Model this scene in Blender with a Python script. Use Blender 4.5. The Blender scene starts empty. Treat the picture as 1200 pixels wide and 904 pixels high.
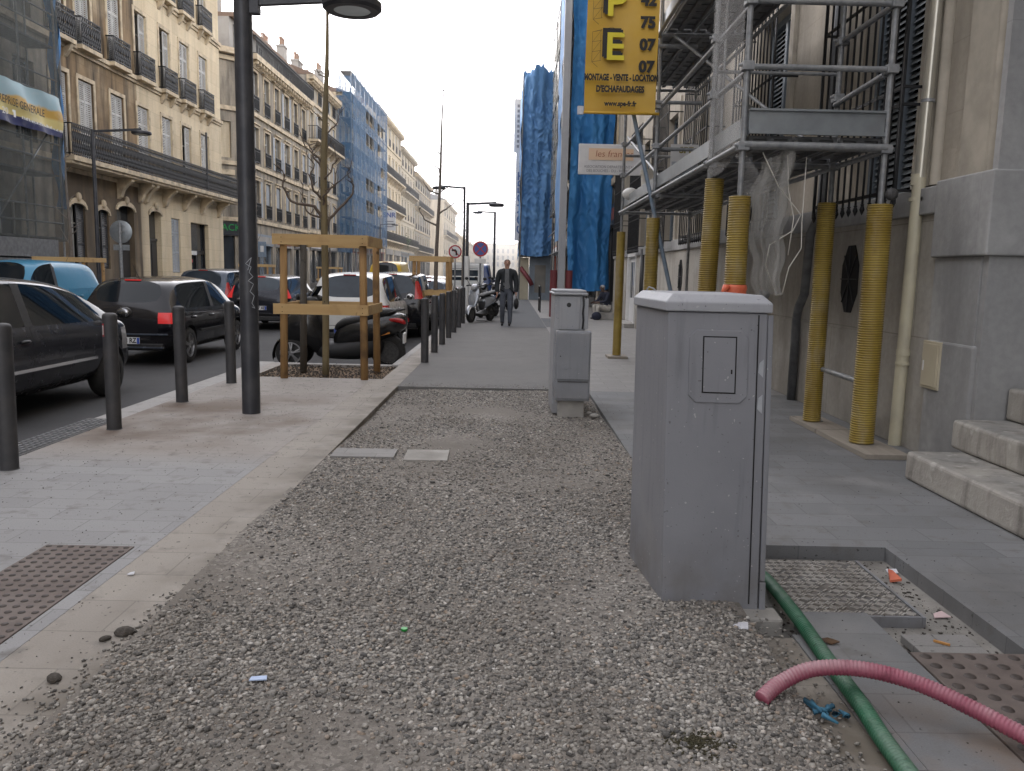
import bpy, bmesh, math, random
import numpy as np
from mathutils import Vector, Matrix, Euler, noise
random.seed(7)
R = math.radians
scn = bpy.context.scene
COL = scn.collection
RZ = -0.25            # level of the carriageway, a deep kerb below the pavement

# ------------------------------------------------------------------ objects
def tag(o, label=None, cat=None, group=None, kind=None):
    if label: o['label'] = label
    if cat: o['category'] = cat
    if group: o['group'] = group
    if kind: o['kind'] = kind
    return o

def thing(name, label, cat, loc=(0, 0, 0), rz=0, group=None):
    o = bpy.data.objects.new(name, None)
    COL.objects.link(o)
    o.location = loc
    o.rotation_euler = (0, 0, rz)
    o.empty_display_size = .2
    return tag(o, label, cat, group)

def root_of(o):
    while o.parent: o = o.parent
    return o

def link(name, me, parent=None):
    o = bpy.data.objects.new(name, me)
    COL.objects.link(o)
    if parent: o.parent = parent
    return o

def copy_tree(o, parent=None):
    c = o.copy()
    COL.objects.link(c)
    if parent: c.parent = parent
    for ch in [x for x in o.children]:
        copy_tree(ch, c)
    return c

class MB:
    """collects shapes, build() links them as one mesh object (vertices in world coordinates are brought to the root's frame)"""
    def __init__(s): s.v = []; s.f = []; s.m = []; s.mi = 0
    def add(s, vs, fs):
        b = len(s.v)
        s.v.extend([tuple(p) for p in vs])
        s.f.extend([tuple(i + b for i in f) for f in fs])
        s.m.extend([s.mi] * len(fs))
        return s
    def box(s, x0, x1, y0, y1, z0, z1):
        v = [(x, y, z) for x in (x0, x1) for y in (y0, y1) for z in (z0, z1)]
        return s.add(v, [(0,1,3,2),(4,6,7,5),(0,4,5,1),(2,3,7,6),(0,2,6,4),(1,5,7,3)])
    def obox(s, c, d, rot=(0, 0, 0)):
        M = Euler(rot).to_matrix(); c = Vector(c)
        v = [c + M @ Vector((x*d[0]/2, y*d[1]/2, z*d[2]/2)) for x in (-1,1) for y in (-1,1) for z in (-1,1)]
        return s.add(v, [(0,1,3,2),(4,6,7,5),(0,4,5,1),(2,3,7,6),(0,2,6,4),(1,5,7,3)])
    def bar(s, a, b, w, h=None, up=(0, 0, 1)):
        h = h or w
        a = Vector(a); b = Vector(b); d = (b - a)
        if d.length < 1e-6: return s
        d.normalize(); up = Vector(up)
        if abs(d.dot(up)) > .99: up = Vector((0, 1, 0))
        r = d.cross(up).normalized(); u = r.cross(d)
        v = []
        for p in (a, b):
            for i, j in ((-1,-1),(1,-1),(1,1),(-1,1)):
                v.append(p + r*i*w/2 + u*j*h/2)
        return s.add(v, [(3,2,1,0),(4,5,6,7),(0,1,5,4),(1,2,6,5),(2,3,7,6),(3,0,4,7)])
    def tube(s, pts, r, n=10, cap=True):
        pts = [Vector(p) for p in pts]
        rs = r if isinstance(r, (list, tuple)) else [r]*len(pts)
        rings = []; prev = None
        for i, p in enumerate(pts):
            d = (pts[min(i+1, len(pts)-1)] - pts[max(i-1, 0)])
            if d.length < 1e-9: d = Vector((0, 0, 1))
            d.normalize()
            if prev is None:
                a = Vector((1, 0, 0)) if abs(d.x) < .9 else Vector((0, 1, 0))
                a = (a - d*a.dot(d)).normalized()
            else:
                a = (prev - d*prev.dot(d)).normalized()
            prev = a; b = d.cross(a)
            rings.append([p + (a*math.cos(t) + b*math.sin(t))*rs[i] for t in [2*math.pi*k/n for k in range(n)]])
        v = [q for rg in rings for q in rg]; f = []
        for i in range(len(pts)-1):
            for k in range(n):
                k2 = (k+1) % n
                f.append((i*n+k, i*n+k2, (i+1)*n+k2, (i+1)*n+k))
        if cap:
            f.append(tuple(range(n-1, -1, -1)))
            f.append(tuple((len(pts)-1)*n + k for k in range(n)))
        return s.add(v, f)
    def cyl(s, a, b, r0, r1=None, n=16):
        return s.tube([a, b], [r0, r0 if r1 is None else r1], n)
    def lathe(s, prof, c=(0, 0, 0), axis='z', n=24, close=False):
        v = []; f = []
        for (r, h) in prof:
            for k in range(n):
                t = 2*math.pi*k/n
                x, y = r*math.cos(t), r*math.sin(t)
                p = {'z': (x, y, h), 'x': (h, x, y), 'y': (y, h, x)}[axis]
                v.append((c[0]+p[0], c[1]+p[1], c[2]+p[2]))
        m = len(prof)
        for i in range(m if close else m-1):
            j = (i+1) % m
            for k in range(n):
                k2 = (k+1) % n
                f.append((i*n+k, i*n+k2, j*n+k2, j*n+k))
        return s.add(v, f)
    def prism(s, poly, fn0, fn1):
        """poly: 2D points; fn0/fn1 map (a,b) to 3D for the two caps"""
        n = len(poly)
        v = [fn0(*p) for p in poly] + [fn1(*p) for p in poly]
        return s.add(v, [tuple(range(n-1, -1, -1)), tuple(range(n, 2*n))] +
                     [(i, (i+1) % n, n+(i+1) % n, n+i) for i in range(n)])
    def grid(s, fn, nu, nv):
        v = [fn(i/nu, j/nv) for i in range(nu+1) for j in range(nv+1)]
        w = nv+1
        return s.add(v, [(i*w+j, (i+1)*w+j, (i+1)*w+j+1, i*w+j+1) for i in range(nu) for j in range(nv)])
    def quad(s, a, b, c, d): return s.add([a, b, c, d], [(0, 1, 2, 3)])
    def ell(s, c, r, nu=10, nv=14):
        v = []; f = []
        for i in range(nu+1):
            a = math.pi*i/nu
            for k in range(nv):
                t = 2*math.pi*k/nv
                v.append((c[0]+r[0]*math.sin(a)*math.cos(t), c[1]+r[1]*math.sin(a)*math.sin(t), c[2]+r[2]*math.cos(a)))
        for i in range(nu):
            for k in range(nv):
                k2 = (k+1) % nv
                f.append((i*nv+k, (i+1)*nv+k, (i+1)*nv+k2, i*nv+k2))
        return s.add(v, f)
    def build(s, name, mat, parent=None, smooth=False, bevel=0, seg=2, auto=None, fixn=True):
        me = bpy.data.meshes.new(name)
        off = Vector((0, 0, 0))
        if parent: off = root_of(parent).location
        me.from_pydata([(p[0]-off.x, p[1]-off.y, p[2]-off.z) for p in s.v], [], s.f)
        for m in (mat if isinstance(mat, (list, tuple)) else [mat]): me.materials.append(m)
        if len(me.materials) > 1: me.polygons.foreach_set('material_index', s.m)
        if fixn:
            bm = bmesh.new(); bm.from_mesh(me)
            bmesh.ops.recalc_face_normals(bm, faces=bm.faces); bm.to_mesh(me); bm.free()
        if smooth or auto:
            me.polygons.foreach_set('use_smooth', [True]*len(me.polygons))
            if auto: me.set_sharp_from_angle(angle=R(auto))
        me.update()
        o = link(name, me, parent)
        if bevel:
            b = o.modifiers.new('bevel', 'BEVEL'); b.width = bevel; b.segments = seg
            b.limit_method = 'ANGLE'; b.angle_limit = R(35)
        return o

# ------------------------------------------------------------------ materials
def _n(nt, t, **k):
    n = nt.nodes.new(t)
    for a, b in k.items():
        if a.startswith('i_'): n.inputs[a[2:].replace('_', ' ')].default_value = b
        else: setattr(n, a, b)
    return n

def rgb(c): return (c[0], c[1], c[2], 1)

class MT:
    """small wrapper round a node tree with the usual chain: colour layers, then bump"""
    def __init__(s, name, rough=.7, metal=0., spec=.5, coat=0.):
        s.m = bpy.data.materials.new(name); s.m.use_nodes = True
        s.nt = s.m.node_tree; s.b = s.nt.nodes['Principled BSDF']
        s.b.inputs['Roughness'].default_value = rough
        s.b.inputs['Metallic'].default_value = metal
        s.b.inputs['Specular IOR Level'].default_value = spec
        s.b.inputs['Coat Weight'].default_value = coat
        s.b.inputs['Coat Roughness'].default_value = .05
        s.col = None; s.h = None
        s.geo = s.nt.nodes.new('ShaderNodeNewGeometry')
        s.pos = s.geo.outputs['Position']
    def L(s, a, b): s.nt.links.new(a, b)
    def mapped(s, scale=(1, 1, 1), rot=(0, 0, 0), src=None, loc=(0, 0, 0)):
        m = _n(s.nt, 'ShaderNodeMapping'); m.inputs['Scale'].default_value = scale
        m.inputs['Rotation'].default_value = rot; m.inputs['Location'].default_value = loc
        s.L(src or s.pos, m.inputs['Vector']); return m.outputs[0]
    def noise(s, scale, detail=4, vec=None, rough=.55, lo=.35, hi=.65):
        n = _n(s.nt, 'ShaderNodeTexNoise'); n.inputs['Scale'].default_value = scale
        n.inputs['Detail'].default_value = detail; n.inputs['Roughness'].default_value = rough
        s.L(vec or s.pos, n.inputs['Vector'])
        return s.rng(n.outputs['Fac'], lo, hi)
    def rng(s, x, lo, hi, a=0, b=1, smooth=False):
        r = _n(s.nt, 'ShaderNodeMapRange'); r.clamp = True
        if smooth: r.interpolation_type = 'SMOOTHSTEP'
        for k, v in zip(('From Min', 'From Max', 'To Min', 'To Max'), (lo, hi, a, b)): r.inputs[k].default_value = v
        s.L(x, r.inputs['Value']); return r.outputs['Result']
    def axis(s, i):
        n = _n(s.nt, 'ShaderNodeSeparateXYZ'); s.L(s.pos, n.inputs[0]); return n.outputs[i]
    def math(s, op, a, b=0):
        n = _n(s.nt, 'ShaderNodeMath', operation=op)
        for i, x in enumerate((a, b)):
            if isinstance(x, (int, float)): n.inputs[i].default_value = x
            else: s.L(x, n.inputs[i])
        return n.outputs[0]
    def island(s): return s.geo.outputs['Random Per Island']
    def mix(s, fac, c, mode='MIX'):
        """lay colour c over what is there"""
        n = _n(s.nt, 'ShaderNodeMix', data_type='RGBA', blend_type=mode)
        if isinstance(fac, (int, float)): n.inputs[0].default_value = fac
        else: s.L(fac, n.inputs[0])
        if isinstance(s.col, tuple): n.inputs[6].default_value = rgb(s.col)
        else: s.L(s.col, n.inputs[6])
        if isinstance(c, tuple): n.inputs[7].default_value = rgb(c)
        else: s.L(c, n.inputs[7])
        s.col = n.outputs[2]; return s
    def ramp(s, fac, stops):
        r = _n(s.nt, 'ShaderNodeValToRGB'); e = r.color_ramp.elements
        while len(e) < len(stops): e.new(.5)
        for k, (p, c) in zip(e, stops): k.position = p; k.color = rgb(c)
        s.L(fac, r.inputs[0]); return r.outputs[0]
    def brick(s, w, h, mortar=.006, off=.5, rot=(0, 0, 0), c1=(1, 1, 1), c2=(.8, .8, .8), mc=(.4, .4, .4), loc=(0, 0, 0)):
        b = _n(s.nt, 'ShaderNodeTexBrick'); b.offset = off
        s.L(s.mapped(rot=rot, loc=loc), b.inputs['Vector'])
        for k, v in (('Color1', rgb(c1)), ('Color2', rgb(c2)), ('Mortar', rgb(mc)), ('Scale', 1.0), ('Mortar Size', mortar),
                     ('Mortar Smooth', .2), ('Brick Width', w), ('Row Height', h), ('Bias', 0.)): b.inputs[k].default_value = v
        return b
    def bump(s, h, st=.3, dist=.01):
        n = _n(s.nt, 'ShaderNodeBump'); n.inputs['Strength'].default_value = st; n.inputs['Distance'].default_value = dist
        s.L(h, n.inputs['Height'])
        if s.h is not None: s.L(s.h, n.inputs['Normal'])
        s.h = n.outputs[0]; return s
    def roughness(s, fac, a, b): s.L(s.rng(fac, 0, 1, a, b), s.b.inputs['Roughness']); return s
    def done(s):
        if isinstance(s.col, tuple): s.b.inputs['Base Color'].default_value = rgb(s.col)
        else: s.L(s.col, s.b.inputs['Base Color'])
        if s.h is not None: s.L(s.h, s.b.inputs['Normal'])
        return s.m

def dusty(name, c, c2, dust, rough):
    t = MT(name, rough); t.col = c; t.mix(t.noise(9), c2)
    up = _n(t.nt, 'ShaderNodeSeparateXYZ'); t.L(t.geo.outputs['Normal'], up.inputs[0])
    f = t.math('MULTIPLY', t.rng(up.outputs[2], -.1, .95), t.noise(6, 6, lo=.36, hi=.64)); t.mix(t.math('MULTIPLY', f, .6), dust)
    t.mix(t.math('MULTIPLY', t.noise(30, 4, lo=.56, hi=.66), .4), tuple(x*.4 for x in c))
    return t.done()

def pm(name, c, c2=None, scale=6, rough=.7, metal=0., bump=0., bscale=None, spec=.5, coat=0., dirt=None, dscale=2., damt=.5):
    t = MT(name, rough, metal, spec, coat); t.col = tuple(c)
    if c2: t.mix(t.noise(scale), tuple(c2))
    if dirt:
        n = t.noise(dscale, 6, lo=.45, hi=.7); t.mix(t.math('MULTIPLY', n, damt), tuple(dirt))
    if bump: t.bump(t.noise(bscale or scale*6, 5, lo=0, hi=1), bump, .01)
    return t.done()

M = {}
# -- ground
def m_pavers(name, base, alt, warm=False, w=.46, h=.2, dark=.5, dirt=False, edge=False):
    t = MT(name, .75)
    b = t.brick(w, h, .004, .5, c1=base, c2=alt, mc=tuple(x*.62 for x in base))
    t.col = b.outputs['Color']
    t.mix(t.math('MULTIPLY', t.noise(1.3, 5), .22), tuple(x*.72 for x in base))
    sp = t.noise(150, 2, lo=.52, hi=.7); t.mix(t.math('MULTIPLY', sp, .35), tuple(x*.5 for x in base))
    sp2 = t.noise(210, 2, lo=.6, hi=.75); t.mix(t.math('MULTIPLY', sp2, .4), tuple(min(1, x*1.5) for x in base))
    if warm:
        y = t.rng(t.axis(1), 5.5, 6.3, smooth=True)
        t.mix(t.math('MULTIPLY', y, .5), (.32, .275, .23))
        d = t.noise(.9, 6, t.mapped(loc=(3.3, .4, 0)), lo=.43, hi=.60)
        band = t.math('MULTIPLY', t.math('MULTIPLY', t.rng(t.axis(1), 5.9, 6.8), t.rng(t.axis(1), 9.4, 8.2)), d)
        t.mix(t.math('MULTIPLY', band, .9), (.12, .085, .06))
    if edge:
        eg = t.math('MULTIPLY', t.math('ADD', t.rng(t.axis(0), -1.66, -1.37), t.rng(t.axis(1), 3.2, 1.6, 0, .7)), t.noise(3.2, 6, lo=.33, hi=.62)); t.mix(t.math('MULTIPLY', eg, .85), (.125, .108, .085))
    if dirt:
        dd = t.noise(.8, 6, t.mapped(loc=(1.7, 2.2, 0)), lo=.50, hi=.66); t.mix(t.math('MULTIPLY', dd, .6), (.105, .102, .098))
        lt = t.noise(1.6, 6, t.mapped(loc=(6, 1, 0)), lo=.55, hi=.7); t.mix(t.math('MULTIPLY', lt, .4), (.27, .265, .256))
        ru = t.math('MULTIPLY', t.rng(t.axis(1), 2.75, 2.2), t.noise(2.4, 6, lo=.38, hi=.6)); t.mix(t.math('MULTIPLY', ru, .75), (.21, .145, .095))
    d2 = t.noise(7, 6, lo=.56, hi=.75); t.mix(t.math('MULTIPLY', d2, dark), (.12, .11, .1))
    spots = t.noise(42, 1, lo=.70, hi=.74); t.mix(t.math('MULTIPLY', spots, .8), (.05, .048, .045))
    t.bump(b.outputs['Fac'], -.35, .006); t.bump(t.noise(90, 4, lo=0, hi=1), .12, .004)
    return t.done()
M['paver'] = m_pavers('granite pavers', (.285, .285, .286), (.242, .242, .244), warm=True, dark=.75)
M['paver_far'] = m_pavers('pale pavers', (.25, .243, .232), (.215, .208, .20), w=.5, h=.22)
M['paver_r'] = m_pavers('blue grey pavers', (.19, .194, .198), (.152, .156, .16), w=.52, h=.24, dark=.75, dirt=True)
M['band'] = m_pavers('pinkish stone border', (.315, .288, .252), (.275, .25, .22), w=.62, h=.30, dark=.7, edge=True)
M['kerb'] = m_pavers('pale kerb stone', (.35, .34, .325), (.31, .30, .29), w=.9, h=1.2)
def m_asphalt(name, c, patch):
    t = MT(name, .85); t.col = c
    t.mix(t.math('MULTIPLY', t.noise(.7, 5), .6), patch)
    t.mix(t.math('MULTIPLY', t.noise(3.1, 6, lo=.5, hi=.7), .35), tuple(x*.6 for x in c))
    t.mix(t.math('MULTIPLY', t.noise(70, 3, lo=.55, hi=.68), .35), tuple(min(1, x*1.7) for x in c))
    t.mix(t.math('MULTIPLY', t.noise(220, 2, lo=.5, hi=.7), .5), tuple(min(1, x*1.9) for x in c))
    t.bump(t.noise(160, 3, lo=0, hi=1), .4, .004)
    return t.done()
M['road'] = m_asphalt('road asphalt', (.035, .035, .037), (.05, .05, .052))
M['path_asphalt'] = m_asphalt('worn asphalt', (.115, .113, .11), (.15, .145, .138))
M['dark_asphalt'] = m_asphalt('fresh asphalt', (.07, .074, .079), (.09, .094, .098))
def m_gravelbed():
    t = MT('gravel bed', .9); t.col = (.165, .148, .128)
    v = _n(t.nt, 'ShaderNodeTexVoronoi'); v.inputs['Scale'].default_value = 62.; t.L(t.pos, v.inputs['Vector'])
    bw = _n(t.nt, 'ShaderNodeSeparateColor'); t.L(v.outputs['Color'], bw.inputs[0])
    c = t.ramp(bw.outputs[0], [(0, (.10, .092, .083)), (.35, (.19, .175, .155)), (.7, (.27, .25, .225)), (1, (.40, .375, .335))])
    t.mix(t.math('MULTIPLY', t.noise(1.1, 5, lo=.62, hi=.4), .7), c)
    t.mix(t.math('MULTIPLY', t.noise(300, 2, lo=.45, hi=.7), .35), (.09, .08, .07))
    d = t.noise(2.2, 6, t.mapped(loc=(5, 1, 0)), lo=.52, hi=.7); t.mix(t.math('MULTIPLY', d, .45), (.115, .098, .08))
    t.bump(t.math('MULTIPLY', v.outputs['Distance'], 1.), -.9, .018); t.bump(t.noise(140, 4, lo=0, hi=1), .6, .008)
    return t.done()
M['gravelbed'] = m_gravelbed()
def m_stones():
    t = MT('crushed stones', .85)
    t.col = t.ramp(t.island(), [(0, (.055, .054, .053)), (.2, (.125, .121, .114)), (.42, (.22, .21, .193)), (.65, (.335, .318, .288)), (.86, (.45, .425, .382)), (.93, (.30, .23, .17)), (1, (.64, .62, .585))])
    t.mix(t.math('MULTIPLY', t.noise(1.2, 5, lo=.46, hi=.66), .38), (.125, .108, .087))
    t.mix(t.math('MULTIPLY', t.noise(90, 3), .3), (.12, .11, .1))
    t.bump(t.noise(240, 3, lo=0, hi=1), .4, .003)
    return t.done()
M['stones'] = m_stones()
M['soil'] = pm('mulch soil', (.13, .088, .055), (.21, .15, .1), 22, .95, bump=.9, bscale=70)
M['sand'] = pm('dusty sand', (.19, .182, .165), (.26, .248, .226), 9, .95, bump=.6, bscale=60, dirt=(.1, .09, .08), dscale=5)
M['stud'] = pm('dark worn studs', (.045, .036, .032), (.07, .055, .048), 25, .6)
M['tactile'] = pm('brown cast paving', (.105, .084, .074), (.14, .112, .098), 14, .75, bump=.2, bscale=90, dirt=(.24, .21, .19), dscale=3, damt=.35)
M['iron_dark'] = pm('dark cast iron', (.05, .05, .052), (.09, .088, .085), 30, .6, .3, bump=.2)
M['tread'] = pm('polished steel tread', (.44, .42, .39), (.33, .31, .28), 7, .55, .25, dirt=(.13, .12, .11), dscale=5, damt=.55)
M['cover'] = pm('worn steel plate', (.20, .195, .19), (.11, .105, .10), 9, .55, .55, bump=.25, bscale=60, dirt=(.22, .18, .13), dscale=4)
M['concrete'] = pm('concrete', (.30, .29, .27), (.38, .365, .34), 6, .9, bump=.35, bscale=50, dirt=(.15, .14, .12))
# -- metal, paint
M['galv'] = pm('galvanised steel', (.20, .21, .22), (.29, .30, .31), 18, .5, .4, bump=.08, dirt=(.42, .42, .40), dscale=16, damt=.3)
M['galv_dark'] = pm('dull scaffold plank', (.12, .125, .13), (.19, .195, .2), 9, .65, .3, bump=.15)
M['alu'] = pm('pale aluminium', (.30, .325, .34), (.25, .27, .285), 8, .38, .5, dirt=(.25, .25, .25), dscale=6, damt=.3)
M['bluesteel'] = pm('blue grey painted tube', (.17, .23, .30), (.24, .29, .35), 10, .45, .25)
M['bollard'] = pm('anthracite paint', (.042, .043, .047), (.058, .058, .062), 9, .55, .2, bump=.1, bscale=120, dirt=(.12, .11, .10), dscale=6, damt=.3)
M['lamp_paint'] = pm('charcoal lamp paint', (.04, .042, .05), (.055, .057, .064), 5, .45, .25, bump=.05, dirt=(.1, .1, .1), dscale=5, damt=.25)
M['lens'] = pm('frosted lamp glass', (.55, .62, .62), None, rough=.25, spec=.6)
def m_cab(name, base, alt):
    t = MT(name, .55, 0, .45); t.col = base
    t.mix(t.noise(2.2, 5), alt)
    st = t.noise(3, 5, t.mapped((9, 9, .7)), lo=.55, hi=.75); t.mix(t.math('MULTIPLY', st, .38), tuple(x*.55 for x in base))
    sm = t.noise(1.7, 6, t.mapped((1, 1, 1), loc=(2.2, 0, 1.3)), lo=.58, hi=.72); t.mix(t.math('MULTIPLY', sm, .3), (.34, .335, .33))
    low = t.math('MULTIPLY', t.rng(t.axis(2), .34, .0), t.noise(6, 5, lo=.35, hi=.65)); t.mix(t.math('MULTIPLY', low, .6), (.13, .115, .10))
    sp = t.noise(75, 1, lo=.735, hi=.75); t.mix(t.math('MULTIPLY', sp, .7), (.09, .09, .095))
    sp = t.noise(55, 1, t.mapped(loc=(4, 4, 4)), lo=.75, hi=.765); t.mix(t.math('MULTIPLY', sp, .6), (.5, .5, .5))
    t.bump(t.noise(130, 3, lo=0, hi=1), .13, .004)
    return t.done()
M['cabinet'] = m_cab('grey cabinet polyester', (.215, .222, .244), (.25, .257, .28))
M['cab_lid'] = m_cab('pale cabinet lid', (.30, .312, .345), (.35, .36, .385))
M['cab_light'] = m_cab('light grey cabinet paint', (.33, .34, .36), (.29, .30, .32))
M['cab_door'] = m_cab('mid grey meter box', (.25, .26, .28), (.21, .22, .24))
M['patch'] = pm('pale repair paint', (.42, .44, .47), (.36, .38, .41), 20, .7)
M['black'] = pm('black rubber', (.012, .012, .013), (.02, .02, .02), 12, .75)
M['blackplastic'] = pm('black plastic', (.014, .014, .015), (.02, .02, .021), 20, .5)
M['gloss_black'] = pm('black gloss paint', (.008, .008, .009), rough=.22, coat=.7)
M['slot'] = pm('dark gap', (.01, .01, .01), rough=.9)
M['wrought'] = pm('black ironwork', (.012, .013, .015), (.022, .023, .026), 12, .5, .3)
M['white'] = pm('white paint', (.72, .72, .70), (.62, .62, .60), 5, .5, dirt=(.45, .43, .4), dscale=4, damt=.35)
M['red'] = pm('red paint', (.42, .03, .035), (.35, .03, .04), 4, .5)
M['maroon'] = pm('dull maroon plastic', (.17, .03, .035), (.13, .025, .03), 4, .6)
M['blue_sign'] = pm('blue sign enamel', (.05, .09, .32), rough=.4)
def m_sleeve():
    t = MT('yellow corrugated pipe', .5); t.col = (.42, .31, .065)
    t.mix(t.noise(3, 5), (.30, .205, .03))
    st = t.noise(7, 6, t.mapped((1, 1, .35)), lo=.53, hi=.7); t.mix(t.math('MULTIPLY', st, .6), (.42, .36, .24)); gr = t.noise(4, 6, t.mapped((1, 1, .5), loc=(7, 3, 1)), lo=.55, hi=.72); t.mix(t.math('MULTIPLY', gr, .5), (.16, .11, .03))
    gz = t.math('SINE', t.math('MULTIPLY', t.axis(2), 2*math.pi/.02), 0)
    t.mix(t.rng(gz, -.1, -.9, 0, .72), (.09, .06, .01))
    return t.done()
M['sleeve'] = m_sleeve()
M['timber'] = None
def m_wood(name, a, b, dark, ax):
    t = MT(name, .8); t.col = a
    sc = [14, 14, 14]; sc[ax] = .9
    t.mix(t.noise(1.6, 6, t.mapped(tuple(sc)), lo=.3, hi=.7), b)
    t.mix(t.math('MULTIPLY', t.noise(2.4, 5, lo=.56, hi=.7), .75), dark)
    k = t.noise(9, 2, lo=.71, hi=.76); t.mix(t.math('MULTIPLY', k, .8), tuple(x*.4 for x in dark))
    t.bump(t.noise(4, 5, t.mapped(tuple(x*3 for x in sc)), lo=0, hi=1), .25, .004)
    return t.done()
M['post_wood'] = m_wood('barked timber post', (.36, .22, .09), (.26, .145, .055), (.11, .065, .035), 2)
M['post_grey'] = m_wood('weathered timber post', (.11, .10, .085), (.075, .068, .058), (.05, .045, .04), 2)
M['plank_wood'] = m_wood('new softwood plank', (.52, .36, .17), (.46, .30, .13), (.33, .20, .09), 0)
M['pad_wood'] = m_wood('grey sole board', (.30, .27, .225), (.24, .21, .175), (.14, .125, .11), 1)
M['bark'] = m_wood('smooth young bark', (.21, .165, .085), (.155, .125, .07), (.10, .085, .06), 2)
M['bark_far'] = pm('grey bark', (.12, .10, .085), (.16, .14, .12), 15, .9)
M['twig'] = pm('brown twig', (.10, .075, .06), (.14, .11, .085), 15, .9)
# -- cloth, plastic
def m_tarp(name, a, b, trans=0.):
    t = MT(name, .62, 0, .3); t.col = a
    t.mix(t.noise(.9, 3), b)
    cr = t.noise(5, 6, t.mapped((1.6, 1.6, .8)), lo=.60, hi=.66); t.mix(t.math('MULTIPLY', cr, .18), tuple(min(1, x*1.6+.04) for x in a))
    t.bump(t.noise(2.2, 5, t.mapped((1.6, 1.6, .45)), lo=0, hi=1), .7, .05)
    return t.done()
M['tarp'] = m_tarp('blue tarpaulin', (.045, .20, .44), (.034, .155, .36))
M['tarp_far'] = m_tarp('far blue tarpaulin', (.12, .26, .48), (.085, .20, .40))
def m_net(name, col, op, st=(1, 1, 1)):
    t = MT(name, .8); t.col = col; t.mix(t.noise(1.2, 5), tuple(x*.7 for x in col))
    a = t.noise(2.2, 5, t.mapped(st), lo=.2, hi=.8)
    t.L(t.rng(a, 0, 1, op*.8, min(1, op*1.2)), t.b.inputs['Alpha'])
    return t.done()
M['net_grey'] = m_net('grey scaffold net', (.075, .082, .076), .66)
M['net_blue'] = m_net('blue scaffold net', (.04, .14, .28), .58)
M['net_pale'] = m_net('pale debris net', (.52, .515, .50), .30, (.5, .5, .2))
M['net_pale2'] = m_net('bunched pale net', (.52, .51, .48), .33, (2, 2, .3))
M['banner_y'] = pm('yellow banner cloth', (.62, .37, .03), (.55, .32, .025), 2.2, .55, dirt=(.66, .45, .14), dscale=1.4, damt=.4)
M['banner_dk'] = pm('banner black print', (.012, .012, .012), rough=.6)
M['banner_ye'] = pm('banner bright yellow print', (.72, .60, .03), rough=.6)
M['sign_white'] = pm('white sign panel', (.66, .66, .66), (.6, .6, .61), 3, .4, dirt=(.45, .45, .46), dscale=8, damt=.3)
M['sign_peach'] = pm('peach print', (.72, .52, .36), rough=.5)
M['sign_rust'] = pm('rust red print', (.33, .075, .045), rough=.5)
M['sign_grey'] = pm('grey print', (.22, .22, .24), rough=.5)
M['hose_green'] = dusty('green hose', (.012, .095, .045), (.02, .13, .065), (.17, .24, .19), .55)
M['hose_red'] = dusty('dusty pink hose', (.33, .085, .13), (.27, .06, .10), (.52, .40, .41), .6)
M['ribbon'] = pm('orange tape', (.75, .17, .08), (.62, .12, .06), 20, .5)
M['tile_red'] = pm('orange tile shard', (.62, .17, .09), (.5, .13, .08), 30, .8)
M['paper'] = pm('litter paper', (.62, .63, .66), (.5, .5, .54), 40, .7)
M['blue_rag'] = pm('blue rag', (.06, .20, .30), (.04, .13, .2), 30, .85)
M['leaf'] = pm('dead leaf', (.13, .075, .035), (.07, .04, .025), 30, .8)
M['clod'] = pm('dark clod', (.05, .043, .036), (.09, .08, .07), 40, .95, bump=.6)
M['bucket'] = pm('white bucket plastic', (.66, .64, .58), (.55, .52, .46), 8, .5)
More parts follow.
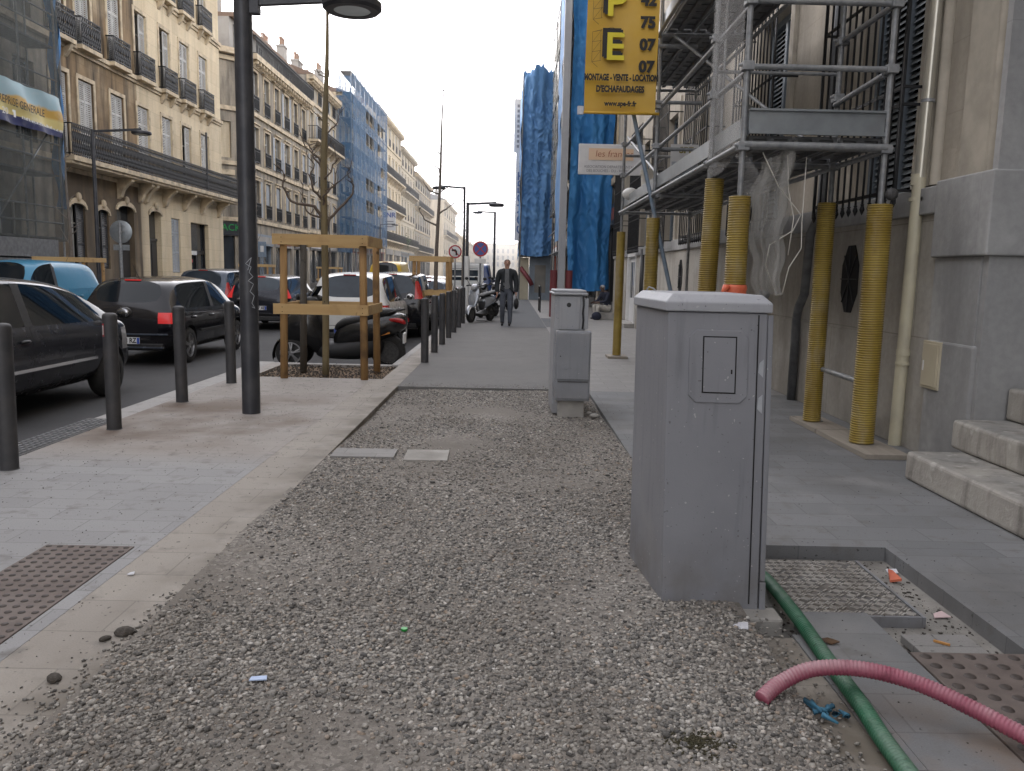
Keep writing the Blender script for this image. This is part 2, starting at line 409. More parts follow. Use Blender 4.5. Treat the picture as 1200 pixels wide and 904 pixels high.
# -- stone for buildings
def m_stone(name, a, b, soot, samt=.6, jw=.9, jh=.42, joint=.5, axis='x', zdirt=None, split=None, dirtier=None, mort=.006, pale=None):
    t = MT(name, .85); t.col = a
    t.mix(t.noise(.8, 5), b)
    rot = {'x': (0, 0, 0), 'y': (0, 0, 0)}[axis]
    # courses: u along the wall, v up
    cx = _n(t.nt, 'ShaderNodeCombineXYZ')
    t.L(t.axis(1 if axis == 'x' else 0), cx.inputs[0]); t.L(t.axis(2), cx.inputs[1])
    if joint:
        br = _n(t.nt, 'ShaderNodeTexBrick'); t.L(cx.outputs[0], br.inputs['Vector'])
        for k, v in (('Color1', (1, 1, 1, 1)), ('Color2', (.86, .86, .86, 1)), ('Mortar', (.45, .44, .42, 1)), ('Scale', 1.), ('Mortar Size', mort), ('Mortar Smooth', .3), ('Brick Width', jw), ('Row Height', jh)): br.inputs[k].default_value = v
        t.mix(joint, br.outputs['Color'], 'MULTIPLY'); t.bump(br.outputs['Fac'], -.5, .012)
    st = t.noise(1.1, 6, t.mapped((2.2, 2.2, .32)), lo=.42, hi=.68)
    f = t.math('MULTIPLY', st, samt)
    if split:                                     # the part of the front beyond y=split has been cleaned
        f = t.math('MULTIPLY', f, t.rng(t.axis(1), split-.05, split+.05, 1, .22))
    t.mix(f, soot)
    if dirtier:                                   # an uncleaned half
        t.mix(t.math('MULTIPLY', t.rng(t.axis(1), split-.05, split+.05, 1, 0), t.noise(.6, 5, lo=.0, hi=.5)), dirtier, 'MULTIPLY')
    if pale:
        t.mix(t.math('MULTIPLY', t.noise(1.4, 6, t.mapped((1, 1, .8), loc=(3, 8, 2)), lo=.52, hi=.66), .65), pale)
    if zdirt:
        g = t.math('MULTIPLY', t.rng(t.axis(2), zdirt, 0), t.noise(2.5, 5, lo=.25, hi=.7)); t.mix(t.math('MULTIPLY', g, .55), soot)
    if dirtier:
        lo_ = t.math('MULTIPLY', t.math('MULTIPLY', t.rng(t.axis(2), 5.2, 4.4), t.rng(t.axis(1), split+.6, split-.6)), t.noise(.9, 5, lo=.1, hi=.5)); t.mix(t.math('MULTIPLY', lo_, .8), (.075, .058, .04))
    t.mix(t.math('MULTIPLY', t.noise(18, 5), .18), soot)
    t.bump(t.noise(45, 4, lo=0, hi=1), .2, .01)
    return t.done()
# ================================================================== GROUND
def struct(name, mb, mat, **k):
    return tag(mb.build(name, mat, None, **k), kind='structure')

struct('ground', MB().quad((-400, -60, RZ-.03), (400, -60, RZ-.03), (400, 900, RZ-.03), (-400, 900, RZ-.03)), M['road'])
struct('road', MB().quad((-12.75, -40, RZ), (-1.3, -40, RZ), (-1.3, 420, RZ), (-12.75, 420, RZ)), M['road'])
def slab(mb, x0, x1, y0, y1, z=0., t=.3): return mb.box(x0, x1, y0, y1, z-t, z)
mb = MB()
slab(mb, -3.56, -1.78, -6, 10.62); slab(mb, -3.56, -3.36, 10.622, 12.2); 
struct('pavement', mb, M['paver'])
mb = MB(); slab(mb, -1.778, -1.37, -6, 10.62); slab(mb, -1.655, -1.37, 10.622, 120)
struct('border_band', mb, M['band'])
mb = MB()
for i in range(20): slab(mb, -3.82, -3.562, -6+i*.92, -6+i*.92+.914, 0., .42)
for i in range(2): slab(mb, -3.558+i*.955, -3.558+i*.955+.95, 12.202, 12.32, 0., .42)
for i in range(90): slab(mb, -1.78, -1.657, 12.2+i*.92, 12.2+i*.92+.914, 0., .42)
struct('kerb', mb, M['kerb'], bevel=.012)
mb = MB(); slab(mb, -1.368, .968, 9.98, 120, 0.)
struct('asphalt_path', mb, M['path_asphalt'])
mb = MB().quad((-.25, 21.5, .004), (.966, 21.5, .004), (.966, 31, .004), (-.25, 31, .004)).quad((.08, 31.01, .004), (.966, 31.01, .004), (.966, 90, .004), (.08, 90, .004)).quad((.975, 22, .004), (1.55, 22, .004), (1.55, 26.5, .004), (.975, 26.5, .004))
struct('asphalt_patch', mb, M['dark_asphalt'])
# right pavement with a sunken inspection pit left open
mb = MB(); slab(mb, .97, 4.4, 4.2, 9.9, 0); slab(mb, 2.02, 4.4, -6, 4.198, 0); slab(mb, .97, 1.12, 3.42, 4.198, 0)
slab(mb, 1.24, 1.545, 2.2, 3.33, 0); slab(mb, 1.15, 1.238, 2.2, 3.10, 0);
struct('pavement_right', mb, M['paver_r'])
mb = MB(); slab(mb, .97, 3.6, 9.902, 125, 0)
struct('pavement_far_right', mb, M['paver_far'])
mb = MB(); slab(mb, 1.002, 1.148, -6, 3.08, -.006); slab(mb, 1.15, 1.543, -6, 2.196, -.002)
struct('border_band_right', mb, M['band'])
mb = MB(); slab(mb, .97, 2.02, 2.0, 4.2, -.075)
struct('pit_floor', mb, M['sand'])
mb = MB(); slab(mb, -14.0-2.1, -12.78, -40, 420, -.12, .4)
struct('pavement_left', mb, M['paver_far'])
mb = MB()
for i in range(120): slab(mb, -12.776, -12.55, -30+i*2., -30+i*2.+1.99, -.115, .4)
struct('kerb_left', mb, M['kerb'])

# gravel bed: rolling sheet, then the stones
def gz(x, y):
    e = min(1, max(0, (x+1.37)/.16)); e2 = min(1, max(0, (.97-x)/.12))
    z = -.028 + .018*noise.noise(Vector((x*1.1, y*.7, 1.))) + .007*noise.noise(Vector((x*4, y*4, 3.)))
    spill = max(0, min(1, (8.-y)/2.))
    z += spill*.03
    z -= (1-e*e2)*.02*(1-spill)
    z += max(0, .05 - .09*abs(x-.9))*max(0, 1-abs(y-3.3)/.9)*.9
    return z
mb = MB()
def gg(u, v):
    x = -1.40+2.40*u; y = -.5+10.5*v
    return (x, y, gz(x, y))
mb.grid(gg, 60, 200)
struct('gravel_bed', mb, M['gravelbed'], smooth=True)

def scatter_stones(name, pts, sizes, seed, mat, kind='stuff'):
    """one object of many small broken stones"""
    bm = bmesh.new(); bmesh.ops.create_icosphere(bm, subdivisions=1, radius=1)
    V0 = np.array([v.co for v in bm.verts]); F0 = np.array([[v.index for v in f.verts] for f in bm.faces]); bm.free()
    rg = np.random.default_rng(seed); n = len(pts); nv = len(V0)
    var = []
    for k in range(14):
        v = V0 * rg.uniform(.55, 1.15, (nv, 1)); v = v*np.array([1, rg.uniform(.55, .95), rg.uniform(.35, .7)]); var.append(v)
    var = np.array(var)
    ks = rg.integers(0, 14, n); a = rg.uniform(0, 2*math.pi, n); tx = rg.normal(0, .35, n)
    vs = var[ks] * sizes[:, None, None]
    ct, st = np.cos(tx)[:, None], np.sin(tx)[:, None]
    y = vs[:, :, 1]*ct - vs[:, :, 2]*st; z = vs[:, :, 1]*st + vs[:, :, 2]*ct; x = vs[:, :, 0]
    ca, sa = np.cos(a)[:, None], np.sin(a)[:, None]
    P = np.stack([x*ca - y*sa, x*sa + y*ca, z], 2) + pts[:, None, :]
    F = (F0[None] + (np.arange(n)*nv)[:, None, None]).reshape(-1)
    me = bpy.data.meshes.new(name)
    me.vertices.add(n*nv); me.vertices.foreach_set('co', P.reshape(-1))
    nf = n*len(F0); me.loops.add(nf*3); me.loops.foreach_set('vertex_index', F.astype(np.int32))
    me.polygons.add(nf); me.polygons.foreach_set('loop_start', np.arange(0, nf*3, 3, dtype=np.int32)); me.polygons.foreach_set('loop_total', np.full(nf, 3, np.int32))
    me.update(); me.validate(); me.materials.append(mat)
    o = link(name, me); return tag(o, kind=kind)
rg = np.random.default_rng(5)
P = []; S = []
def lay(n, x0, x1, y0, y1, smin, smax, lift=.3, clump=True):
    k = 0
    while k < n:
        x = rg.uniform(x0, x1); y = rg.uniform(y0, y1)
        d = noise.noise(Vector((x*1.15, y*.9, 7.)))
        if clump and rg.uniform() > .72 + d*1.25: k += .3; continue
        s = smin + (smax-smin)*rg.uniform()**2.6
        if rg.uniform() < .02: s *= 1.5
        P.append((x, y, gz(x, y) + s*lift*rg.uniform(-.4, 1))); S.append(s); k += 1
lay(46000, -1.38, 1.0, 1.4, 3.2, .0032, .0150)
lay(32000, -1.37, .965, 3.2, 5.2, .0042, .0155)
lay(34000, -1.365, .96, 5.2, 10.02, .0052, .016)
for k in range(1500):      # stones strayed over the edge of the border slabs
    y = 1.2+3.2*rg.uniform()**1.5; x = -1.365 - abs(rg.normal(0, .05))*(1.9 if y < 2.6 else (1. if y < 3.4 else .4))
    P.append((x, y, .003)); S.append(rg.uniform(.003, .012))
for k in range(500):
    P.append((rg.uniform(-1.36, .96), 9.98+abs(rg.normal(0, .18)), .003)); S.append(rg.uniform(.003, .008))
for k in range(500):
    y = rg.uniform(1.3, 3.4); x = .98 + abs(rg.normal(0, .07)); P.append((x, y, .003)); S.append(rg.uniform(.004, .011))
scatter_stones('crushed_stone', np.array(P), np.array(S), 3, M['stones'])
# crumbs scattered on both pavements and in the pit
P = []; S = []
for k in range(1100): P.append((rg.uniform(-3.5, -1.5), rg.uniform(2.2, 10.5), .002)); S.append(rg.uniform(.002, .0055))
for k in range(300): P.append((rg.uniform(1.0, 3.3), rg.uniform(2.2, 9.5), .002)); S.append(rg.uniform(.002, .005))
for k in range(1500): P.append((rg.uniform(1.15, 2.0), rg.uniform(2.95, 4.19), -.073)); S.append(.002+.012*rg.uniform()**3)
for k in range(1700): P.append((rg.uniform(-3.34, -1.67), rg.uniform(10.64, 12.18), -.028+rg.uniform(0, .02))); S.append(rg.uniform(.006, .02))
scatter_stones('stray_grit', np.array(P), np.array(S), 8, M['clod'])

# planting pit of the young tree
mb = MB(); mb.grid(lambda u, v: (-3.358+1.7*u, 10.624+1.575*v, -.045+.03*noise.noise(Vector((u*6, v*6, 0)))+.012*noise.noise(Vector((u*22, v*22, 4)))), 40, 40)
struct('planting_soil', mb, M['soil'], smooth=True)

# ---- tactile plates, grates, loose slabs
def tactile(label, x0, x1, y0, y1, px, py):
    t = thing('tactile_paving', label, 'tactile paving', ((x0+x1)/2, (y0+y1)/2, 0), group=None)
    b = MB().box(x0, x1, y0, y1, -.02, .006)
    b.build('plate', M['tactile'], t, bevel=.003)
    d = MB(); nx = int((x1-x0)/px); ny = int((y1-y0)/py)
    for i in range(nx):
        for j in range(ny):
            cx = x0+(i+.5)*(x1-x0)/nx; cy = y0+(j+.5)*(y1-y0)/ny
            d.lathe([(px*.29, .006), (px*.25, .0095), (px*.14, .0115), (.0005, .012)], (cx, cy, 0), n=12)
    o = d.build('studs', M['stud'], t, smooth=True); tag(o, kind='stuff')
tactile('brown studded plate let into the grey pavement on the left, cut by the frame edge', -2.30, -1.86, 2.5, 3.965, .052, .055)
tactile('brown studded plate beside the open pit, under the end of the pink hose', 1.55, 2.3, 1.6, 2.955, .075, .075)

t = thing('gutter_grate', 'dark slotted gutter grate along the kerb beside the first bollards', 'drain grate', (-3.6, 6.6, 0))
mb = MB()
for i in range(22):
    for j in range(5):
        mb.box(-3.84+j*.052, -3.84+j*.052+.03, 5.85+i*.07, 5.85+i*.07+.042, -.01, .008)
tag(mb.build('slot_bars', M['galv_dark'], t), kind='stuff')
MB().box(-3.85, -3.57, 5.83, 7.42, -.02, .002).build('frame', M['iron_dark'], t)

t = thing('manhole_cover', 'worn steel chequer plate cover lying in the open pit', 'manhole cover', (1.52, 3.7, -.05))
MB().box(1.29, 1.80, 3.37, 4.05, -.06, -.03).build('plate', M['cover'], t, bevel=.004)
mb = MB(); k = 0
for i in range(11):
    for j in range(14):
        cx = 1.318+i*.0452; cy = 3.396+j*.0482; a = R(45) if (i+j) % 2 else R(-45)
        for s_ in (-1, 0, 1):
            if random.random() < .93: mb.obox((cx-math.sin(a)*.0125*s_, cy+math.cos(a)*.0125*s_, -.0285), (.040-.006*abs(s_), .0075, .007), (0, 0, a))
tag(mb.build('tread_pattern', M['tread'], t), kind='stuff')
MB().box(1.29, 1.80, 3.352, 3.366, -.075, -.026).box(1.802, 1.816, 3.352, 4.06, -.075, -.026).build('rim', M['cab_door'], t)
def loose(label, x0, x1, y0, y1, z, rz, mat='concrete', h=.035):
    o = MB().obox((0, 0, 0), (x1-x0, y1-y0, h)).build('loose_slab', M[mat], None, bevel=.004)
    o.location = ((x0+x1)/2, (y0+y1)/2, z); o.rotation_euler = (0, 0, rz); tag(o, label, 'paving slab')
loose('pale loose paving slab at the near corner of the open pit', 1.63, 1.90, 2.97, 3.19, -.045, .04, 'paver_far')
loose('flat concrete slab sunk in the middle of the gravel', -.78, -.45, 5.96, 6.32, -.002, .03, 'concrete')
loose('narrow pale slab at the left edge of the gravel', -1.34, -.86, 6.05, 6.34, -.006, .02, 'paver_far')
loose('small paving offcut behind the big cabinet', .99, 1.2, 4.02, 4.17, -.01, .1, 'paver_far')

# ================================================================== CABINETS
# big cabinet, front chamfered on the street side
def chamf(x, y): return x, y
cx = thing('utility_cabinet', 'tall grey street cabinet with chamfered corner and small hatch, in the foreground', 'utility cabinet', (.86, 3.65, 0))
B = [(.655, 3.36), (1.075, 3.335), (1.075, 4.06), (.665, 4.06), (.575, 3.96), (.575, 3.86)]
B = [(.675, 3.35), (1.082, 3.33), (1.085, 4.02), (.66, 4.05), (.628, 3.98)]
T_ = [(.645, 3.36), (1.048, 3.335), (1.06, 4.02), (.64, 4.05), (.612, 3.98)]
mb = MB(); n = len(B)
mb.add([(x, y, -.03) for x, y in B] + [(x, y, 1.262) for x, y in T_], [tuple(range(n-1, -1, -1)), tuple(range(n, 2*n))] + [(i, (i+1) % n, n+(i+1) % n, n+i) for i in range(n)])
mb.build('body', M['cabinet'], cx, bevel=.006)
def grow(P, d):
    mx = sum(p[0] for p in P)/len(P); my = sum(p[1] for p in P)/len(P)
    return [(p[0]+d*(1 if p[0] > mx else -1), p[1]+d*(1 if p[1] > my else -1)) for p in P]
a = grow(T_, .014); b = grow(T_, -.02)
mb = MB(); mb.add([(x, y, 1.264) for x, y in a] + [(x, y, 1.302) for x, y in a] + [(x, y, 1.335) for x, y in b],
    [tuple(range(n-1, -1, -1)), tuple(range(2*n, 3*n))] + [(i, (i+1) % n, n+(i+1) % n, n+i) for i in range(n)] + [(n+i, n+(i+1) % n, 2*n+(i+1) % n, 2*n+i) for i in range(n)])
mb.build('lid', M['cab_lid'], cx, bevel=.005)
def fx(x, z): # front plane y at height z (front leans a touch), x is measured at the top
    k = z/1.26
    return (.675+(.645-.675)*k + (x-.645)*(1.0), 3.35+(3.36-3.35)*k + (x-.645)*(-.062), z)
def fplate(mb, poly, d0, d1):
    return mb.prism(poly, lambda x, z: tuple(c+e for c, e in zip(fx(x, z), (0, -d0, 0))), lambda x, z: tuple(c+e for c, e in zip(fx(x, z), (0, -d1, 0))))
oc = [(.775, .885), (.955, .885), (.985, .915), (.985, 1.155), (.955, 1.185), (.775, 1.185), (.745, 1.155), (.745, .915)]
oc = [(x-.012, z+.005) for x, z in oc]
h = fplate(MB(), oc, -.002, .006).build('hatch_frame', M['cabinet'], cx, bevel=.003)
fplate(MB(), [(.788, .930), (.925, .930), (.925, 1.165), (.788, 1.165)], .004, .0075).build('gap', M['slot'], h)
d = fplate(MB(), [(.793, .935), (.920, .935), (.920, 1.160), (.793, 1.160)], .006, .0095).build('hatch_door', M['cabinet'], cx, bevel=.0015)
fplate(MB(), [(.903, 1.012), (.909, 1.012), (.909, 1.030), (.903, 1.030)], .009, .0105).build('keyhole', M['slot'], d)
# side door along the right flank with its edge strip
MB().bar((1.094, 3.345, .13), (1.060, 3.35, 1.255), .022, .03).build('door_edge', M['cabinet'], cx, bevel=.003)
MB().bar((1.099, 3.345, -.02), (1.095, 3.345, .125), .026, .036).build('door_foot', M['cabinet'], cx, bevel=.003)
fplate(MB(), [(1.008, .03), (1.013, .03), (1.013, 1.255), (1.008, 1.255)], .001, .0022).build('door_joint', M['slot'], cx)
for k, (z0, z1) in enumerate(((1.0, 1.075), (.85, .93))):
    fplate(MB(), [(1.016, z0+.02), (1.036, z0), (1.036, z1), (1.020, z1-.015)], .0012, .0024).build('paint_patch', M['patch'], cx)
MB().tube([(.655, 3.98, 1.335), (.665, 3.975, 1.352), (.685, 3.965, 1.345), (.695, 3.96, 1.336)], .004, 6).build('lifting_eye', M['galv'], cx)
mb = MB(); mb.box(.68, .93, 3.27, 3.36, -.08, .022); mb.box(.932, 1.16, 3.23, 3.36, -.08, .006); mb.box(.90, 1.13, 3.36, 4.05, -.08, .004)
mb.build('concrete_footing', M['concrete'], cx, bevel=.012)

# small cabinet: pale tower, grey meter box fixed on its front
c2 = thing('meter_cabinet', 'pale grey narrow cabinet with darker meter box on its front, standing in the gravel', 'utility cabinet', (.65, 8.6, 0))
MB().box(.445, .765, 8.34, 9.05, -.02, 1.195).build('tower', M['cab_light'], c2, bevel=.012)
MB().box(.425, .785, 8.30, 9.08, 1.197, 1.225).box(.44, .77, 8.32, 9.06, 1.225, 1.25).build('lid', M['cab_light'], c2, bevel=.012)
MB().box(.495, .705, 8.322, 8.338, .85, 1.185).build('upper_door', M['cab_light'], c2, bevel=.004)
MB().lathe([(.0, -.006), (.02, -.006), (.026, 0), (.026, .02)], (.592, 8.325, 1.10), 'y', 16).build('lock', M['blackplastic'], c2)
MB().tube([(.735, 8.33, 1.19), (.742, 8.325, 1.1), (.735, 8.328, 1.02), (.744, 8.325, .95), (.736, 8.33, .86)], .009, 6).build('cable', M['blackplastic'], c2)
MB().box(.752, .792, 8.32, 8.6, .86, 1.17).build('side_panel', M['cab_light'], c2, bevel=.006)
b = MB().box(.465, .815, 8.16, 8.30, .14, .845).build('meter_box', M['cab_door'], c2, bevel=.012)
MB().box(.48, .80, 8.148, 8.159, .36, .83).build('meter_door', M['cab_door'], b, bevel=.005)
MB().box(.48, .80, 8.148, 8.159, .165, .335).build('lower_panel', M['cab_door'], b, bevel=.005)
MB().box(.49, .79, 8.140, 8.146, .335, .345).build('ledge', M['iron_dark'], b)
MB().box(.495, .525, 8.141, 8.147, .565, .63).build('lock_plate', M['cab_door'], b); MB().lathe([(.0, -.003), (.006, -.003), (.006, 0)], (.51, 8.142, .595), 'y', 8).build('keyhole', M['slot'], b)
MB().lathe([(.022, 0), (.022, -.003), (.018, -.004), (.0, -.004)], (.57, 8.147, .48), 'y', 16).build('seal', M['cab_door'], b)
MB().box(.505, .77, 8.22, 8.9, -.06, .139).build('concrete_foot', M['concrete'], c2, bevel=.01)
for i, (x, y, s) in enumerate(((.87, 8.15, .05), (.83, 8.3, .035))):
    o = MB().ell((0, 0, 0), (s, s*.8, s*.5), 6, 8).build('rubble_lump', M['concrete'], None); o.location = (x, y, .0); o.rotation_euler = (0, 0, i*1.1)
    tag(o, ['larger grey rubble lump by the foot of the meter cabinet', 'smaller grey rubble lump by the foot of the meter cabinet'][i], 'rubble')

# ================================================================== BOLLARDS
BOLL = [(-3.41, 5.49, 'nearest, cut by the left picture edge'), (-3.39, 6.95, 'with a small red sticker near its top'), (-3.41, 8.47, 'third of the left row, before the badge hatchback'), (-3.40, 9.96, 'just left of the lamp post')]
names = ['first', 'second', 'third', 'fourth', 'fifth', 'sixth', 'last']
for i, y in enumerate((12.72, 14.35, 15.97, 17.65, 19.3, 21.1, 22.9)):
    BOLL.append((-1.32, y, '%s of the row beside the parked cars' % names[i]))
def bollard_mesh(t):
    MB().lathe([(.0, 1.0), (.03, .999), (.05, .992), (.058, .978), (.060, .96), (.060, .005), (.066, 0)], n=28).build('post', M['bollard'], t, auto=50)
proto = thing('bollard', '', 'bollard'); bollard_mesh(proto)
for i, (x, y, lab) in enumerate(BOLL):
    o = proto if i == 0 else copy_tree(proto)
    o.location = (x, y, 0); o.rotation_euler = (R(random.uniform(-.7, .7)), R(random.uniform(-.7, .7)), random.uniform(0, 6))
    tag(o, 'charcoal round-topped bollard, ' + lab, 'bollard', 'bollards on the pavement edge')
    if i == 1:
        o.rotation_euler = (0, 0, 0)
        s = MB(); s.grid(lambda u, v: (.0607*math.cos(-2.5+.5*u), .0607*math.sin(-2.5+.5*u), .80+.11*v), 6, 1)
        k = s.build('sticker', M['red'], None); k.parent = o
        s = MB(); s.grid(lambda u, v: (.0612*math.cos(-2.42+.34*u), .0612*math.sin(-2.42+.34*u), .815+.08*v), 6, 1)
        k2 = s.build('sticker_label', M['white'], None); k2.parent = k
        s = MB(); s.grid(lambda u, v: (.0616*math.cos(-2.3+.07*u), .0616*math.sin(-2.3+.07*u), .83+.05*v), 3, 1)
        k3 = s.build('sticker_print', M['slot'], None); k3.parent = k

# ================================================================== LAMPS
def disc_lamp(root, c, r, mat):
    h = MB().lathe([(r*.62, -.045), (r*.9, -.045), (r, -.02), (r, .03), (r*.86, .055), (.02, .065)], c, n=40).build('lamp_head', mat, root, auto=40)
    MB().lathe([(.0, -.036), (r*.62, -.04)], c, n=40).build('diffuser', M['lens'], h)
L = thing('street_lamp', 'tall charcoal lamp post with flat disc heads, nearest on the left pavement, graffiti on it', 'street lamp', (-2.505, 7.89, 0))
MB().lathe([(.086, 0), (.086, 1.4), (.084, 1.41), (.0815, 3.7), (.080, 6.5), (0, 6.5)], (-2.505, 7.89, 0), n=32).build('pole', M['lamp_paint'], L, auto=40)
MB().bar((-2.43, 7.89, 3.80), (-1.3, 7.89, 3.872), .05, .062).build('arm', M['lamp_paint'], L, bevel=.006)
MB().box(-2.44, -2.35, 7.85, 7.93, 3.70, 3.93).build('arm_bracket', M['lamp_paint'], L, bevel=.006)
disc_lamp(L, (-1.505, 7.89, 3.79), .268, M['lamp_paint'])
gp = [(.0, 0), (.035, .12), (-.02, .06), (.03, .03), (.01, -.02), (.045, -.06), (-.0, -.1), (.05, -.13), (.015, -.2), (.055, -.24), (.03, -.31), (.06, -.36), (.02, -.34)]
g = MB(); pts = []
for i in range(len(gp)-1):
    for k in range(4):
        u = k/4; x = gp[i][0]*(1-u)+gp[i+1][0]*u; z = gp[i][1]*(1-u)+gp[i+1][1]*u
        a = -math.pi/2 + .25 + x/.086; pts.append((-2.505+.0868*math.cos(a), 7.89+.0868*math.sin(a), 1.38+z))
g.tube(pts, .0032, 5).build('graffiti', M['patch'], L)

def far_lamp(label, x, y, h, armx, z0=0., two=None, r=.27, w=.05, white=0):
    L = thing('street_lamp', label, 'street lamp', (x, y, z0), group='street lamps along the street')
    MB().lathe([(w*1.2, 0), (w, h*.5), (w*.9, h), (0, h)], (x, y, z0), n=12).build('pole', M['lamp_paint'], L, auto=40)
    if white: MB().lathe([(w*1.6, 0), (w*1.6, white), (w*1.2, white)], (x, y, z0), n=12).build('painted_base', M['white'], L, auto=40)
    for ax, hz in [(armx, h-.05)] + ([two] if two else []):
        MB().bar((x, y, z0+hz), (x+ax, y, z0+hz+.06*abs(ax)), .05, .07).build('arm', M['lamp_paint'], L)
        disc_lamp(L, (x+ax, y, z0+hz-.02), r, M['lamp_paint'])
far_lamp('slim street lamp before the sooty front on the far left pavement', -13.35, 26.8, 5.75, 1.55, -.12, w=.06, r=.3)
far_lamp('street lamp with a long arm to the left, above the white truck', -1.95, 34, 4.85, -1.05, r=.26, w=.042)
far_lamp('street lamp with white painted base and short arms, behind the no-stopping sign', -1.48, 27.6, 3.7, .95, two=None, r=.25, w=.055, white=1.95)
far_lamp('distant street lamp beyond the no-stopping sign', -1.0, 48, 4.9, -1.0, w=.07)
far_lamp('distant street lamp on the far left pavement beside the cream buildings', -13.3, 84, 6.2, 1.5, -.12, w=.08, r=.34)

# ================================================================== YOUNG TREES in timber guards
def guard(label, cx, cy, sx, sy, h, mats, z0=0., grp='timber tree guards'):
    t = thing('tree_guard', label, 'tree guard', (cx, cy, z0), group=grp)
    ps = [(-1, -1), (1, -1), (-1, 1), (1, 1)]
    for k, (i, j) in enumerate(ps):
        x = cx+i*sx/2; y = cy+j*sy/2; r = .05
        MB().tube([(x+.01*i, y, z0-.05), (x, y, z0+h*.5), (x-.008*i, y, z0+h-.02)], [r, r*.98, r*.92], 12).build('post', M[mats[k]], t, smooth=True)
    for zz in (h-.075, h*.5-.03):
        for j in (-1, 1):
            y = cy+j*(sy/2+.065); ex = .115
            mb = MB().box(cx-sx/2-ex, cx+sx/2+ex*.6, y-.014, y+.014, z0+zz-.06, z0+zz+.072)
            if j < 0:
                mb.mi = 1
                for i in (-1, 1):
                    for d in (-.03, .03): mb.lathe([(0, -.003), (.006, -.002), (.006, 0)], (cx+i*sx/2, y-.0145, z0+zz+d), 'y', 8)
            mb.build('rail', [M['plank_wood'], M['slot']], t)
        for i in (-1, 1):
            x = cx+i*(sx/2+.065)
            MB().box(x-.014, x+.014, cy-sy/2-.05, cy+sy/2+.05, z0+zz-.058, z0+zz+.070).build('rail', M['plank_wood'], t, bevel=.003)
    return t
guard('timber tree guard of four posts and pale planks round the young tree, nearest', -2.39, 11.03, 1.02, 1.0, 1.84, ['post_wood', 'post_wood', 'post_grey', 'post_wood'])
guard('timber tree guard between the parked cars and the second row of bollards', -2.05, 21.6, .86, 1.0, 1.80, ['post_wood']*4)
guard('timber tree guard behind the blue van on the far pavement', -12.75, 24.0, 1.3, 1.1, 1.72, ['post_wood']*4, -.12)
guard('small far timber tree guard seen between lamp post and near guard', -12.7, 41.5, 1.3, 1.1, 1.72, ['post_wood']*4, -.12)
guard('farthest timber tree guard seen above the white car', -12.7, 58, 1.4, 1.1, 1.72, ['post_wood']*4, -.12)

def bare_tree(label, x, y, h, r, branches, mat='bark', z0=0., seed=0, group=None, twigs=0, lean=.0):
    t = thing('young_tree', label, 'tree', (x, y, z0), group=group)
    rd = random.Random(seed); pts = []; rs = []
    n = 22
    for i in range(n+1):
        f = i/n; pts.append((x+lean*f*f+.03*math.sin(f*9+seed)*f*1.2, y+.02*math.sin(f*7), z0-.05+h*f)); rs.append(max(.005, r*(1-f)**.75+.004 if seed != 1 else r*(1.05 if f < .5 else 1.05-(f-.5)*1.9)))
    tr = MB().tube(pts, rs, 10).build('trunk', M[mat], t, smooth=True)
    def at(z):
        f = (z-z0+.05)/h; i = min(n-1, max(0, int(f*n))); return Vector(pts[i]).lerp(Vector(pts[i+1]), f*n-i), rs[i]
    for bz, poly, br in branches:
        p0, pr = at(bz); P = [p0]+[Vector((x+a, y+b, z0+c)) for a, b, c in poly]
        Q = []
        for i in range(len(P)-1):
            for k in range(3): Q.append(P[i].lerp(P[i+1], k/3) + Vector((rd.uniform(-1, 1), rd.uniform(-1, 1), rd.uniform(-1, 1)))*.012)
        Q.append(P[-1]); m = len(Q)
        b = MB().tube(Q, [br*(1-.75*i/(m-1)) for i in range(m)], 7)
        for i in range(2, m, 2):      # buds and short spurs
            d = Vector((rd.uniform(-1, 1), rd.uniform(-1, 1), rd.uniform(.2, 1)))*rd.uniform(.04, .12)
            b.tube([Q[i], Q[i]+d*.6, Q[i]+d], [br*.4, br*.3, br*.15], 5)
        b.build('branch', M['twig' if mat == 'bark' else mat], t, smooth=True)
    for k in range(twigs):
        z = z0+h*rd.uniform(.35, .95); p0, pr = at(z); a = rd.uniform(0, 6.28); l = rd.uniform(.25, .8)*(1.2-(z-z0)/h)
        d = Vector((math.cos(a)*l, math.sin(a)*l, l*rd.uniform(.5, 1.1)))
        MB().tube([p0, p0+d*.4+Vector((0, 0, -.03)), p0+d], [.018, .012, .004], 6).build('branch', M['twig' if mat == 'bark' else mat], t, smooth=True)
    return t
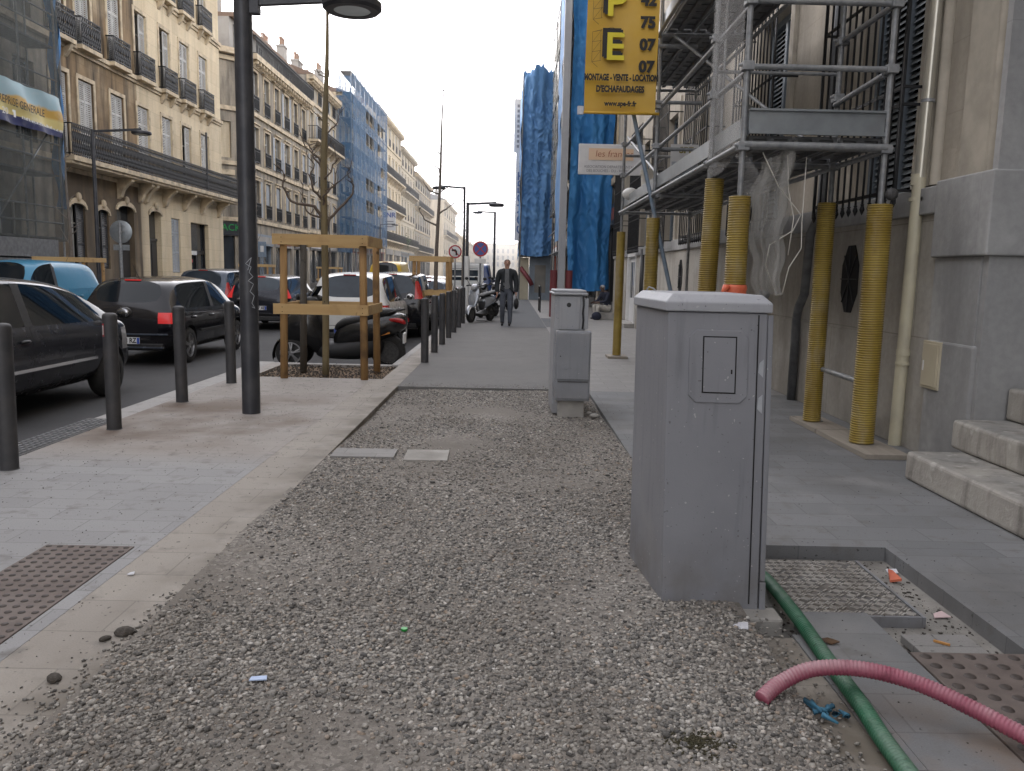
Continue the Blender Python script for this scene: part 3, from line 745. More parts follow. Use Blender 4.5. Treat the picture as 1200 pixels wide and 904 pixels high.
bare_tree('bare young tree with knobbly branches, growing inside the nearest timber guard', -2.49, 11.05, 5.6, .044, [
    (2.2, [(.02, -.1, 2.35), (.16, -.12, 2.5), (.2, -.1, 2.72)], .018), (3.1, [(.05, .06, 3.2), (.17, .08, 3.32), (.2, .08, 3.5)], .014), (2.75, [(-.07, -.06, 2.85), (-.22, -.08, 2.98), (-.3, -.08, 3.2)], .016), (2.0, [(-.06, .08, 2.1), (-.2, .1, 2.12), (-.33, .12, 2.3), (-.3, .1, 2.5)], .018), (2.55, [(.07, -.08, 2.62), (.18, -.1, 2.8), (.16, -.1, 3.02)], .015),
    (2.08, [(-.12, -.05, 2.22), (-.42, -.1, 2.27), (-.50, -.12, 2.45), (-.49, -.1, 2.6), (-.58, -.1, 2.74)], .024),
    (1.95, [(.10, .05, 2.12), (.27, .1, 2.3), (.37, .12, 2.42), (.36, .1, 2.55), (.29, .1, 2.68), (.35, .08, 2.8)], .022),
    (2.62, [(-.05, .1, 2.75), (-.17, .12, 2.86), (-.19, .1, 3.0), (-.28, .1, 3.1)], .02),
    (2.30, [(-.10, -.1, 2.42), (-.16, -.1, 2.6), (-.10, -.1, 2.75), (-.2, -.12, 2.9)], .018),
    (2.42, [(.1, .1, 2.5), (.26, .1, 2.62), (.36, .1, 2.72)], .014),
    (3.3, [(-.06, 0, 3.38), (-.14, 0, 3.44)], .012), (3.75, [(.05, 0, 3.82), (.08, 0, 3.95)], .012), (3.85, [(-.05, 0, 3.9), (-.08, 0, 3.98)], .01),
    (2.9, [(.06, 0, 3.0), (.12, 0, 3.12)], .012), (4.6, [(.1, 0, 4.8), (.13, .05, 5.1)], .014)], seed=1, lean=.06)
bare_tree('tall thin bare tree rising from the second timber guard', -1.98, 21.7, 6.4, .06, [(2.6, [(-.3, 0, 2.75), (-.45, 0, 3.0)], .03), (2.9, [(.35, 0, 3.1), (.6, .1, 3.3)], .025), (3.4, [(-.2, 0, 3.5), (-.35, 0, 3.75)], .025)], 'bark_far', seed=3, twigs=7, lean=.22)
bare_tree('bare thin tree before the netted front on the far left pavement', -12.9, 24.3, 5.2, .07, [], 'bark_far', -.12, seed=4, twigs=9)
bare_tree('bare thin tree in the far guard between the lamp post and the nearest guard', -12.7, 41.5, 6, .07, [], 'bark_far', -.12, seed=5, twigs=8)
bare_tree('bare thin tree before the blue netted scaffold', -12.7, 58, 6.5, .09, [], 'bark_far', -.12, seed=6, twigs=10)
bare_tree('bare far tree beside the lamp with the long arm', -2.2, 38, 6.0, .09, [], 'bark_far', seed=9, twigs=9)
bare_tree('bare far tree before the cream buildings', -12.7, 80, 7, .1, [], 'bark_far', -.12, seed=11, twigs=10)

# ================================================================== HOSES, LITTER
def hose(name, label, pts, r, mat, pitch, amp):
    P = [Vector(p) for p in pts]; Q = []
    for i in range(len(P)-1):       # Catmull-Rom
        p0, p1, p2, p3 = P[max(i-1, 0)], P[i], P[i+1], P[min(i+2, len(P)-1)]
        for k in range(60):
            t = k/60; Q.append(.5*((2*p1)+(-p0+p2)*t+(2*p0-5*p1+4*p2-p3)*t*t+(-p0+3*p1-3*p2+p3)*t**3))
    Q.append(P[-1]); D = [0]
    for i in range(1, len(Q)): D.append(D[-1]+(Q[i]-Q[i-1]).length)
    n = int(D[-1]/(pitch/5)); C = []; j = 0; rs = []
    for i in range(n+1):
        d = D[-1]*i/n
        while j < len(Q)-2 and D[j+1] < d: j += 1
        C.append(Q[j].lerp(Q[j+1], min(1, (d-D[j])/max(1e-6, D[j+1]-D[j])))); rs.append(r+amp*math.sin(2*math.pi*d/pitch))
    o = MB().tube(C, rs, 16).build(name, mat, None, smooth=True); return tag(o, label, 'hose')
hose('garden_hose', 'long green ribbed hose running past the big cabinet toward the viewer', [(1.14, 1.3, .03), (1.15, 2.19, .03), (1.17, 2.5, .032), (1.185, 2.85, .03), (1.205, 3.2, .028), (1.235, 3.6, .0), (1.25, 3.85, -.03), (1.18, 4.05, -.01), (1.0, 4.3, .03), (.95, 4.8, .03)], .028, M['hose_green'], .014, .0009)
hose('suction_hose', 'pinkish red ribbed hose arching over the green hose', [(.855, 2.535, .028), (.93, 2.585, .06), (1.04, 2.59, .11), (1.19, 2.56, .128), (1.34, 2.49, .118), (1.47, 2.38, .09), (1.62, 2.22, .055), (1.9, 1.9, .03), (2.4, 1.5, .03)], .0255, M['hose_red'], .0125, .0014)
def scrap(name, label, cat, loc, pts, mat, h=.004, rz=0):
    mb = MB(); n = len(pts)
    mb.add([(x, y, z) for x, y, z in pts] + [(x, y, z+h) for x, y, z in pts], [tuple(range(n-1, -1, -1)), tuple(range(n, 2*n))]+[(i, (i+1) % n, n+(i+1) % n, n+i) for i in range(n)])
    o = mb.build(name, mat, None); o.location = loc; o.rotation_euler = (0, 0, rz); tag(o, label, cat)
scrap('tile_shard', 'orange tile shard lying in the open pit', 'shard', (1.925, 3.90, -.068), [(-.025, -.03, 0), (.03, -.035, .01), (.012, .03, .03), (-.008, .035, .035)], M['tile_red'], .012)
scrap('paper_scrap', 'crumpled pale paper scrap by the footing of the big cabinet', 'litter', (.93, 3.10, .022), [(-.04, -.02, 0), (.035, -.03, .008), (.045, .012, .018), (-.02, .03, .006)], M['paper'])
scrap('paper_scrap', 'blue white paper scrap on the gravel at lower left', 'litter', (-.83, 2.63, .012), [(-.03, -.012, 0), (.03, -.01, .004), (.025, .012, .006), (-.028, .01, .002)], pm('pale blue paper', (.42, .52, .72), rough=.6))
scrap('bottle_cap', 'tiny green bottle cap on the gravel', 'litter', (-.39, 3.06, .004), [(.013*math.cos(a*.6283), .013*math.sin(a*.6283), 0) for a in range(10)], pm('green cap', (.02, .30, .05), rough=.4), .008)
scrap('paper_scrap', 'white plastic sliver in the far corner of the open pit', 'litter', (1.98, 4.02, -.07), [(-.03, -.02, 0), (.02, -.025, .004), (.03, .02, .008), (-.02, .03, .002)], M['paper'])
scrap('paper_scrap', 'pink white plastic sliver along the right wall of the open pit', 'litter', (1.94, 3.47, -.07), [(-.035, -.02, 0), (.04, -.015, .004), (.02, .03, .012), (-.02, .02, .002)], pm('pinkish plastic', (.55, .42, .42), rough=.5))
scrap('paper_scrap', 'white scrap on the wide pavement at left near the studded plate', 'litter', (-1.705, 3.59, .003), [(-.015, -.01, 0), (.018, -.012, .003), (.012, .012, .007), (-.01, .01, .002)], M['paper'])
scrap('cigarette_end', 'cigarette end lying on the loose slab in the pit', 'litter', (1.75, 3.10, -.026), [(-.03, -.004, 0), (.03, -.004, 0), (.03, .004, 0), (-.03, .004, 0)], pm('filter orange', (.5, .25, .08)), .008, -.7)
scrap('dead_leaf', 'brown curled leaf on the slabs beside the green hose', 'leaf', (1.27, 3.02, .004), [(-.03, -.008, .008), (.0, -.014, 0), (.035, -.006, .006), (.03, .01, .004), (-.005, .016, .012), (-.03, .01, .01)], M['leaf'])
mb = MB()
for k in range(9):
    a = random.uniform(-.05, .05); b = random.uniform(-.035, .035)
    mb.tube([(a, b, .004), (a+random.uniform(-.03, .03), b+random.uniform(-.03, .03), .018), (a+random.uniform(-.045, .045), b+random.uniform(-.04, .04), .006)], [.004, .010, .004], 6)
o = mb.build('rag', M['blue_rag'], None, smooth=True); o.location = (1.06, 2.50, 0); tag(o, 'torn blue rag between the two hoses', 'rag')
for k, (x, y, s, l) in enumerate(((-1.45, 2.98, .03, 'largest dark clod on the border slabs by the gravel'), (-1.52, 2.62, .024, 'flat dark clod on the border slabs nearer the camera'), (-1.50, 2.93, .018, 'smallest dark clod beside the largest one'))):
    o = MB().ell((0, 0, 0), (s*1.3, s, s*.6), 7, 9).build('earth_clod', M['clod'], None); o.location = (x, y, s*.35); o.rotation_euler = (.2, 0, k*2.); tag(o, l, 'clod')
mb = MB()
for k in range(260):
    a = random.uniform(0, 6.28); r = abs(random.gauss(0, .055)); x = .59+r*math.cos(a); y = 2.30+r*.8*math.sin(a); h = random.uniform(.003, .010)
    mb.tube([(x, y, gz(x, y)), (x+random.uniform(-.012, .012), y+random.uniform(-.012, .012), gz(x, y)+h)], [.004, .0015], 4)
tag(mb.build('moss_tuft', pm('dark moss', (.045, .042, .022), (.07, .06, .035), 60, .95), None), kind='stuff')

# ================================================================== RIGHT BUILDING
M['limestone_r'] = m_stone('dull limestone, right', (.43, .385, .315), (.48, .43, .355), (.20, .18, .15), .5, 1.4, .55, .25)
M['moulding'] = pm('moulded stone', (.43, .39, .32), (.48, .435, .36), 4, .85, bump=.15, dirt=(.2, .18, .15), dscale=3, damt=.5)
M['plinth'] = m_stone('grimy plinth stone', (.47, .44, .385), (.38, .355, .315), (.13, .12, .105), .55, 1.15, .95, .7, zdirt=1., pale=(.46, .445, .41))
M['pier'] = m_stone('blue grey pier stone', (.39, .388, .38), (.33, .332, .33), (.13, .13, .13), .5, 3., 1.6, .3, zdirt=.8, mort=.004, pale=(.48, .48, .47))
def m_step():
    t = MT('worn limestone step', .8); t.col = (.39, .37, .33)
    t.mix(t.noise(2.2, 6), (.32, .30, .27))
    up = _n(t.nt, 'ShaderNodeSeparateXYZ'); t.L(t.geo.outputs['Normal'], up.inputs[0])
    t.mix(t.math('MULTIPLY', t.rng(up.outputs[2], .5, .95), t.noise(3, 6, lo=.3, hi=.6)), (.235, .23, .215))
    st = t.noise(2.5, 6, t.mapped((3.5, 3.5, .8)), lo=.5, hi=.68); t.mix(t.math('MULTIPLY', st, .65), (.12, .11, .095))
    t.mix(t.math('MULTIPLY', t.noise(9, 5, lo=.6, hi=.7), .5), (.55, .53, .49))
    t.bump(t.noise(14, 6, lo=0, hi=1), .5, .02); t.bump(t.noise(60, 4, lo=0, hi=1), .3, .006)
    return t.done()
M['step'] = m_step()
M['shutter_dk'] = pm('slate grey louvres', (.15, .17, .18), (.12, .135, .145), 5, .6)
M['glass_dk'] = pm('dark window glass', (.012, .014, .016), rough=.08, spec=.6)
M['frame_blue'] = pm('blue grey window frame', (.20, .235, .27), (.17, .20, .23), 6, .5)
M['cream_pipe'] = pm('cream pvc pipe', (.55, .51, .37), (.50, .46, .34), 4, .45, dirt=(.35, .32, .26), dscale=5, damt=.4)
M['zinc_pipe'] = pm('cream zinc pipe', (.52, .50, .43), (.45, .43, .37), 3, .28, .55)
M['cream_panel'] = pm('cream panel', (.50, .45, .33), (.46, .41, .30), 5, .5)

def wall(mb, T, u0, u1, z0, z1, ops, depth=.22):
    """wall face in the (u,z) plane with real openings and reveals; T(u,z,d) gives the 3D point, d outward"""
    us = sorted(set([u0, u1] + [o[i] for o in ops for i in (0, 1) if u0 < o[i] < u1])); zs = sorted(set([z0, z1] + [o[i] for o in ops for i in (2, 3) if z0 < o[i] < z1]))
    for a, b in zip(us, us[1:]):
        for c, d in zip(zs, zs[1:]):
            m, n = (a+b)/2, (c+d)/2
            if any(o[0] < m < o[1] and o[2] < n < o[3] for o in ops): continue
            mb.quad(T(a, c, 0), T(b, c, 0), T(b, d, 0), T(a, d, 0))
    for a, b, c, d in [o[:4] for o in ops]:
        k = -depth
        mb.quad(T(a, c, 0), T(a, d, 0), T(a, d, k), T(a, c, k)); mb.quad(T(b, c, 0), T(b, c, k), T(b, d, k), T(b, d, 0))
        mb.quad(T(a, d, 0), T(b, d, 0), T(b, d, k), T(a, d, k)); mb.quad(T(a, c, 0), T(a, c, k), T(b, c, k), T(b, c, 0))
    return mb
def tb(mb, T, u0, u1, z0, z1, d0, d1):
    v = [T(u, z, d) for u in (u0, u1) for z in (z0, z1) for d in (d0, d1)]
    return mb.add(v, [(0,1,3,2),(4,6,7,5),(0,4,5,1),(2,3,7,6),(0,2,6,4),(1,5,7,3)])
def Tx(X, s): return lambda u, z, d: (X+s*d, u, z)
def Ty(Y): return lambda u, z, d: (u, Y-d, z)

RB = thing('stone_building', 'long limestone building on the right with grimy plinth and barred tall windows behind the scaffold', 'building', (3.5, 14, 0))
XR = 3.5; T = Tx(XR, -1)
wins = [(c-.62, c+.62, 2.18, 4.9) for c in (7.95, 11.5, 15., 18.5, 22., 25.3)] 
ops = list(wins) + [(-4.5, 5.93, .0, 4.6)]
up = [(c-.6, c+.6, 6.3, 9.2) for c in (7.95, 11.5, 15., 18.5, 22., 25.3, 4.2, .5)] + [(c-.6, c+.6, 10.6, 13.) for c in (7.95, 11.5, 15., 18.5, 22., 25.3, 4.2, .5)]
wall(MB(), T, -34, 27.4, 0, 14.6, ops+up, .3).build('wall', M['limestone_r'], RB)
tb(MB(), T, -34, 27.4, 0, 14.6, -.7, -.65).build('inner_wall', M['slot'], RB)
MB().box(3.1, 3.5, -34, 27.4, 14.6, 15.1).box(3.2, 3.5, -34, 27.4, 14.3, 14.598).build('cornice', M['moulding'], RB)
MB().box(3.5, 14, -34, 27.4, 15.1, 15.3).box(4.16, 14, -34, 27.4, 0, 15.09).build('roof', M['shutter_dk'], RB)
# plinth with octagonal cellar vents
mb = MB(); X1 = 3.4
tb(mb, Tx(X1, -1), 6.625, 22.5, 0, 1.95, -.098, 0); tb(mb, Tx(X1, -1), 24.2, 27.4, 0, 1.95, -.098, 0)
mb.build('plinth', M['plinth'], RB)
mb = MB(); tb(mb, Tx(3.36, -1), 6.645, 22.5, 1.952, 2.17, -.139, 0); tb(mb, Tx(3.36, -1), 24.2, 27.4, 1.952, 2.17, -.139, 0); mb.build('plinth_band', M['pier'], RB, bevel=.01)
mb = MB(); tb(mb, Tx(3.385, -1), 7.1, 10.4, .0, .92, -.014, 0); tb(mb, Tx(3.385, -1), 10.6, 14.4, 0, .92, -.014, 0); tb(mb, Tx(3.385, -1), 14.6, 22.4, 0, .92, -.014, 0); mb.build('plinth_skirt', M['plinth'], RB, bevel=.008)
for c in (8.28, 12.9, 16.6, 19.9):
    oc = [(c+.27*math.cos(a)*.8, 1.42+.36*math.sin(a)) for a in [R(22.5+45*k) for k in range(8)]]
    v = MB().prism(oc, lambda u, z: (3.399, u, z), lambda u, z: (3.392, u, z)).build('cellar_vent', M['slot'], RB)
    mb = MB()
    for k in range(4):
        a = R(45*k); mb.bar((3.388, c+.2*math.cos(a), 1.42+.33*math.sin(a)), (3.388, c-.2*math.cos(a), 1.42-.33*math.sin(a)), .016, .01)
    mb.build('vent_grille', M['wrought'], v)
# pier at the door and the doorway beyond the picture edge
MB().box(3.402, 4.6, 5.9, 5.968, 0, 4.6).box(3.388, 3.7, 5.972, 6.62, 0, 1.60).build('pier', M['pier'], RB)
MB().box(3.352, 4.6, 5.86, 6.64, 1.602, 2.20).build('pier_band', M['pier'], RB, bevel=.012)
MB().box(3.375, 3.7, 5.94, 6.60, 0, .95).build('pier_foot', M['pier'], RB, bevel=.02)
mb = MB()
for k, (y, w, p) in enumerate(((6.08, .10, .05), (6.22, .05, .035), (6.30, .03, .06), (6.38, .05, .03), (6.92, .07, .05), (7.02, .05, .08), (7.10, .05, .05), (7.16, .05, .03))):
    mb.cyl((3.5-p*.3, y, 2.202), (3.5-p*.3, y, 6.2), w*.5+p*.3, n=14)
mb.box(3.44, 3.6, 6.02, 6.5, 2.202, 6.2)
mb.build('door_moulding', M['moulding'], RB, auto=40)
MB().box(4.2, 4.25, -4.5, 5.88, 0, 4.6).build('entrance_door', M['shutter_dk'], RB)
MB().box(3.78, 3.86, 5.885, 5.9, 2.45, 2.85).build('door_plate', M['iron_dark'], RB)
for k, (x0, z1, y1) in enumerate(((2.86, .205, 5.76), (3.24, .42, 5.885), (3.62, .66, 5.885))):
    mb = MB(); mb.box(x0, 4.2, -3, y1, 0 if k == 0 else [.207, .422][k-1], z1); mb.build('step', M['step'], RB, bevel=.028, seg=3)
# windows
def louvres(mb, T, u0, u1, z0, z1, d, n):
    for k in range(n):
        z = z0+(z1-z0)*(k+.5)/n; h = (z1-z0)/n
        a = [T(u0, z-h*.35, d+.02), T(u1, z-h*.35, d+.02), T(u1, z+h*.45, d-.012), T(u0, z+h*.45, d-.012)]
        mb.quad(*a)
    return mb
for c in (7.95, 11.5, 15., 18.5, 22., 25.3):
    a, b, z0, z1 = c-.62, c+.62, 2.18, 4.9
    w = MB()
    for (p, q, r_, s_) in ((a, a+.07, z0, z1), (b-.07, b, z0, z1), (a+.07, b-.07, z1-.08, z1), (c-.04, c+.04, z0, z1-.08)): tb(w, T, p, q, r_, s_, -.22, -.12)
    wn = w.build('window', M['frame_blue'], RB)
    tb(MB(), T, a+.05, b-.05, z0, z1, -.28, -.25).build('pane', M['glass_dk'], wn)
    louvres(MB(), T, a+.07, b-.07, z0+.02, z1-.1, -.17, 42).build('louvre_blind', M['shutter_dk'], wn)
    tb(tb(MB(), T, a-.2, a-.04, z0, z1+.25, -.01, .05), T, b+.04, b+.2, z0, z1+.25, -.01, .05).build('window_surround', M['moulding'], wn, bevel=.01)
    # ironwork grille standing off the wall
    g = MB(); gx = 3.2; lo = 2.0
    for k in range(13):
        y = c-.9+1.8*k/12
        g.tube([(gx, y, lo+.10), (gx, y, 5.2)], .0115, 6, False)
        g.lathe([(.001, 0), (.012, .02), (.024, .05), (.013, .085), (.02, .095), (.013, .10)], (gx, y, lo), n=8)
    for z in (2.16, 2.86, 3.0, 3.9, 4.8):
        g.bar((gx+.002, c-.95, z), (gx+.002, c+.95, z), .012, .03)
        for y in (c-.93, c+.93): g.bar((gx, y, z), (3.5, y, z), .03, .02)
    for y in (c-.93, c+.93): g.bar((gx, y, lo+.05), (gx, y, 5.2), .022, .022)
    g.build('window_grille', M['wrought'], RB)
for (a, b, z0, z1) in up:
    w = MB(); c = (a+b)/2
    for (p, q, r_, s_) in ((a, a+.07, z0, z1), (b-.07, b, z0, z1), (a+.07, b-.07, z1-.08, z1), (c-.04, c+.04, z0, z1-.08)): tb(w, T, p, q, r_, s_, -.2, -.12)
    wn = w.build('window', M['frame_blue'], RB); tb(MB(), T, a+.05, b-.05, z0, z1, -.28, -.25).build('pane', M['glass_dk'], wn)
    louvres(MB(), T, a+.07, b-.07, z0+.02, z1-.1, -.16, 30).build('louvre_blind', M['shutter_dk'], wn)
# small far door of the same front
d = MB(); tb(d, T, 22.55, 22.68, .1, 2.05, -.05, .12); tb(d, T, 24.02, 24.15, .1, 2.05, -.05, .12); tb(d, T, 22.68, 24.02, 1.95, 2.05, -.05, .12)
dr = d.build('service_door', M['white'], RB); tb(MB(), T, 22.68, 24.02, .1, 1.95, .0, .04).build('door_leaf', M['sign_white'], dr)
tb(tb(MB(), T, 22.85, 23.25, .8, 1.8, .042, .05), T, 23.45, 23.85, .8, 1.8, .042, .05).build('door_glazing', M['glass_dk'], dr)
MB().box(3.1, 3.5, 22.4, 24.3, 0, .12).build('door_step', M['concrete'], RB, bevel=.01)
# drainpipe, meter panel, other pipes
dp = thing('drainpipe', 'cream drainpipe with shiny metal upper length, near the steps on the right', 'drainpipe', (3.38, 6.95, 0))
MB().cyl((3.36, 6.98, 0), (3.365, 6.95, 2.26), .052, n=20).build('lower_pipe', M['cream_pipe'], dp, auto=40)
MB().cyl((3.365, 6.95, 2.26), (3.40, 6.93, 6.5), .047, n=20).build('upper_pipe', M['zinc_pipe'], dp, auto=40)
for z, h, r in ((.78, .05, .058), (.70, .025, .06), (2.20, .09, .06), (2.07, .03, .062)):
    MB().cyl((3.363, 6.965, z), (3.363, 6.965, z+h), r, n=20).build('collar', M['cream_pipe'], dp, auto=40)
MB().cyl((3.375, 6.945, 2.86), (3.375, 6.945, 2.885), .055, n=20).build('collar', M['galv'], dp, auto=40)
MB().box(3.36, 3.45, 6.86, 6.89, 2.07, 2.10).build('bracket', M['cream_pipe'], dp)
m = thing('gas_meter_box', 'cream meter door let into the plinth beside the drainpipe', 'meter box', (3.38, 6.5, .75))
MB().box(3.36, 3.40, 6.37, 6.64, .56, .94).build('frame', M['cream_panel'], m, bevel=.004)
MB().box(3.352, 3.361, 6.39, 6.62, .58, .92).build('door', M['cream_panel'], m, bevel=.003)
MB().box(3.349, 3.353, 6.585, 6.605, .70, .78).build('label_strip', M['white'], m)
def wall_pipe(label, pts, r, mat):
    o = MB().tube(pts, r, 10).build('wall_pipe', mat, None, smooth=True); tag(o, label, 'pipe')
wall_pipe('grey kinked downpipe on the plinth left of the first cellar vent', [(3.33, 9.55, 0), (3.33, 9.55, .95), (3.28, 9.35, 1.1), (3.28, 9.2, 1.25), (3.28, 9.15, 1.9), (3.36, 9.1, 2.15), (3.42, 9.1, 5)], .05, M['galv_dark'])
wall_pipe('black downpipe between the far cellar vents', [(3.34, 14.2, 0), (3.34, 14.2, 2.15), (3.38, 14.2, 2.3)], .07, M['blackplastic'])
wall_pipe('pale upper length of downpipe above the black one', [(3.40, 14.2, 2.2), (3.42, 14.2, 7)], .045, M['galv'])
wall_pipe('thin black downpipe beside the far service door', [(3.38, 21.3, 0), (3.38, 21.3, 2.1)], .07, M['blackplastic'])

# ================================================================== SCAFFOLD
SC = thing('scaffold', 'galvanised tube scaffold with steel decks in front of the right-hand stone building', 'scaffold', (2.42, 10.4, 0))
xo, xi = 1.85, 3.0; ys = (6.82, 7.9, 10.95, 14.1)
rt = .0242
def coup(mb, x, y, z): mb.box(x-.045, x+.045, y-.05, y+.05, z-.035, z+.035); mb.cyl((x-.07, y, z+.01), (x+.07, y, z+.01), .014, n=8)
for y in ys:
    for x in (xo, xi):
        p = MB().cyl((x, y, .02), (x, y, 8.2), rt, n=14); p.build('standard', M['galv'], SC, auto=40)
        for z in (2.46, 3.08, 3.58):
            c = MB(); coup(c, x, y, z); c.build('coupler', M['galv'], SC, bevel=.006)
        MB().box(x-.06, x+.06, y-.06, y+.06, .04, .05).build('base_plate', M['galv'], SC)
def rail(a, b, r=rt, mat='galv'): MB().cyl(a, b, r, n=12).build('ledger', M[mat], SC, auto=40)
for a, b in zip(ys, ys[1:]):
    for z in (2.46, 3.08, 3.58, 4.46, 5.1, 5.6): rail((xo+.045 if z not in (2.46, 4.46) else xo-.03, a, z), (xo+.045 if z not in (2.46, 4.46) else xo-.03, b, z))
    for z in (2.46, 4.46): rail((xi+.03, a, z), (xi+.03, b, z))
    for zd in (2.53, 4.53):          # three steel planks a bay, perforated ribs under them
        for k in range(3):
            x0 = xo+.06+k*.365
            p = MB().box(x0, x0+.345, a+.03, b-.03, zd, zd+.022).box(x0, x0+.03, a+.03, b-.03, zd-.045, zd).box(x0+.315, x0+.345, a+.03, b-.03, zd-.045, zd).box(x0+.14, x0+.2, a+.03, b-.03, zd-.03, zd)
            q = int((b-a)/.25)
            for i in range(q): p.box(x0+.03, x0+.315, a+.06+i*.25, a+.08+i*.25, zd-.012, zd)
            p.build('deck_plank', M['galv_dark'], SC)
        MB().box(xo+.02, xo+.045, a+.01, b-.01, zd+.025, zd+.18).build('toe_board', M['alu'], SC)
for y in ys:
    for z in (2.46, 4.46): rail((xo-.05, y+.0, z), (xi+.05, y, z))
rail((xo+.02, 6.82, 3.08), (xi-.02, 6.82, 3.08)); rail((xo+.02, 6.82, 3.58), (xi-.02, 6.82, 3.58))
for z in (3.08, 3.58): rail((xi, 6.82, z), (xi, 7.9, z)) if z == 3.58 else rail((xi-.03, 6.86, z-.03), (xi-.02, 7.9, z-.06))
tb_ = MB().box(xo+.03, xi-.03, 6.79, 6.815, 2.57, 2.735).box(xo+.03, xi-.03, 6.765, 6.816, 2.735, 2.752).box(xo+.03, xi-.03, 6.765, 6.79, 2.555, 2.585)
tb_.build('end_toe_board', M['alu'], SC)
rail((xo-.0, 6.79, 2.47), (xi, 6.79, 2.47), .03)
for y in (7.9, 10.95): rail((xi, y, .55), (xi, y+.01, .56))
rail((3.0, 6.85, .55), (3.0, 7.9, .56))
rail((1.55, 10.9, 3.62), (2.4, 10.9, 3.62), .024); rail((1.2, 10.87, 4.30), (2.3, 10.87, 4.30), .026)
rail((1.85, 10.97, 3.05), (3.0, 10.97, 3.05)); rail((1.85, 14.12, 3.4), (3.0, 14.12, 3.4)); rail((1.85, 7.93, 3.3), (3., 7.93, 3.3), .016)
for a, b in ((10.95, 14.1),):
    rail((xo+.05, a, 2.7), (xo+.05, b, 3.7), .02)
rail((2.2, 9.0, 2.56), (2.2, 9.0, 4.4), .016); rail((xi, 7.9, 2.5), (2.0, 10.9, 4.45), .02)
MB().cyl((1.47, 10.99, 3.75), (2.42, 10.88, .02), .0275, n=14).build('raking_prop', M['bluesteel'], SC, auto=40)
# yellow ribbed sleeves round the feet
SL = [(1.85, 6.82, 2.085, 'yellow ribbed sleeve with orange tape, nearest post behind the big cabinet'), (1.85, 7.9, 2.33, 'tall yellow ribbed sleeve behind the taped one'), (3.0, 6.82, 2.04, 'yellow ribbed sleeve on the post nearest the steps'), (3.0-.045, 7.86, 2.14, 'yellow ribbed sleeve split open, beside the barred window'), (1.85, 10.95, 2.18, 'yellow ribbed sleeve crossed by the raking prop'), (1.85, 14.1, 2.16, 'slim far yellow ribbed sleeve beyond the small cabinet'), (3.0, 10.95, 1.95, 'yellow ribbed sleeve in the shade of the inner row')]
for i, (x, y, h, lab) in enumerate(SL):
    r = (.09, .09, .10, .085, .09, .075, .075)[i]; pr = []
    n = int((h-.05)/.02)
    for k in range(n):
        z = .05+k*.02; pr += [(r-.007, z-.003), (r, z+.002), (r, z+.008), (r-.007, z+.013)]
    if i == 3:
        mb = MB(); a0, a1 = R(70), R(350); v = []; N = 14
        for (rr, z) in pr:
            for k in range(N+1): t = a0+(a1-a0)*k/N; v.append((rr*math.cos(t), rr*math.sin(t), z))
        mb.add(v, [(a*(N+1)+k, a*(N+1)+k+1, (a+1)*(N+1)+k+1, (a+1)*(N+1)+k) for a in range(len(pr)-1) for k in range(N)])
    else: mb = MB().lathe(pr, n=20)
    o = mb.build('pipe_sleeve', M['sleeve'], None, smooth=True, fixn=False); o.location = (x, y, 0)
    if i == 1: o.rotation_euler = (0, R(1.2), 0)
    tag(o, lab, 'pipe sleeve', 'yellow sleeves on the scaffold feet')
r = MB()
r.lathe([(.092, 1.26), (.099, 1.275), (.095, 1.295), (.102, 1.32), (.096, 1.345), (.092, 1.35)], (1.85, 6.82, 0), n=20)
r.tube([(1.78, 6.75, 1.33), (1.745, 6.72, 1.32), (1.73, 6.72, 1.285), (1.75, 6.73, 1.265)], [.02, .026, .02, .006], 7)
tag(r.build('tape_knot', M['ribbon'], None, smooth=True), 'orange tape knotted round the nearest yellow sleeve', 'tape')
for i, (x0, x1, y0, y1, lab) in enumerate(((2.84, 3.20, 6.36, 7.42, 'grey timber sole board under the sleeve nearest the steps'), (2.84, 3.16, 7.45, 8.15, 'grey timber sole board under the split sleeve'), (1.68, 2.02, 13.9, 14.3, 'small sole board under the slim far sleeve'), (1.7, 2.0, 6.5, 8.2, 'long sole board hidden behind the big cabinet'))):
    o = MB().box(x0, x1, y0, y1, .0, .042).build('sole_board', M['pad_wood'], None, bevel=.004); tag(o, lab, 'timber board', 'sole boards under the scaffold')
# netting
def net(label, fn, nu, nv, mat, name='debris_net'):
    o = MB().grid(fn, nu, nv).build(name, mat, None, smooth=True, fixn=False); return tag(o, label, 'net')
net('pale see-through net stretched on the first bay of the scaffold', lambda u, v: (1.815+.03*math.sin(v*9+u*5)*u*(1-u)*4 + .06*max(0, .2-v), 6.84+1.08*u, 2.36+3.6*v+.05*math.sin(u*7)*(1-v)), 16, 40, M['net_pale'])
mb = MB()
def hang(u, v):      # bunched length of net hanging under the deck
    z = 2.42-1.15*v; w = .32*(1-.5*v)*(.5+.5*math.sin(min(1, v*1.6+.15)*math.pi/2)); cxx = 2.17-.07*math.sin(v*2.6)+.03*v+.015*math.sin(v*19)
    a = u*math.pi*2
    return (cxx+w*.5*math.cos(a)*(1+.3*math.sin(7*a+v*5)+.12*math.sin(17*a-v*9)), 6.92+.11*math.sin(a)*(1+.4*math.sin(6*a+v*3)), z+.06*math.cos(a)*(1-v))
mb.grid(hang, 110, 44)
tag(mb.build('hanging_net', M['net_pale2'], None, smooth=True, fixn=False), 'bunched pale net hanging below the near end of the deck', 'net')
mb = MB(); mb.grid(lambda u, v: (1.86+.42*u-.1*u*u, 6.86-.02*math.sin(v*8)+.05*v, 2.45-.50*u-.42*v*(1-.3*u)+.12*math.sin(u*5)*v), 14, 10)
tag(mb.build('hanging_net', M['net_pale'], None, smooth=True, fixn=False), 'loose flap of pale net slung from the near outer post', 'net')
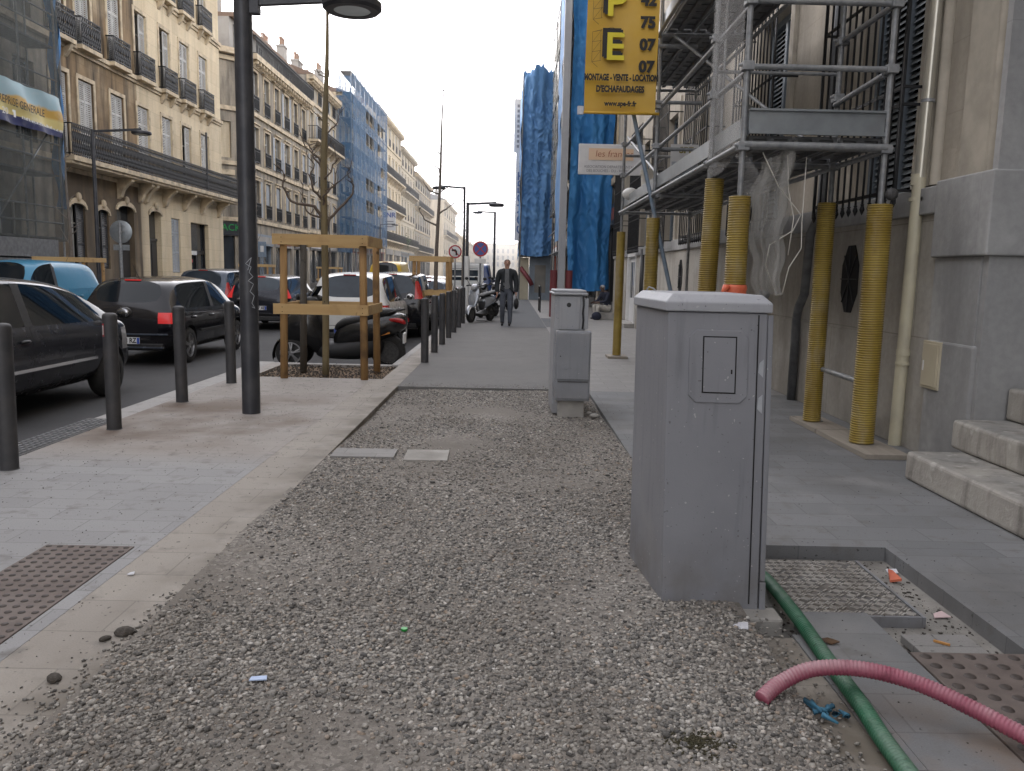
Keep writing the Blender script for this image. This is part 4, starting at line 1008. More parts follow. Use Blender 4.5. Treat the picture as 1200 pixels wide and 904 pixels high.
mb = MB().tube([(2.16, 7.0, 1.30), (2.12, 7.0, 1.16), (2.08, 7.02, .9), (2.05, 7.05, .5), (2.02, 7.1, .1)], [.05, .04, .032, .03, .03], 10)
hm = MB()
for pl in ([(2.02, 6.84, 2.42), (2.16, 6.82, 2.15), (2.36, 6.83, 1.93), (2.30, 6.82, 1.80), (2.12, 6.83, 1.68), (2.10, 6.84, 1.52), (2.20, 6.85, 1.27)], [(2.40, 6.9, 2.4), (2.39, 6.88, 1.9), (2.40, 6.88, 1.66), (2.30, 6.86, 1.5), (2.26, 6.86, 1.28)], [(2.22, 6.83, 2.40), (2.24, 6.81, 2.12), (2.30, 6.82, 1.90), (2.27, 6.81, 1.6)]): hm.tube(pl, .0045, 6)
tag(hm.build('net_hem', M['bucket'], None, smooth=True), 'pale cord hem of the bunched net below the deck', 'cord')
tag(mb.build('rope_bundle', M['galv_dark'], None, smooth=True), 'dark twisted bundle hanging below the bunched net', 'rope')
o = MB().ell((3.05, 6.74, 2.10), (.055, .04, .05), 8, 10).build('rubbish', M['iron_dark'], None); tag(o, 'crumpled dark packet stuffed on top of the sleeve nearest the steps', 'litter')
# things left on the deck
b = thing('bucket', 'white plastic bucket standing on the scaffold deck', 'bucket', (2.02, 12.5, 2.555))
MB().lathe([(.0, 0), (.105, 0), (.125, .25), (.13, .25), (.13, .27), (.12, .27), (.1, .01)], (2.02, 12.5, 2.7), n=20).build('pail', M['bucket'], b, auto=40)
MB().lathe([(.127, .2), (.134, .2), (.134, .235), (.127, .235)], (2.02, 12.5, 2.7), n=20).build('rim', M['bucket'], b)
MB().box(1.9, 2.3, 12.2, 12.9, 2.553, 2.699).build('crate_under', M['galv_dark'], b)
o = MB().ell((0, 0, 0), (.13, .10, .10), 10, 14).build('plastic_bag', M['white'], None, smooth=True); o.location = (1.90, 13.55, 2.72); tag(o, 'white plastic bag bulging over the edge of the deck', 'bag')

# ------------------------------------------------------------------ lettering
def text(s, size, mat, parent, loc, rot=(math.pi/2, 0, 0), sx=1., bold=0., ex=.001, align='CENTER', name='lettering', shear=0.):
    c = bpy.data.curves.new('txt', 'FONT'); c.body = s; c.size = size; c.extrude = ex; c.offset = bold; c.align_x = align; c.align_y = 'CENTER'; c.shear = shear; c.resolution_u = 3
    t = bpy.data.objects.new('txt', c); COL.objects.link(t); bpy.context.view_layer.update()
    me = bpy.data.meshes.new_from_object(t.evaluated_get(bpy.context.evaluated_depsgraph_get()))
    bpy.data.objects.remove(t); bpy.data.curves.remove(c)
    me.name = name; me.materials.clear(); me.materials.append(mat)
    off = root_of(parent).location
    Mx = Matrix.Translation(Vector(loc)-off) @ Euler(rot).to_matrix().to_4x4() @ Matrix.Diagonal((sx, 1, 1, 1))
    me.transform(Mx)
    return link(name, me, parent)

# yellow advertising banner
BN = thing('advert_banner', 'yellow vertical advertising banner with black and yellow lettering hung from the scaffold', 'banner', (1.34, 10.8, 3.45))
yb = 10.80
mb = MB(); mb.grid(lambda u, v: (.885+.9*u-.004*math.sin(v*9), yb+.035*math.sin(u*3.4+.5)*math.cos(v*2.2)+.012*math.sin(v*7+u*3), 3.455+2.9*v), 24, 60)
mb.build('cloth', M['banner_y'], BN, smooth=True)
MB().cyl((.84, yb, 3.455), (1.84, yb, 3.455), .018, n=10).build('hem_bar', M['banner_y'], BN, smooth=True)
MB().box(.80, .875, yb-.02, yb+.02, 3.43, 3.53).build('tie', M['paper'], BN)
f = yb-.052
for k, s in enumerate(('42', '75', '07', '07')): text(s, .185, M['banner_dk'], BN, (1.645-.006*(3-k)*0, f, 4.805-.265*k*1.0), bold=.010, sx=1.02)
text('MONTAGE - VENTE - LOCATION', .105, M['banner_dk'], BN, (1.335, f, 3.875), sx=.60, bold=.006)
text("D'ECHAFAUDAGES", .105, M['banner_dk'], BN, (1.325, f, 3.735), sx=.68, bold=.006)
text('www.spe-fr.fr', .085, M['banner_dk'], BN, (1.335, f, 3.56), sx=.85, bold=.004)
def bigletter(ch, cx, cz, sz):
    text(ch, sz, M['banner_dk'], BN, (cx-.028, f+.006, cz+.028), bold=.016, sx=1.1, name='letter_shadow')
    text(ch, sz, M['banner_dk'], BN, (cx-.05, f+.008, cz+.045), bold=.016, sx=1.1, name='letter_shadow')
    text(ch, sz, M['banner_ye'], BN, (cx, f, cz), bold=.008, sx=1.1, name='big_letter')
bigletter('E', 1.24, 4.235, .46); bigletter('P', 1.24, 4.76, .46); bigletter('S', 1.24, 5.29, .46)
ln = MB()
for z0 in (4.06, 4.57):
    for z in (0, .12, .24, .36): ln.bar((.955, f, z0+z), (1.07, f, z0+z+.02), .003)
    ln.bar((.955, f, z0), (.955, f, z0+.36), .003); ln.bar((1.06, f+.003, z0+.02), (1.06, f+.003, z0+.4), .003)
    ln.bar((.955, f, z0+.36), (1.2, f, z0+.42), .003); ln.bar((1.2, f, z0+.42), (1.36, f, z0+.34), .003); ln.bar((.955, f, z0), (1.03, f, z0-.06), .003)
    for z in (0, .12, .24): ln.bar((.957, f+.002, z0+z), (1.065, f+.002, z0+z+.14), .0025)
ln.build('scaffold_drawing', M['banner_dk'], BN)
# white projecting sign beyond
SG = thing('projecting_sign', 'white projecting sign board with rust red handwriting on a peach patch', 'sign', (1.8, 16.2, 3.6))
MB().box(1.25, 2.52, 16.18, 16.24, 3.33, 3.90).build('panel', M['sign_white'], SG, bevel=.008)
MB().box(1.44, 2.3, 16.172, 16.178, 3.60, 3.82).build('peach_patch', M['sign_peach'], SG)
text('les francas', .175, M['sign_rust'], SG, (1.93, 16.168, 3.715), sx=1.0, bold=-.002, shear=.12)
text('ASSOCIATION DEPARTEMENTALE', .072, M['sign_grey'], SG, (1.86, 16.176, 3.475), sx=.92); text('DES BOUCHES - DU - RHONE', .072, M['sign_grey'], SG, (1.83, 16.176, 3.40), sx=.9)
MB().bar((2.52, 16.21, 3.42), (3.5, 16.21, 3.42), .03).bar((2.52, 16.21, 3.8), (3.5, 16.21, 3.8), .03).build('bracket', M['wrought'], SG)
S2 = thing('notice_sheet', 'pale notice sheet on the scaffold with yellow lettering at its top', 'sign', (2.35, 11.4, 2.9))
MB().box(2.12, 2.50, 11.39, 11.395, 2.56, 3.18).build('sheet', M['sign_white'], S2); text('SPE', .11, pm('olive print', (.22, .18, .03)), S2, (2.33, 11.386, 3.10), bold=.004, sx=1.2)
MB().box(2.14, 2.48, 11.386, 11.389, 2.6, 2.95).build('printed_picture', pm('grey blue print', (.33, .37, .43), (.5, .5, .5), 3), S2)

# ================================================================== FARTHER RIGHT FRONTS, TARPS
def tarp(label, mat, x0, x1, y, z0, z1, seed, fold=.12, side=None):
    """sheet hung facing the viewer, with folds, gathered at its lower edge"""
    def f(u, v):
        z = z0+(z1-z0)*v; x = x0+(x1-x0)*u
        n1 = noise.noise(Vector((u*3+seed+z*.25, z*.55, seed))); n2 = 1-2*abs(noise.noise(Vector((u*5+seed+z*.5, z*1.7+u*3, 2.))))+.5*(1-2*abs(noise.noise(Vector((u*9-z*.8, z*3.1, 5.+seed)))))
        lowtuck = max(0, 1-v*9)
        z += (.5*n1+.35*n2)*max(0, v*6-5) if z1 < 12 else 0
        return (x+.05*n1-(u-.35)*lowtuck*(x1-x0)*.12*(1-u), y-fold*(n1+.32*n2)-.10*math.sin(u*10+z*.35)-.05*math.sin(u*23-z*.5), z+lowtuck*.35*(.5-u)**2)
    o = MB().grid(f, 70, 320).build('tarpaulin', mat, None, smooth=True, fixn=False); return tag(o, label, 'tarpaulin')
tarp('bright blue crumpled tarpaulin hanging beside the white post, nearer of the two', M['tarp'], 1.92, 3.42, 28.9, .85, 13.5, 2., .2)
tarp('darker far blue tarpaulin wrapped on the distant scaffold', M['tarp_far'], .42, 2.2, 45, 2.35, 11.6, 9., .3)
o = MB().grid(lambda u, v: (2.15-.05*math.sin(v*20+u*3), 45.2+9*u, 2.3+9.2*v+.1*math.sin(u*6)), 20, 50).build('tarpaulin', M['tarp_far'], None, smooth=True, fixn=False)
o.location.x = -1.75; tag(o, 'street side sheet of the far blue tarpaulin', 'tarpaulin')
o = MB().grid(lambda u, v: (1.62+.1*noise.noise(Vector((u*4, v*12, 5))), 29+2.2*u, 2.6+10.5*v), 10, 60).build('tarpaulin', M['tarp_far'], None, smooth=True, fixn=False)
tag(o, 'narrow dark blue strip of tarpaulin behind the white post', 'tarpaulin')
# white post with red foot casings
WP = thing('support_post', 'tall off-white box post with red foot casing at the edge of the near blue tarpaulin', 'post', (1.66, 27.6, 0))
MB().box(1.55, 1.78, 27.5, 27.72, 0, 13).build('post', M['cab_light'], WP, bevel=.01)
for x in (1.42, 1.93):
    MB().cyl((x, 27.6, 0), (x, 27.6, 1.55), .12, n=14).build('red_casing', M['maroon'], WP, auto=40)
S3 = thing('scaffold', 'far tube scaffold half covered by tarpaulins on the right', 'scaffold', (2.6, 37, 0))
for y in (29.2, 31.5, 34, 36.5, 39, 41.5, 44.8, 47.2, 50):
    for x in ((2.0, 3.2) if y < 44 else (.45, 2.2)): MB().cyl((x, y, 0), (x, y, 13.6 if y < 44 else 11.8), .03, n=8).build('standard', M['galv_dark'], S3, auto=40)
for z in (2.4, 4.4, 6.4, 8.4, 10.4, 12.4):
    MB().box(2.0, 3.2, 29.2, 44.6, z, z+.05).build('deck_plank', M['galv_dark'], S3); MB().cyl((1.97, 29.2, z+1), (1.97, 44.6, z+1), .025, n=8).build('ledger', M['galv'], S3)
    if z < 11: MB().box(.5, 2.2, 45.2, 50, z, z+.05).build('deck_plank', M['galv_dark'], S3)
o = MB().grid(lambda u, v: (2.0-.08*math.sin(u*40)*.3, 31.3+13*u, 4.3+9*v), 40, 40).build('debris_net', M['net_grey'], None, smooth=True, fixn=False); tag(o, 'dark grey net on the far right scaffold between the two tarpaulins', 'net')
AD = thing('advert_banner', 'tall white vertical banner with blue lettering on the far scaffold', 'banner', (.35, 50.4, 6))
MB().box(.15, 1.0, 50.4, 50.44, 3.4, 8.6).build('panel', M['sign_white'], AD)
text('CONCEPT', .8, pm('slate blue print', (.10, .16, .32)), AD, (.58, 50.39, 5.6), rot=(math.pi/2, -math.pi/2, 0), bold=.01)
mb = MB()
for k in range(7):
    a = k*6.283/7; mb.ell((.6+.2*math.cos(a), 50.385, 7.85+.2*math.sin(a)), (.08, .01, .08), 5, 8)
mb.build('flower_emblem', M['red'], AD)
AD2 = thing('advert_banner', 'narrow white banner higher up beside the far blue tarpaulin', 'banner', (.3, 52, 9))
MB().box(.0, .5, 52, 52.03, 8.8, 12).build('panel', M['sign_white'], AD2)
mb = MB()
for k in range(9): mb.box(.18, .32, 51.985, 51.999, 9.1+k*.3, 9.1+k*.3+.17)
mb.build('lettering', M['sign_grey'], AD2)
# ================================================================== FAR RIGHT BUILDINGS, LEFT ROW
M['lime'] = m_stone('warm limestone', (.68, .555, .37), (.73, .61, .42), (.075, .06, .045), .95, 1.6, .58, .7, split=36., dirtier=(.40, .33, .26))
M['lime_trim'] = pm('limestone trim', (.62, .515, .355), (.53, .43, .30), 3, .85, bump=.2, dirt=(.12, .10, .08), dscale=2.5, damt=.6)
M['lime_c'] = m_stone('sooty limestone', (.32, .275, .21), (.385, .335, .26), (.075, .066, .055), .85, 1.3, .5, .35)
M['lime_d'] = m_stone('grey limestone', (.42, .38, .31), (.47, .42, .34), (.10, .09, .08), .7, 1.3, .5, .3)
M['lime_f'] = m_stone('cream limestone', (.70, .58, .39), (.74, .62, .44), (.22, .18, .13), .45, 1.3, .5, .25)
M['lime_g'] = m_stone('light cream stone', (.60, .52, .39), (.64, .56, .43), (.25, .21, .16), .4, 1.3, .5, .2)
M['render_grey'] = pm('grey render', (.33, .31, .28), (.38, .36, .33), .6, .9, dirt=(.15, .14, .13), dscale=.8, damt=.5)
M['roof_tile'] = pm('brown roof tiles', (.17, .12, .09), (.22, .15, .11), 2, .9, bump=.4, bscale=8)
M['zinc_roof'] = pm('grey zinc roof', (.22, .22, .23), (.18, .18, .19), 1.5, .6)
M['brickred'] = pm('red chimney clay', (.27, .17, .12), (.31, .20, .14), 4, .9)
M['shut_white'] = pm('off white shutters', (.56, .55, .52), (.48, .47, .44), 2, .6, dirt=(.30, .28, .25), dscale=3, damt=.4)
M['shut_grey'] = pm('blue grey shutters', (.36, .38, .40), (.30, .32, .34), 2, .6)
M['pane'] = pm('street window glass', (.025, .03, .035), (.05, .055, .06), .5, .12, spec=.7)
M['pane_lit'] = pm('pale curtained glass', (.16, .155, .14), (.24, .22, .19), 1.2, .15, spec=.6)
M['dark_in'] = pm('dark interior', (.02, .018, .016), (.035, .03, .026), 1, .9)
M['shopfront'] = pm('dark shopfront', (.03, .03, .032), (.05, .05, .05), 1, .4)
M['shop_red'] = pm('red shopfront', (.34, .10, .06), (.28, .08, .05), 1, .5)
M['green_sign'] = pm('green sign letters', (.03, .33, .07), rough=.4)

XL = -16.
TL = Tx(XL, 1)
def railing(T, u0, u1, z0, h, d, parent, dens=.11, scroll=True, ends=0., name='balcony_railing', solid=0):
    g = MB()
    def pt(u, z, dd=0): return T(u, z, d+dd)
    for z, w in ((z0+h, .05), (z0+.06, .03), (z0+h-.16, .025)): g.bar(pt(u0, z), pt(u1, z), w, .04)
    n = max(2, int((u1-u0)/dens))
    for k in range(n+1):
        u = u0+(u1-u0)*k/n; g.bar(pt(u, z0), pt(u, z0+h), .022 + solid, .022)
        if scroll and k < n:
            w = (u1-u0)/n
            g.bar(pt(u, z0+.1), pt(u+w, z0+h*.45), .03); g.bar(pt(u+w, z0+.1), pt(u, z0+h*.45), .03)
            g.bar(pt(u, z0+h*.45), pt(u+w*.5, z0+h*.75), .03); g.bar(pt(u+w, z0+h*.45), pt(u+w*.5, z0+h*.75), .03)
            g.bar(pt(u+w*.2, z0+h-.2), pt(u+w*.8, z0+h-.03), .018)
    if ends:
        for u in (u0, u1):
            g.bar(T(u, z0+h, 0), T(u, z0+h, d), .05, .04); g.bar(T(u, z0+.06, 0), T(u, z0+.06, d), .03)
            for k in range(1, 6): g.bar(T(u, z0, d*k/6), T(u, z0+h, d*k/6), .022)
    return g.build(name, M['wrought'], parent)

def window(T, a, b, z0, z1, parent, kind='glass', depth=.2, simple=False, shut='shut_white', rd=None):
    """kinds: glass, shut (closed leaves), open (leaves folded back on the wall), half"""
    w = MB(); c = (a+b)/2; f = .06
    for (p, q, r_, s_) in ((a, a+f, z0, z1), (b-f, b, z0, z1), (a+f, b-f, z1-f, z1), (c-.03, c+.03, z0, z1-f), (a+f, b-f, z0+(z1-z0)*.68, z0+(z1-z0)*.68+.05)): tb(w, T, p, q, r_, s_, -depth, -depth+.06)
    wn = w.build('window', M['shut_white'], parent)
    tb(MB(), T, a+.02, b-.02, z0, z1, -depth-.05, -depth-.02).build('pane', M['pane_lit'] if (rd or random).random() < .3 else M['pane'], wn)
    def leaf(u0, u1, d0, d1, mt):
        s = MB(); tb(s, T, u0, u0+.05, z0+.02, z1-.02, d0, d1); tb(s, T, u1-.05, u1, z0+.02, z1-.02, d0, d1)
        for z in (z0+.02, z0+(z1-z0)*.36, z0+(z1-z0)*.72, z1-.1): tb(s, T, u0+.05, u1-.05, z, z+.08, d0, d1)
        if not simple:
            louvres(s, T, u0+.05, u1-.05, z0+.1, z1-.1, (d0+d1)/2, int((z1-z0)/.075))
        else: tb(s, T, u0+.05, u1-.05, z0+.1, z1-.1, d0, d0+(d1-d0)*.4)
        s.build('shutter', M[mt], wn)
    if kind == 'shut': leaf(a+.03, c-.012, -.10, -.06, shut); leaf(c+.012, b-.03, -.10, -.06, shut)
    if kind == 'half': leaf(c+.012, b-.03, -.10, -.06, shut)
    if kind == 'open': h = (b-a)/2; leaf(a-h, a-.02, .015, .05, shut); leaf(b+.02, b+h, .015, .05, shut)
    return wn

def pot(mb, x, y, z, h, r): mb.lathe([(r, 0), (r*.85, h*.8), (r*1.1, h*.82), (r*1.1, h), (r*.6, h)], (x, y, z), n=10)
def chimney(parent, x, y, z, sx=.6, sy=1.3, h=1.6, n=3):
    c = MB().box(x-sx/2, x+sx/2, y-sy/2, y+sy/2, z, z+h).box(x-sx/2-.06, x+sx/2+.06, y-sy/2-.06, y+sy/2+.06, z+h, z+h+.14).build('chimney', M['render_grey'], parent)
    p = MB()
    for k in range(n): pot(p, x, y-sy/2+sy*(k+.5)/n, z+h+.14, .6, .12)
    p.build('chimney_pots', M['brickred'], c)
def antenna(parent, x, y, z, h=2.6):
    a = MB().cyl((x, y, z), (x, y, z+h), .025, n=6)
    for k in range(4): a.bar((x-.5+.1*k, y, z+h-.12*k), (x+.5-.1*k, y, z+h-.12*k), .02)
    a.bar((x, y-.5, z+h-.2), (x, y+.5, z+h-.2), .02); a.build('aerial', M['wrought'], parent)

# ---------------- B : the long fronted limestone house opposite
BB = thing('townhouse', 'limestone townhouse with long iron balcony, left half sooty and right half cleaned', 'building', (XL, 38, 0))
y0, y1 = 29.2, 46.15
cols = [31.75, 34.2, 36.55, 39.0, 41.25, 43.7]; W = .56
G0 = [(30.15, 31.3, 1.25, 3.65), (32.05, 33.1, 1.25, 3.55), (33.8, 35.3, -.12, 3.85), (36.75, 38.0, -.12, 3.85), (39.15, 40.15, 1.1, 3.65), (41.5, 43.9, -.12, 3.6)]
ops = list(G0)
for zb, zt in ((5.32, 8.15), (9.3, 12.0), (13.35, 15.8)): ops += [(c-W, c+W, zb, zt) for c in [29.9]+cols]
mb = MB(); wall(mb, TL, y0, y1, -.3, 17.2, ops, .3); mb.build('wall', M['lime'], BB)
MB().box(-27, XL-.7, y0, y1, -.3, 17.2).box(XL-.7, XL-.002, y1-.05, y1, -.3, 17.2).build('side_wall', M['render_grey'], BB)
MB().box(-27.2, XL+.5, y0, y1+.2, 17.2, 17.6).build('roof', M['roof_tile'], BB)
s = MB()
for z, h, d in ((9.12, .16, .14), (9.0, .12, .07), (13.17, .16, .14), (13.03, .13, .07), (4.7, .16, .06)): tb(s, TL, y0, y1+.03, z, z+h, 0, d)
for zb, zt in ((5.32, 8.15), (9.3, 12.), (13.35, 15.8)):
    for c in [29.9]+cols: tb(s, TL, c-W-.13, c-W-.005, zb, zt+.15, 0, .035); tb(s, TL, c+W+.005, c+W+.13, zb, zt+.15, 0, .035); tb(s, TL, c-W-.005, c+W+.005, zt+.005, zt+.15, 0, .035)
s.build('string_course', M['lime_trim'], BB)
MB().box(XL, XL+.8, y0, y1+.7, 4.98, 5.16).box(XL, XL+.72, y0, y1+.62, 4.88, 4.978).build('balcony_slab', M['lime_trim'], BB, bevel=.02)
railing(Tx(XL, 1), y0, y1+.62, 5.17, 1.06, .74, BB, .125, True, .74)
kk = MB()
for y in (34.0, 35.9, 36.4, 38.4, 40.7, 43.0, 45.4):
    poly = [(0, 4.88), (.62, 4.88), (.62, 4.76), (.42, 4.62), (.25, 4.42), (.15, 4.15), (0, 4.05)]
    kk.prism(poly, lambda d, z: (XL+d, y-.13, z), lambda d, z: (XL+d, y+.13, z))
kk.build('corbels', M['lime_trim'], BB, bevel=.015)
kinds1 = ['shut', 'shut', 'shut', 'shut', 'shut', 'half', 'shut']; kinds2 = ['shut', 'shut', 'shut', 'half', 'half', 'shut', 'shut']
for k, c in enumerate([29.9]+cols):
    window(TL, c-W, c+W, 5.32, 8.15, BB, kinds1[k], .28); window(TL, c-W, c+W, 9.3, 12.0, BB, kinds2[k], .28); window(TL, c-W, c+W, 13.35, 15.8, BB, 'shut' if k % 2 else 'half', .28)
    for zb in (9.3, 13.35):
        MB().box(XL, XL+.34, c-.74, c+.74, zb-.16, zb+.0).build('window_ledge', M['lime_trim'], BB, bevel=.015)
        railing(TL, c-.7, c+.7, zb+.01, .95, .3, BB, .13, True, .3)
    if k in (0, 4, 5, 6):
        e = MB()
        for zb in (9.14, 13.19):
            for dy in (-.5, .5): e.prism([(0, zb), (.3, zb), (.22, zb-.2), (.05, zb-.42), (0, zb-.45)], lambda d, z: (XL+d, c+dy-.09, z), lambda d, z: (XL+d, c+dy+.09, z))
        e.build('corbels', M['lime_trim'], BB)
for a, b, z0, z1 in (G0[0], G0[1]): window(TL, a, b, z0, z1, BB, 'half', .25, shut='shopfront')
window(TL, 39.15, 40.15, 1.1, 3.65, BB, 'shut', .28, shut='shut_grey')
def door(T, a, b, z0, z1, parent, mat, d=-.28, fan=.7):
    o = MB(); tb(o, T, a, b, z0, z1-fan, d, d+.06); tb(o, T, a, b, z1-fan-.04, z1-fan+.08, d, d+.1)
    n = o.build('door', M[mat], parent); p = MB(); c = (a+b)/2
    for u0, u1 in ((a+.1, c-.06), (c+.06, b-.1)):
        for q0, q1 in ((z0+.15, z0+.9), (z0+1.05, z1-fan-.15)): tb(p, T, u0, u1, q0, q1, d+.062, d+.085)
    p.build('door_panel', M[mat], n); tb(MB(), T, a, b, z1-fan+.08, z1, d-.02, d+.01).build('fanlight', M['pane'], n)
door(TL, 33.8, 35.3, -.12, 3.85, BB, 'dark_in', -.29); door(TL, 36.75, 38.0, -.12, 3.85, BB, 'shopfront', -.29, 1.3)
for a, b, zt in ((36.75, 38.0, 3.85), (33.8, 35.3, 3.85), (30.15, 31.3, 3.65), (32.05, 33.1, 3.55)):
    h = MB(); n = 9; c = (a+b)/2; w = (b-a)/2
    for k in range(n):
        t0 = math.pi*k/n; t1 = math.pi*(k+1)/n
        v = [TL(c+w*1.15*math.cos(t), zt-.22+.36*math.sin(t)*1.1, d) for t in (t0, t1) for d in (0, .07)] + [TL(c+w*math.cos(t), zt-.22+.2*math.sin(t), d) for t in (t0, t1) for d in (0, .07)]
        h.add(v, [(0,2,3,1),(1,3,7,5),(0,1,5,4),(2,6,7,3),(4,5,7,6)])
    h.ell(TL(c, zt+.2, .08), (.1, .14, .17), 6, 8); h.build('door_arch', M['lime_trim'], BB)
q = MB(); tb(q, TL, 37.82, 37.98, 1.05, 1.45, -.27, -.24); q.build('intercom', M['galv_dark'], BB)
sh = MB(); tb(sh, TL, 41.5, 43.9, 2.05, 2.25, -.29, -.2); tb(sh, TL, 41.5, 41.62, -.12, 3.6, -.29, -.2); tb(sh, TL, 43.78, 43.9, -.12, 3.6, -.29, -.2); tb(sh, TL, 42.6, 42.7, -.12, 2.05, -.29, -.2)
sn = sh.build('shop_window', M['wrought'], BB); tb(MB(), TL, 41.62, 43.78, -.12, 3.6, -.33, -.30).build('pane', M['pane'], sn)
tb(MB(), TL, 41.62, 42.6, 2.0, 2.2, -.18, -.15).build('sign_strip', M['white'], sn)
tb(MB(), TL, 41.8, 42.35, 1.62, 1.78, -.29, -.28).build('red_notice', M['red'], sn)
MB().cyl((XL+.06, 29.9, 5.2), (XL+.06, 29.9, 17), .05, n=8).build('downpipe', M['galv_dark'], BB)
for k, y in enumerate((41.9,)): MB().cyl((XL+.75, y, 5.2), (XL+.75, y, 8.0), .05, n=8).build('folded_shutter', M['shopfront'], BB)
# grime round the old half: a weathered ledge flashing
# ---------------- A : netted scaffold front at the left edge
AA = thing('townhouse', 'townhouse hidden behind a grey netted scaffold at the left edge of the picture', 'building', (XL, 20, 0))
ops = [(c-.6, c+.6, zb, zb+2.6) for c in (17.4, 20, 22.6, 25.2, 27.8) for zb in (5.4, 9.4, 13.4)]+[(22.4, 24.4, -.12, 3.2), (25.6, 27.2, -.12, 3.4), (19, 21, -.12, 3.2)]
wall(MB(), TL, 8, 29.15, -.3, 18, ops, .3).build('wall', M['lime_c'], AA)
for (a, b, z0, z1) in ops: window(TL, a, b, z0, z1, AA, 'glass', .25, simple=True)
MB().box(-27, XL-.7, 8, 29.15, -.3, 18).build('rear_mass', M['render_grey'], AA); MB().box(-27.2, XL+.5, 8, 29.15, 18, 18.4).build('roof', M['roof_tile'], AA)
s = MB()
for z in (4.9, 9.0, 13.0): tb(s, TL, 8, 29.15, z, z+.25, 0, .2)
s.build('string_course', M['lime_trim'], AA)
A2 = thing('scaffold', 'tube scaffold standing under the grey net at the left edge', 'scaffold', (XL+.9, 24, 0))
for y in (17.4, 19.4, 21.4, 23.4, 25.4, 27.4):
    for x in (XL+.35, XL+1.25): MB().cyl((x, y, -.1), (x, y, 17), .035, n=8).build('standard', M['galv'], A2, auto=40)
for z in (2.2, 4.2, 6.2, 8.2, 10.2, 12.2, 14.2, 16.2):
    MB().box(XL+.35, XL+1.2, 17.2, 27.4, z, z+.06).build('deck_plank', M['galv_dark'], A2)
    for dz in (.5, 1.): MB().cyl((XL+1.28, 17.2, z+dz), (XL+1.28, 27.4, z+dz), .028, n=8).build('ledger', M['galv'], A2, auto=40)
for ya, za, yb_, zb in ((25.4, 4.2, 27.4, 6.2), (23.4, 2.2, 25.4, 4.2), (23.4, 8.2, 25.4, 10.2)): MB().cyl((XL+1.3, ya, za), (XL+1.3, yb_, zb), .028, n=8).build('brace', M['galv'], A2, auto=40)
MB().box(XL+.2, XL+1.5, 17.2, 26.6, 1.55, 1.60).box(XL+1.46, XL+1.5, 17.2, 26.6, 1.2, 2.15).build('hoarding', M['galv_dark'], A2)
net('grey scaffold net over the townhouse front at the left edge', lambda u, v: (XL+1.34+.05*noise.noise(Vector((u*9, v*14, 1))), 16.9+10.6*u, 2.1+15*v+.04*math.sin(u*20)), 40, 60, M['net_grey'])
net('blue edge strip of sheet gathered along the end of the grey net', lambda u, v: (XL+1.30-.3*u+.06*math.sin(v*50+u*6), 27.5+.28*math.sin(u*3.1)+.07*math.sin(v*37), 3.2+14*v), 8, 90, M['tarp'], 'tarpaulin')
# sagging banner
AB = thing('advert_banner', 'sagging pale blue and yellow banner with dark blue foot tied across the grey net', 'banner', (XL+1.5, 24.5, 5.5))
bx = XL+1.48
def by(u): return 17.5+9.75*u
def bz(u, v): return 5.62+1.22*v-.20*u+.16*u*(1-v)*0-.10*math.sin(u*math.pi)
def bn(d=0): return lambda u, v: (bx+d+.09*math.sin(u*31+v*5)*.6+.03*math.sin(u*67), by(u), bz(u, v))
mt = MT('printed banner', .6); mt.col = (.30, .42, .46); zz = mt.axis(2); yy = mt.axis(1)
# print follows the sag of the cloth: height above its lower edge
rel = mt.math('SUBTRACT', zz, mt.math('MULTIPLY', mt.math('SUBTRACT', yy, 17.5), -.022)); rel = mt.math('SUBTRACT', rel, 5.56)
hill = mt.math('ADD', rel, mt.math('MULTIPLY', mt.noise(1.1, 5, lo=0, hi=1), -.55))
mt.mix(mt.rng(hill, .56, .48), (.50, .31, .07)); mt.mix(mt.rng(rel, .58, .50), (.60, .50, .20)); mt.mix(mt.rng(rel, .27, .25), (.03, .035, .11))
mt.mix(mt.math('MULTIPLY', mt.noise(2.2, 6, lo=.55, hi=.75), .35), (.5, .5, .5))
MB().grid(bn(), 120, 16).build('cloth', mt.done(), AB, smooth=True)
text('ENTREPRISE GENERALE', .32, M['banner_dk'], AB, (bx+.13, 26.0, 5.93), rot=(math.pi/2, .022, math.pi/2), bold=.002, sx=.84, align='RIGHT')
text('20', .26, M['white'], AB, (bx+.13, 24.0, 5.66), rot=(math.pi/2, 0, math.pi/2), sx=1.1)
mb = MB()
for k in range(26):
    y = 24.8+k*.085; z = 5.64-.022*(y-23.4); w = random.uniform(.03, .06)
    mb.box(bx+.128, bx+.132, y, y+w, z-.03, z+random.uniform(.0, .06))
mb.build('small_print', M['white'], AB)
mb = MB().box(bx+.126, bx+.13, 24.4, 24.5, 5.56, 5.76).box(bx+.126, bx+.13, 24.34, 24.4, 5.70, 5.76); mb.build('white_logo', M['white'], AB)

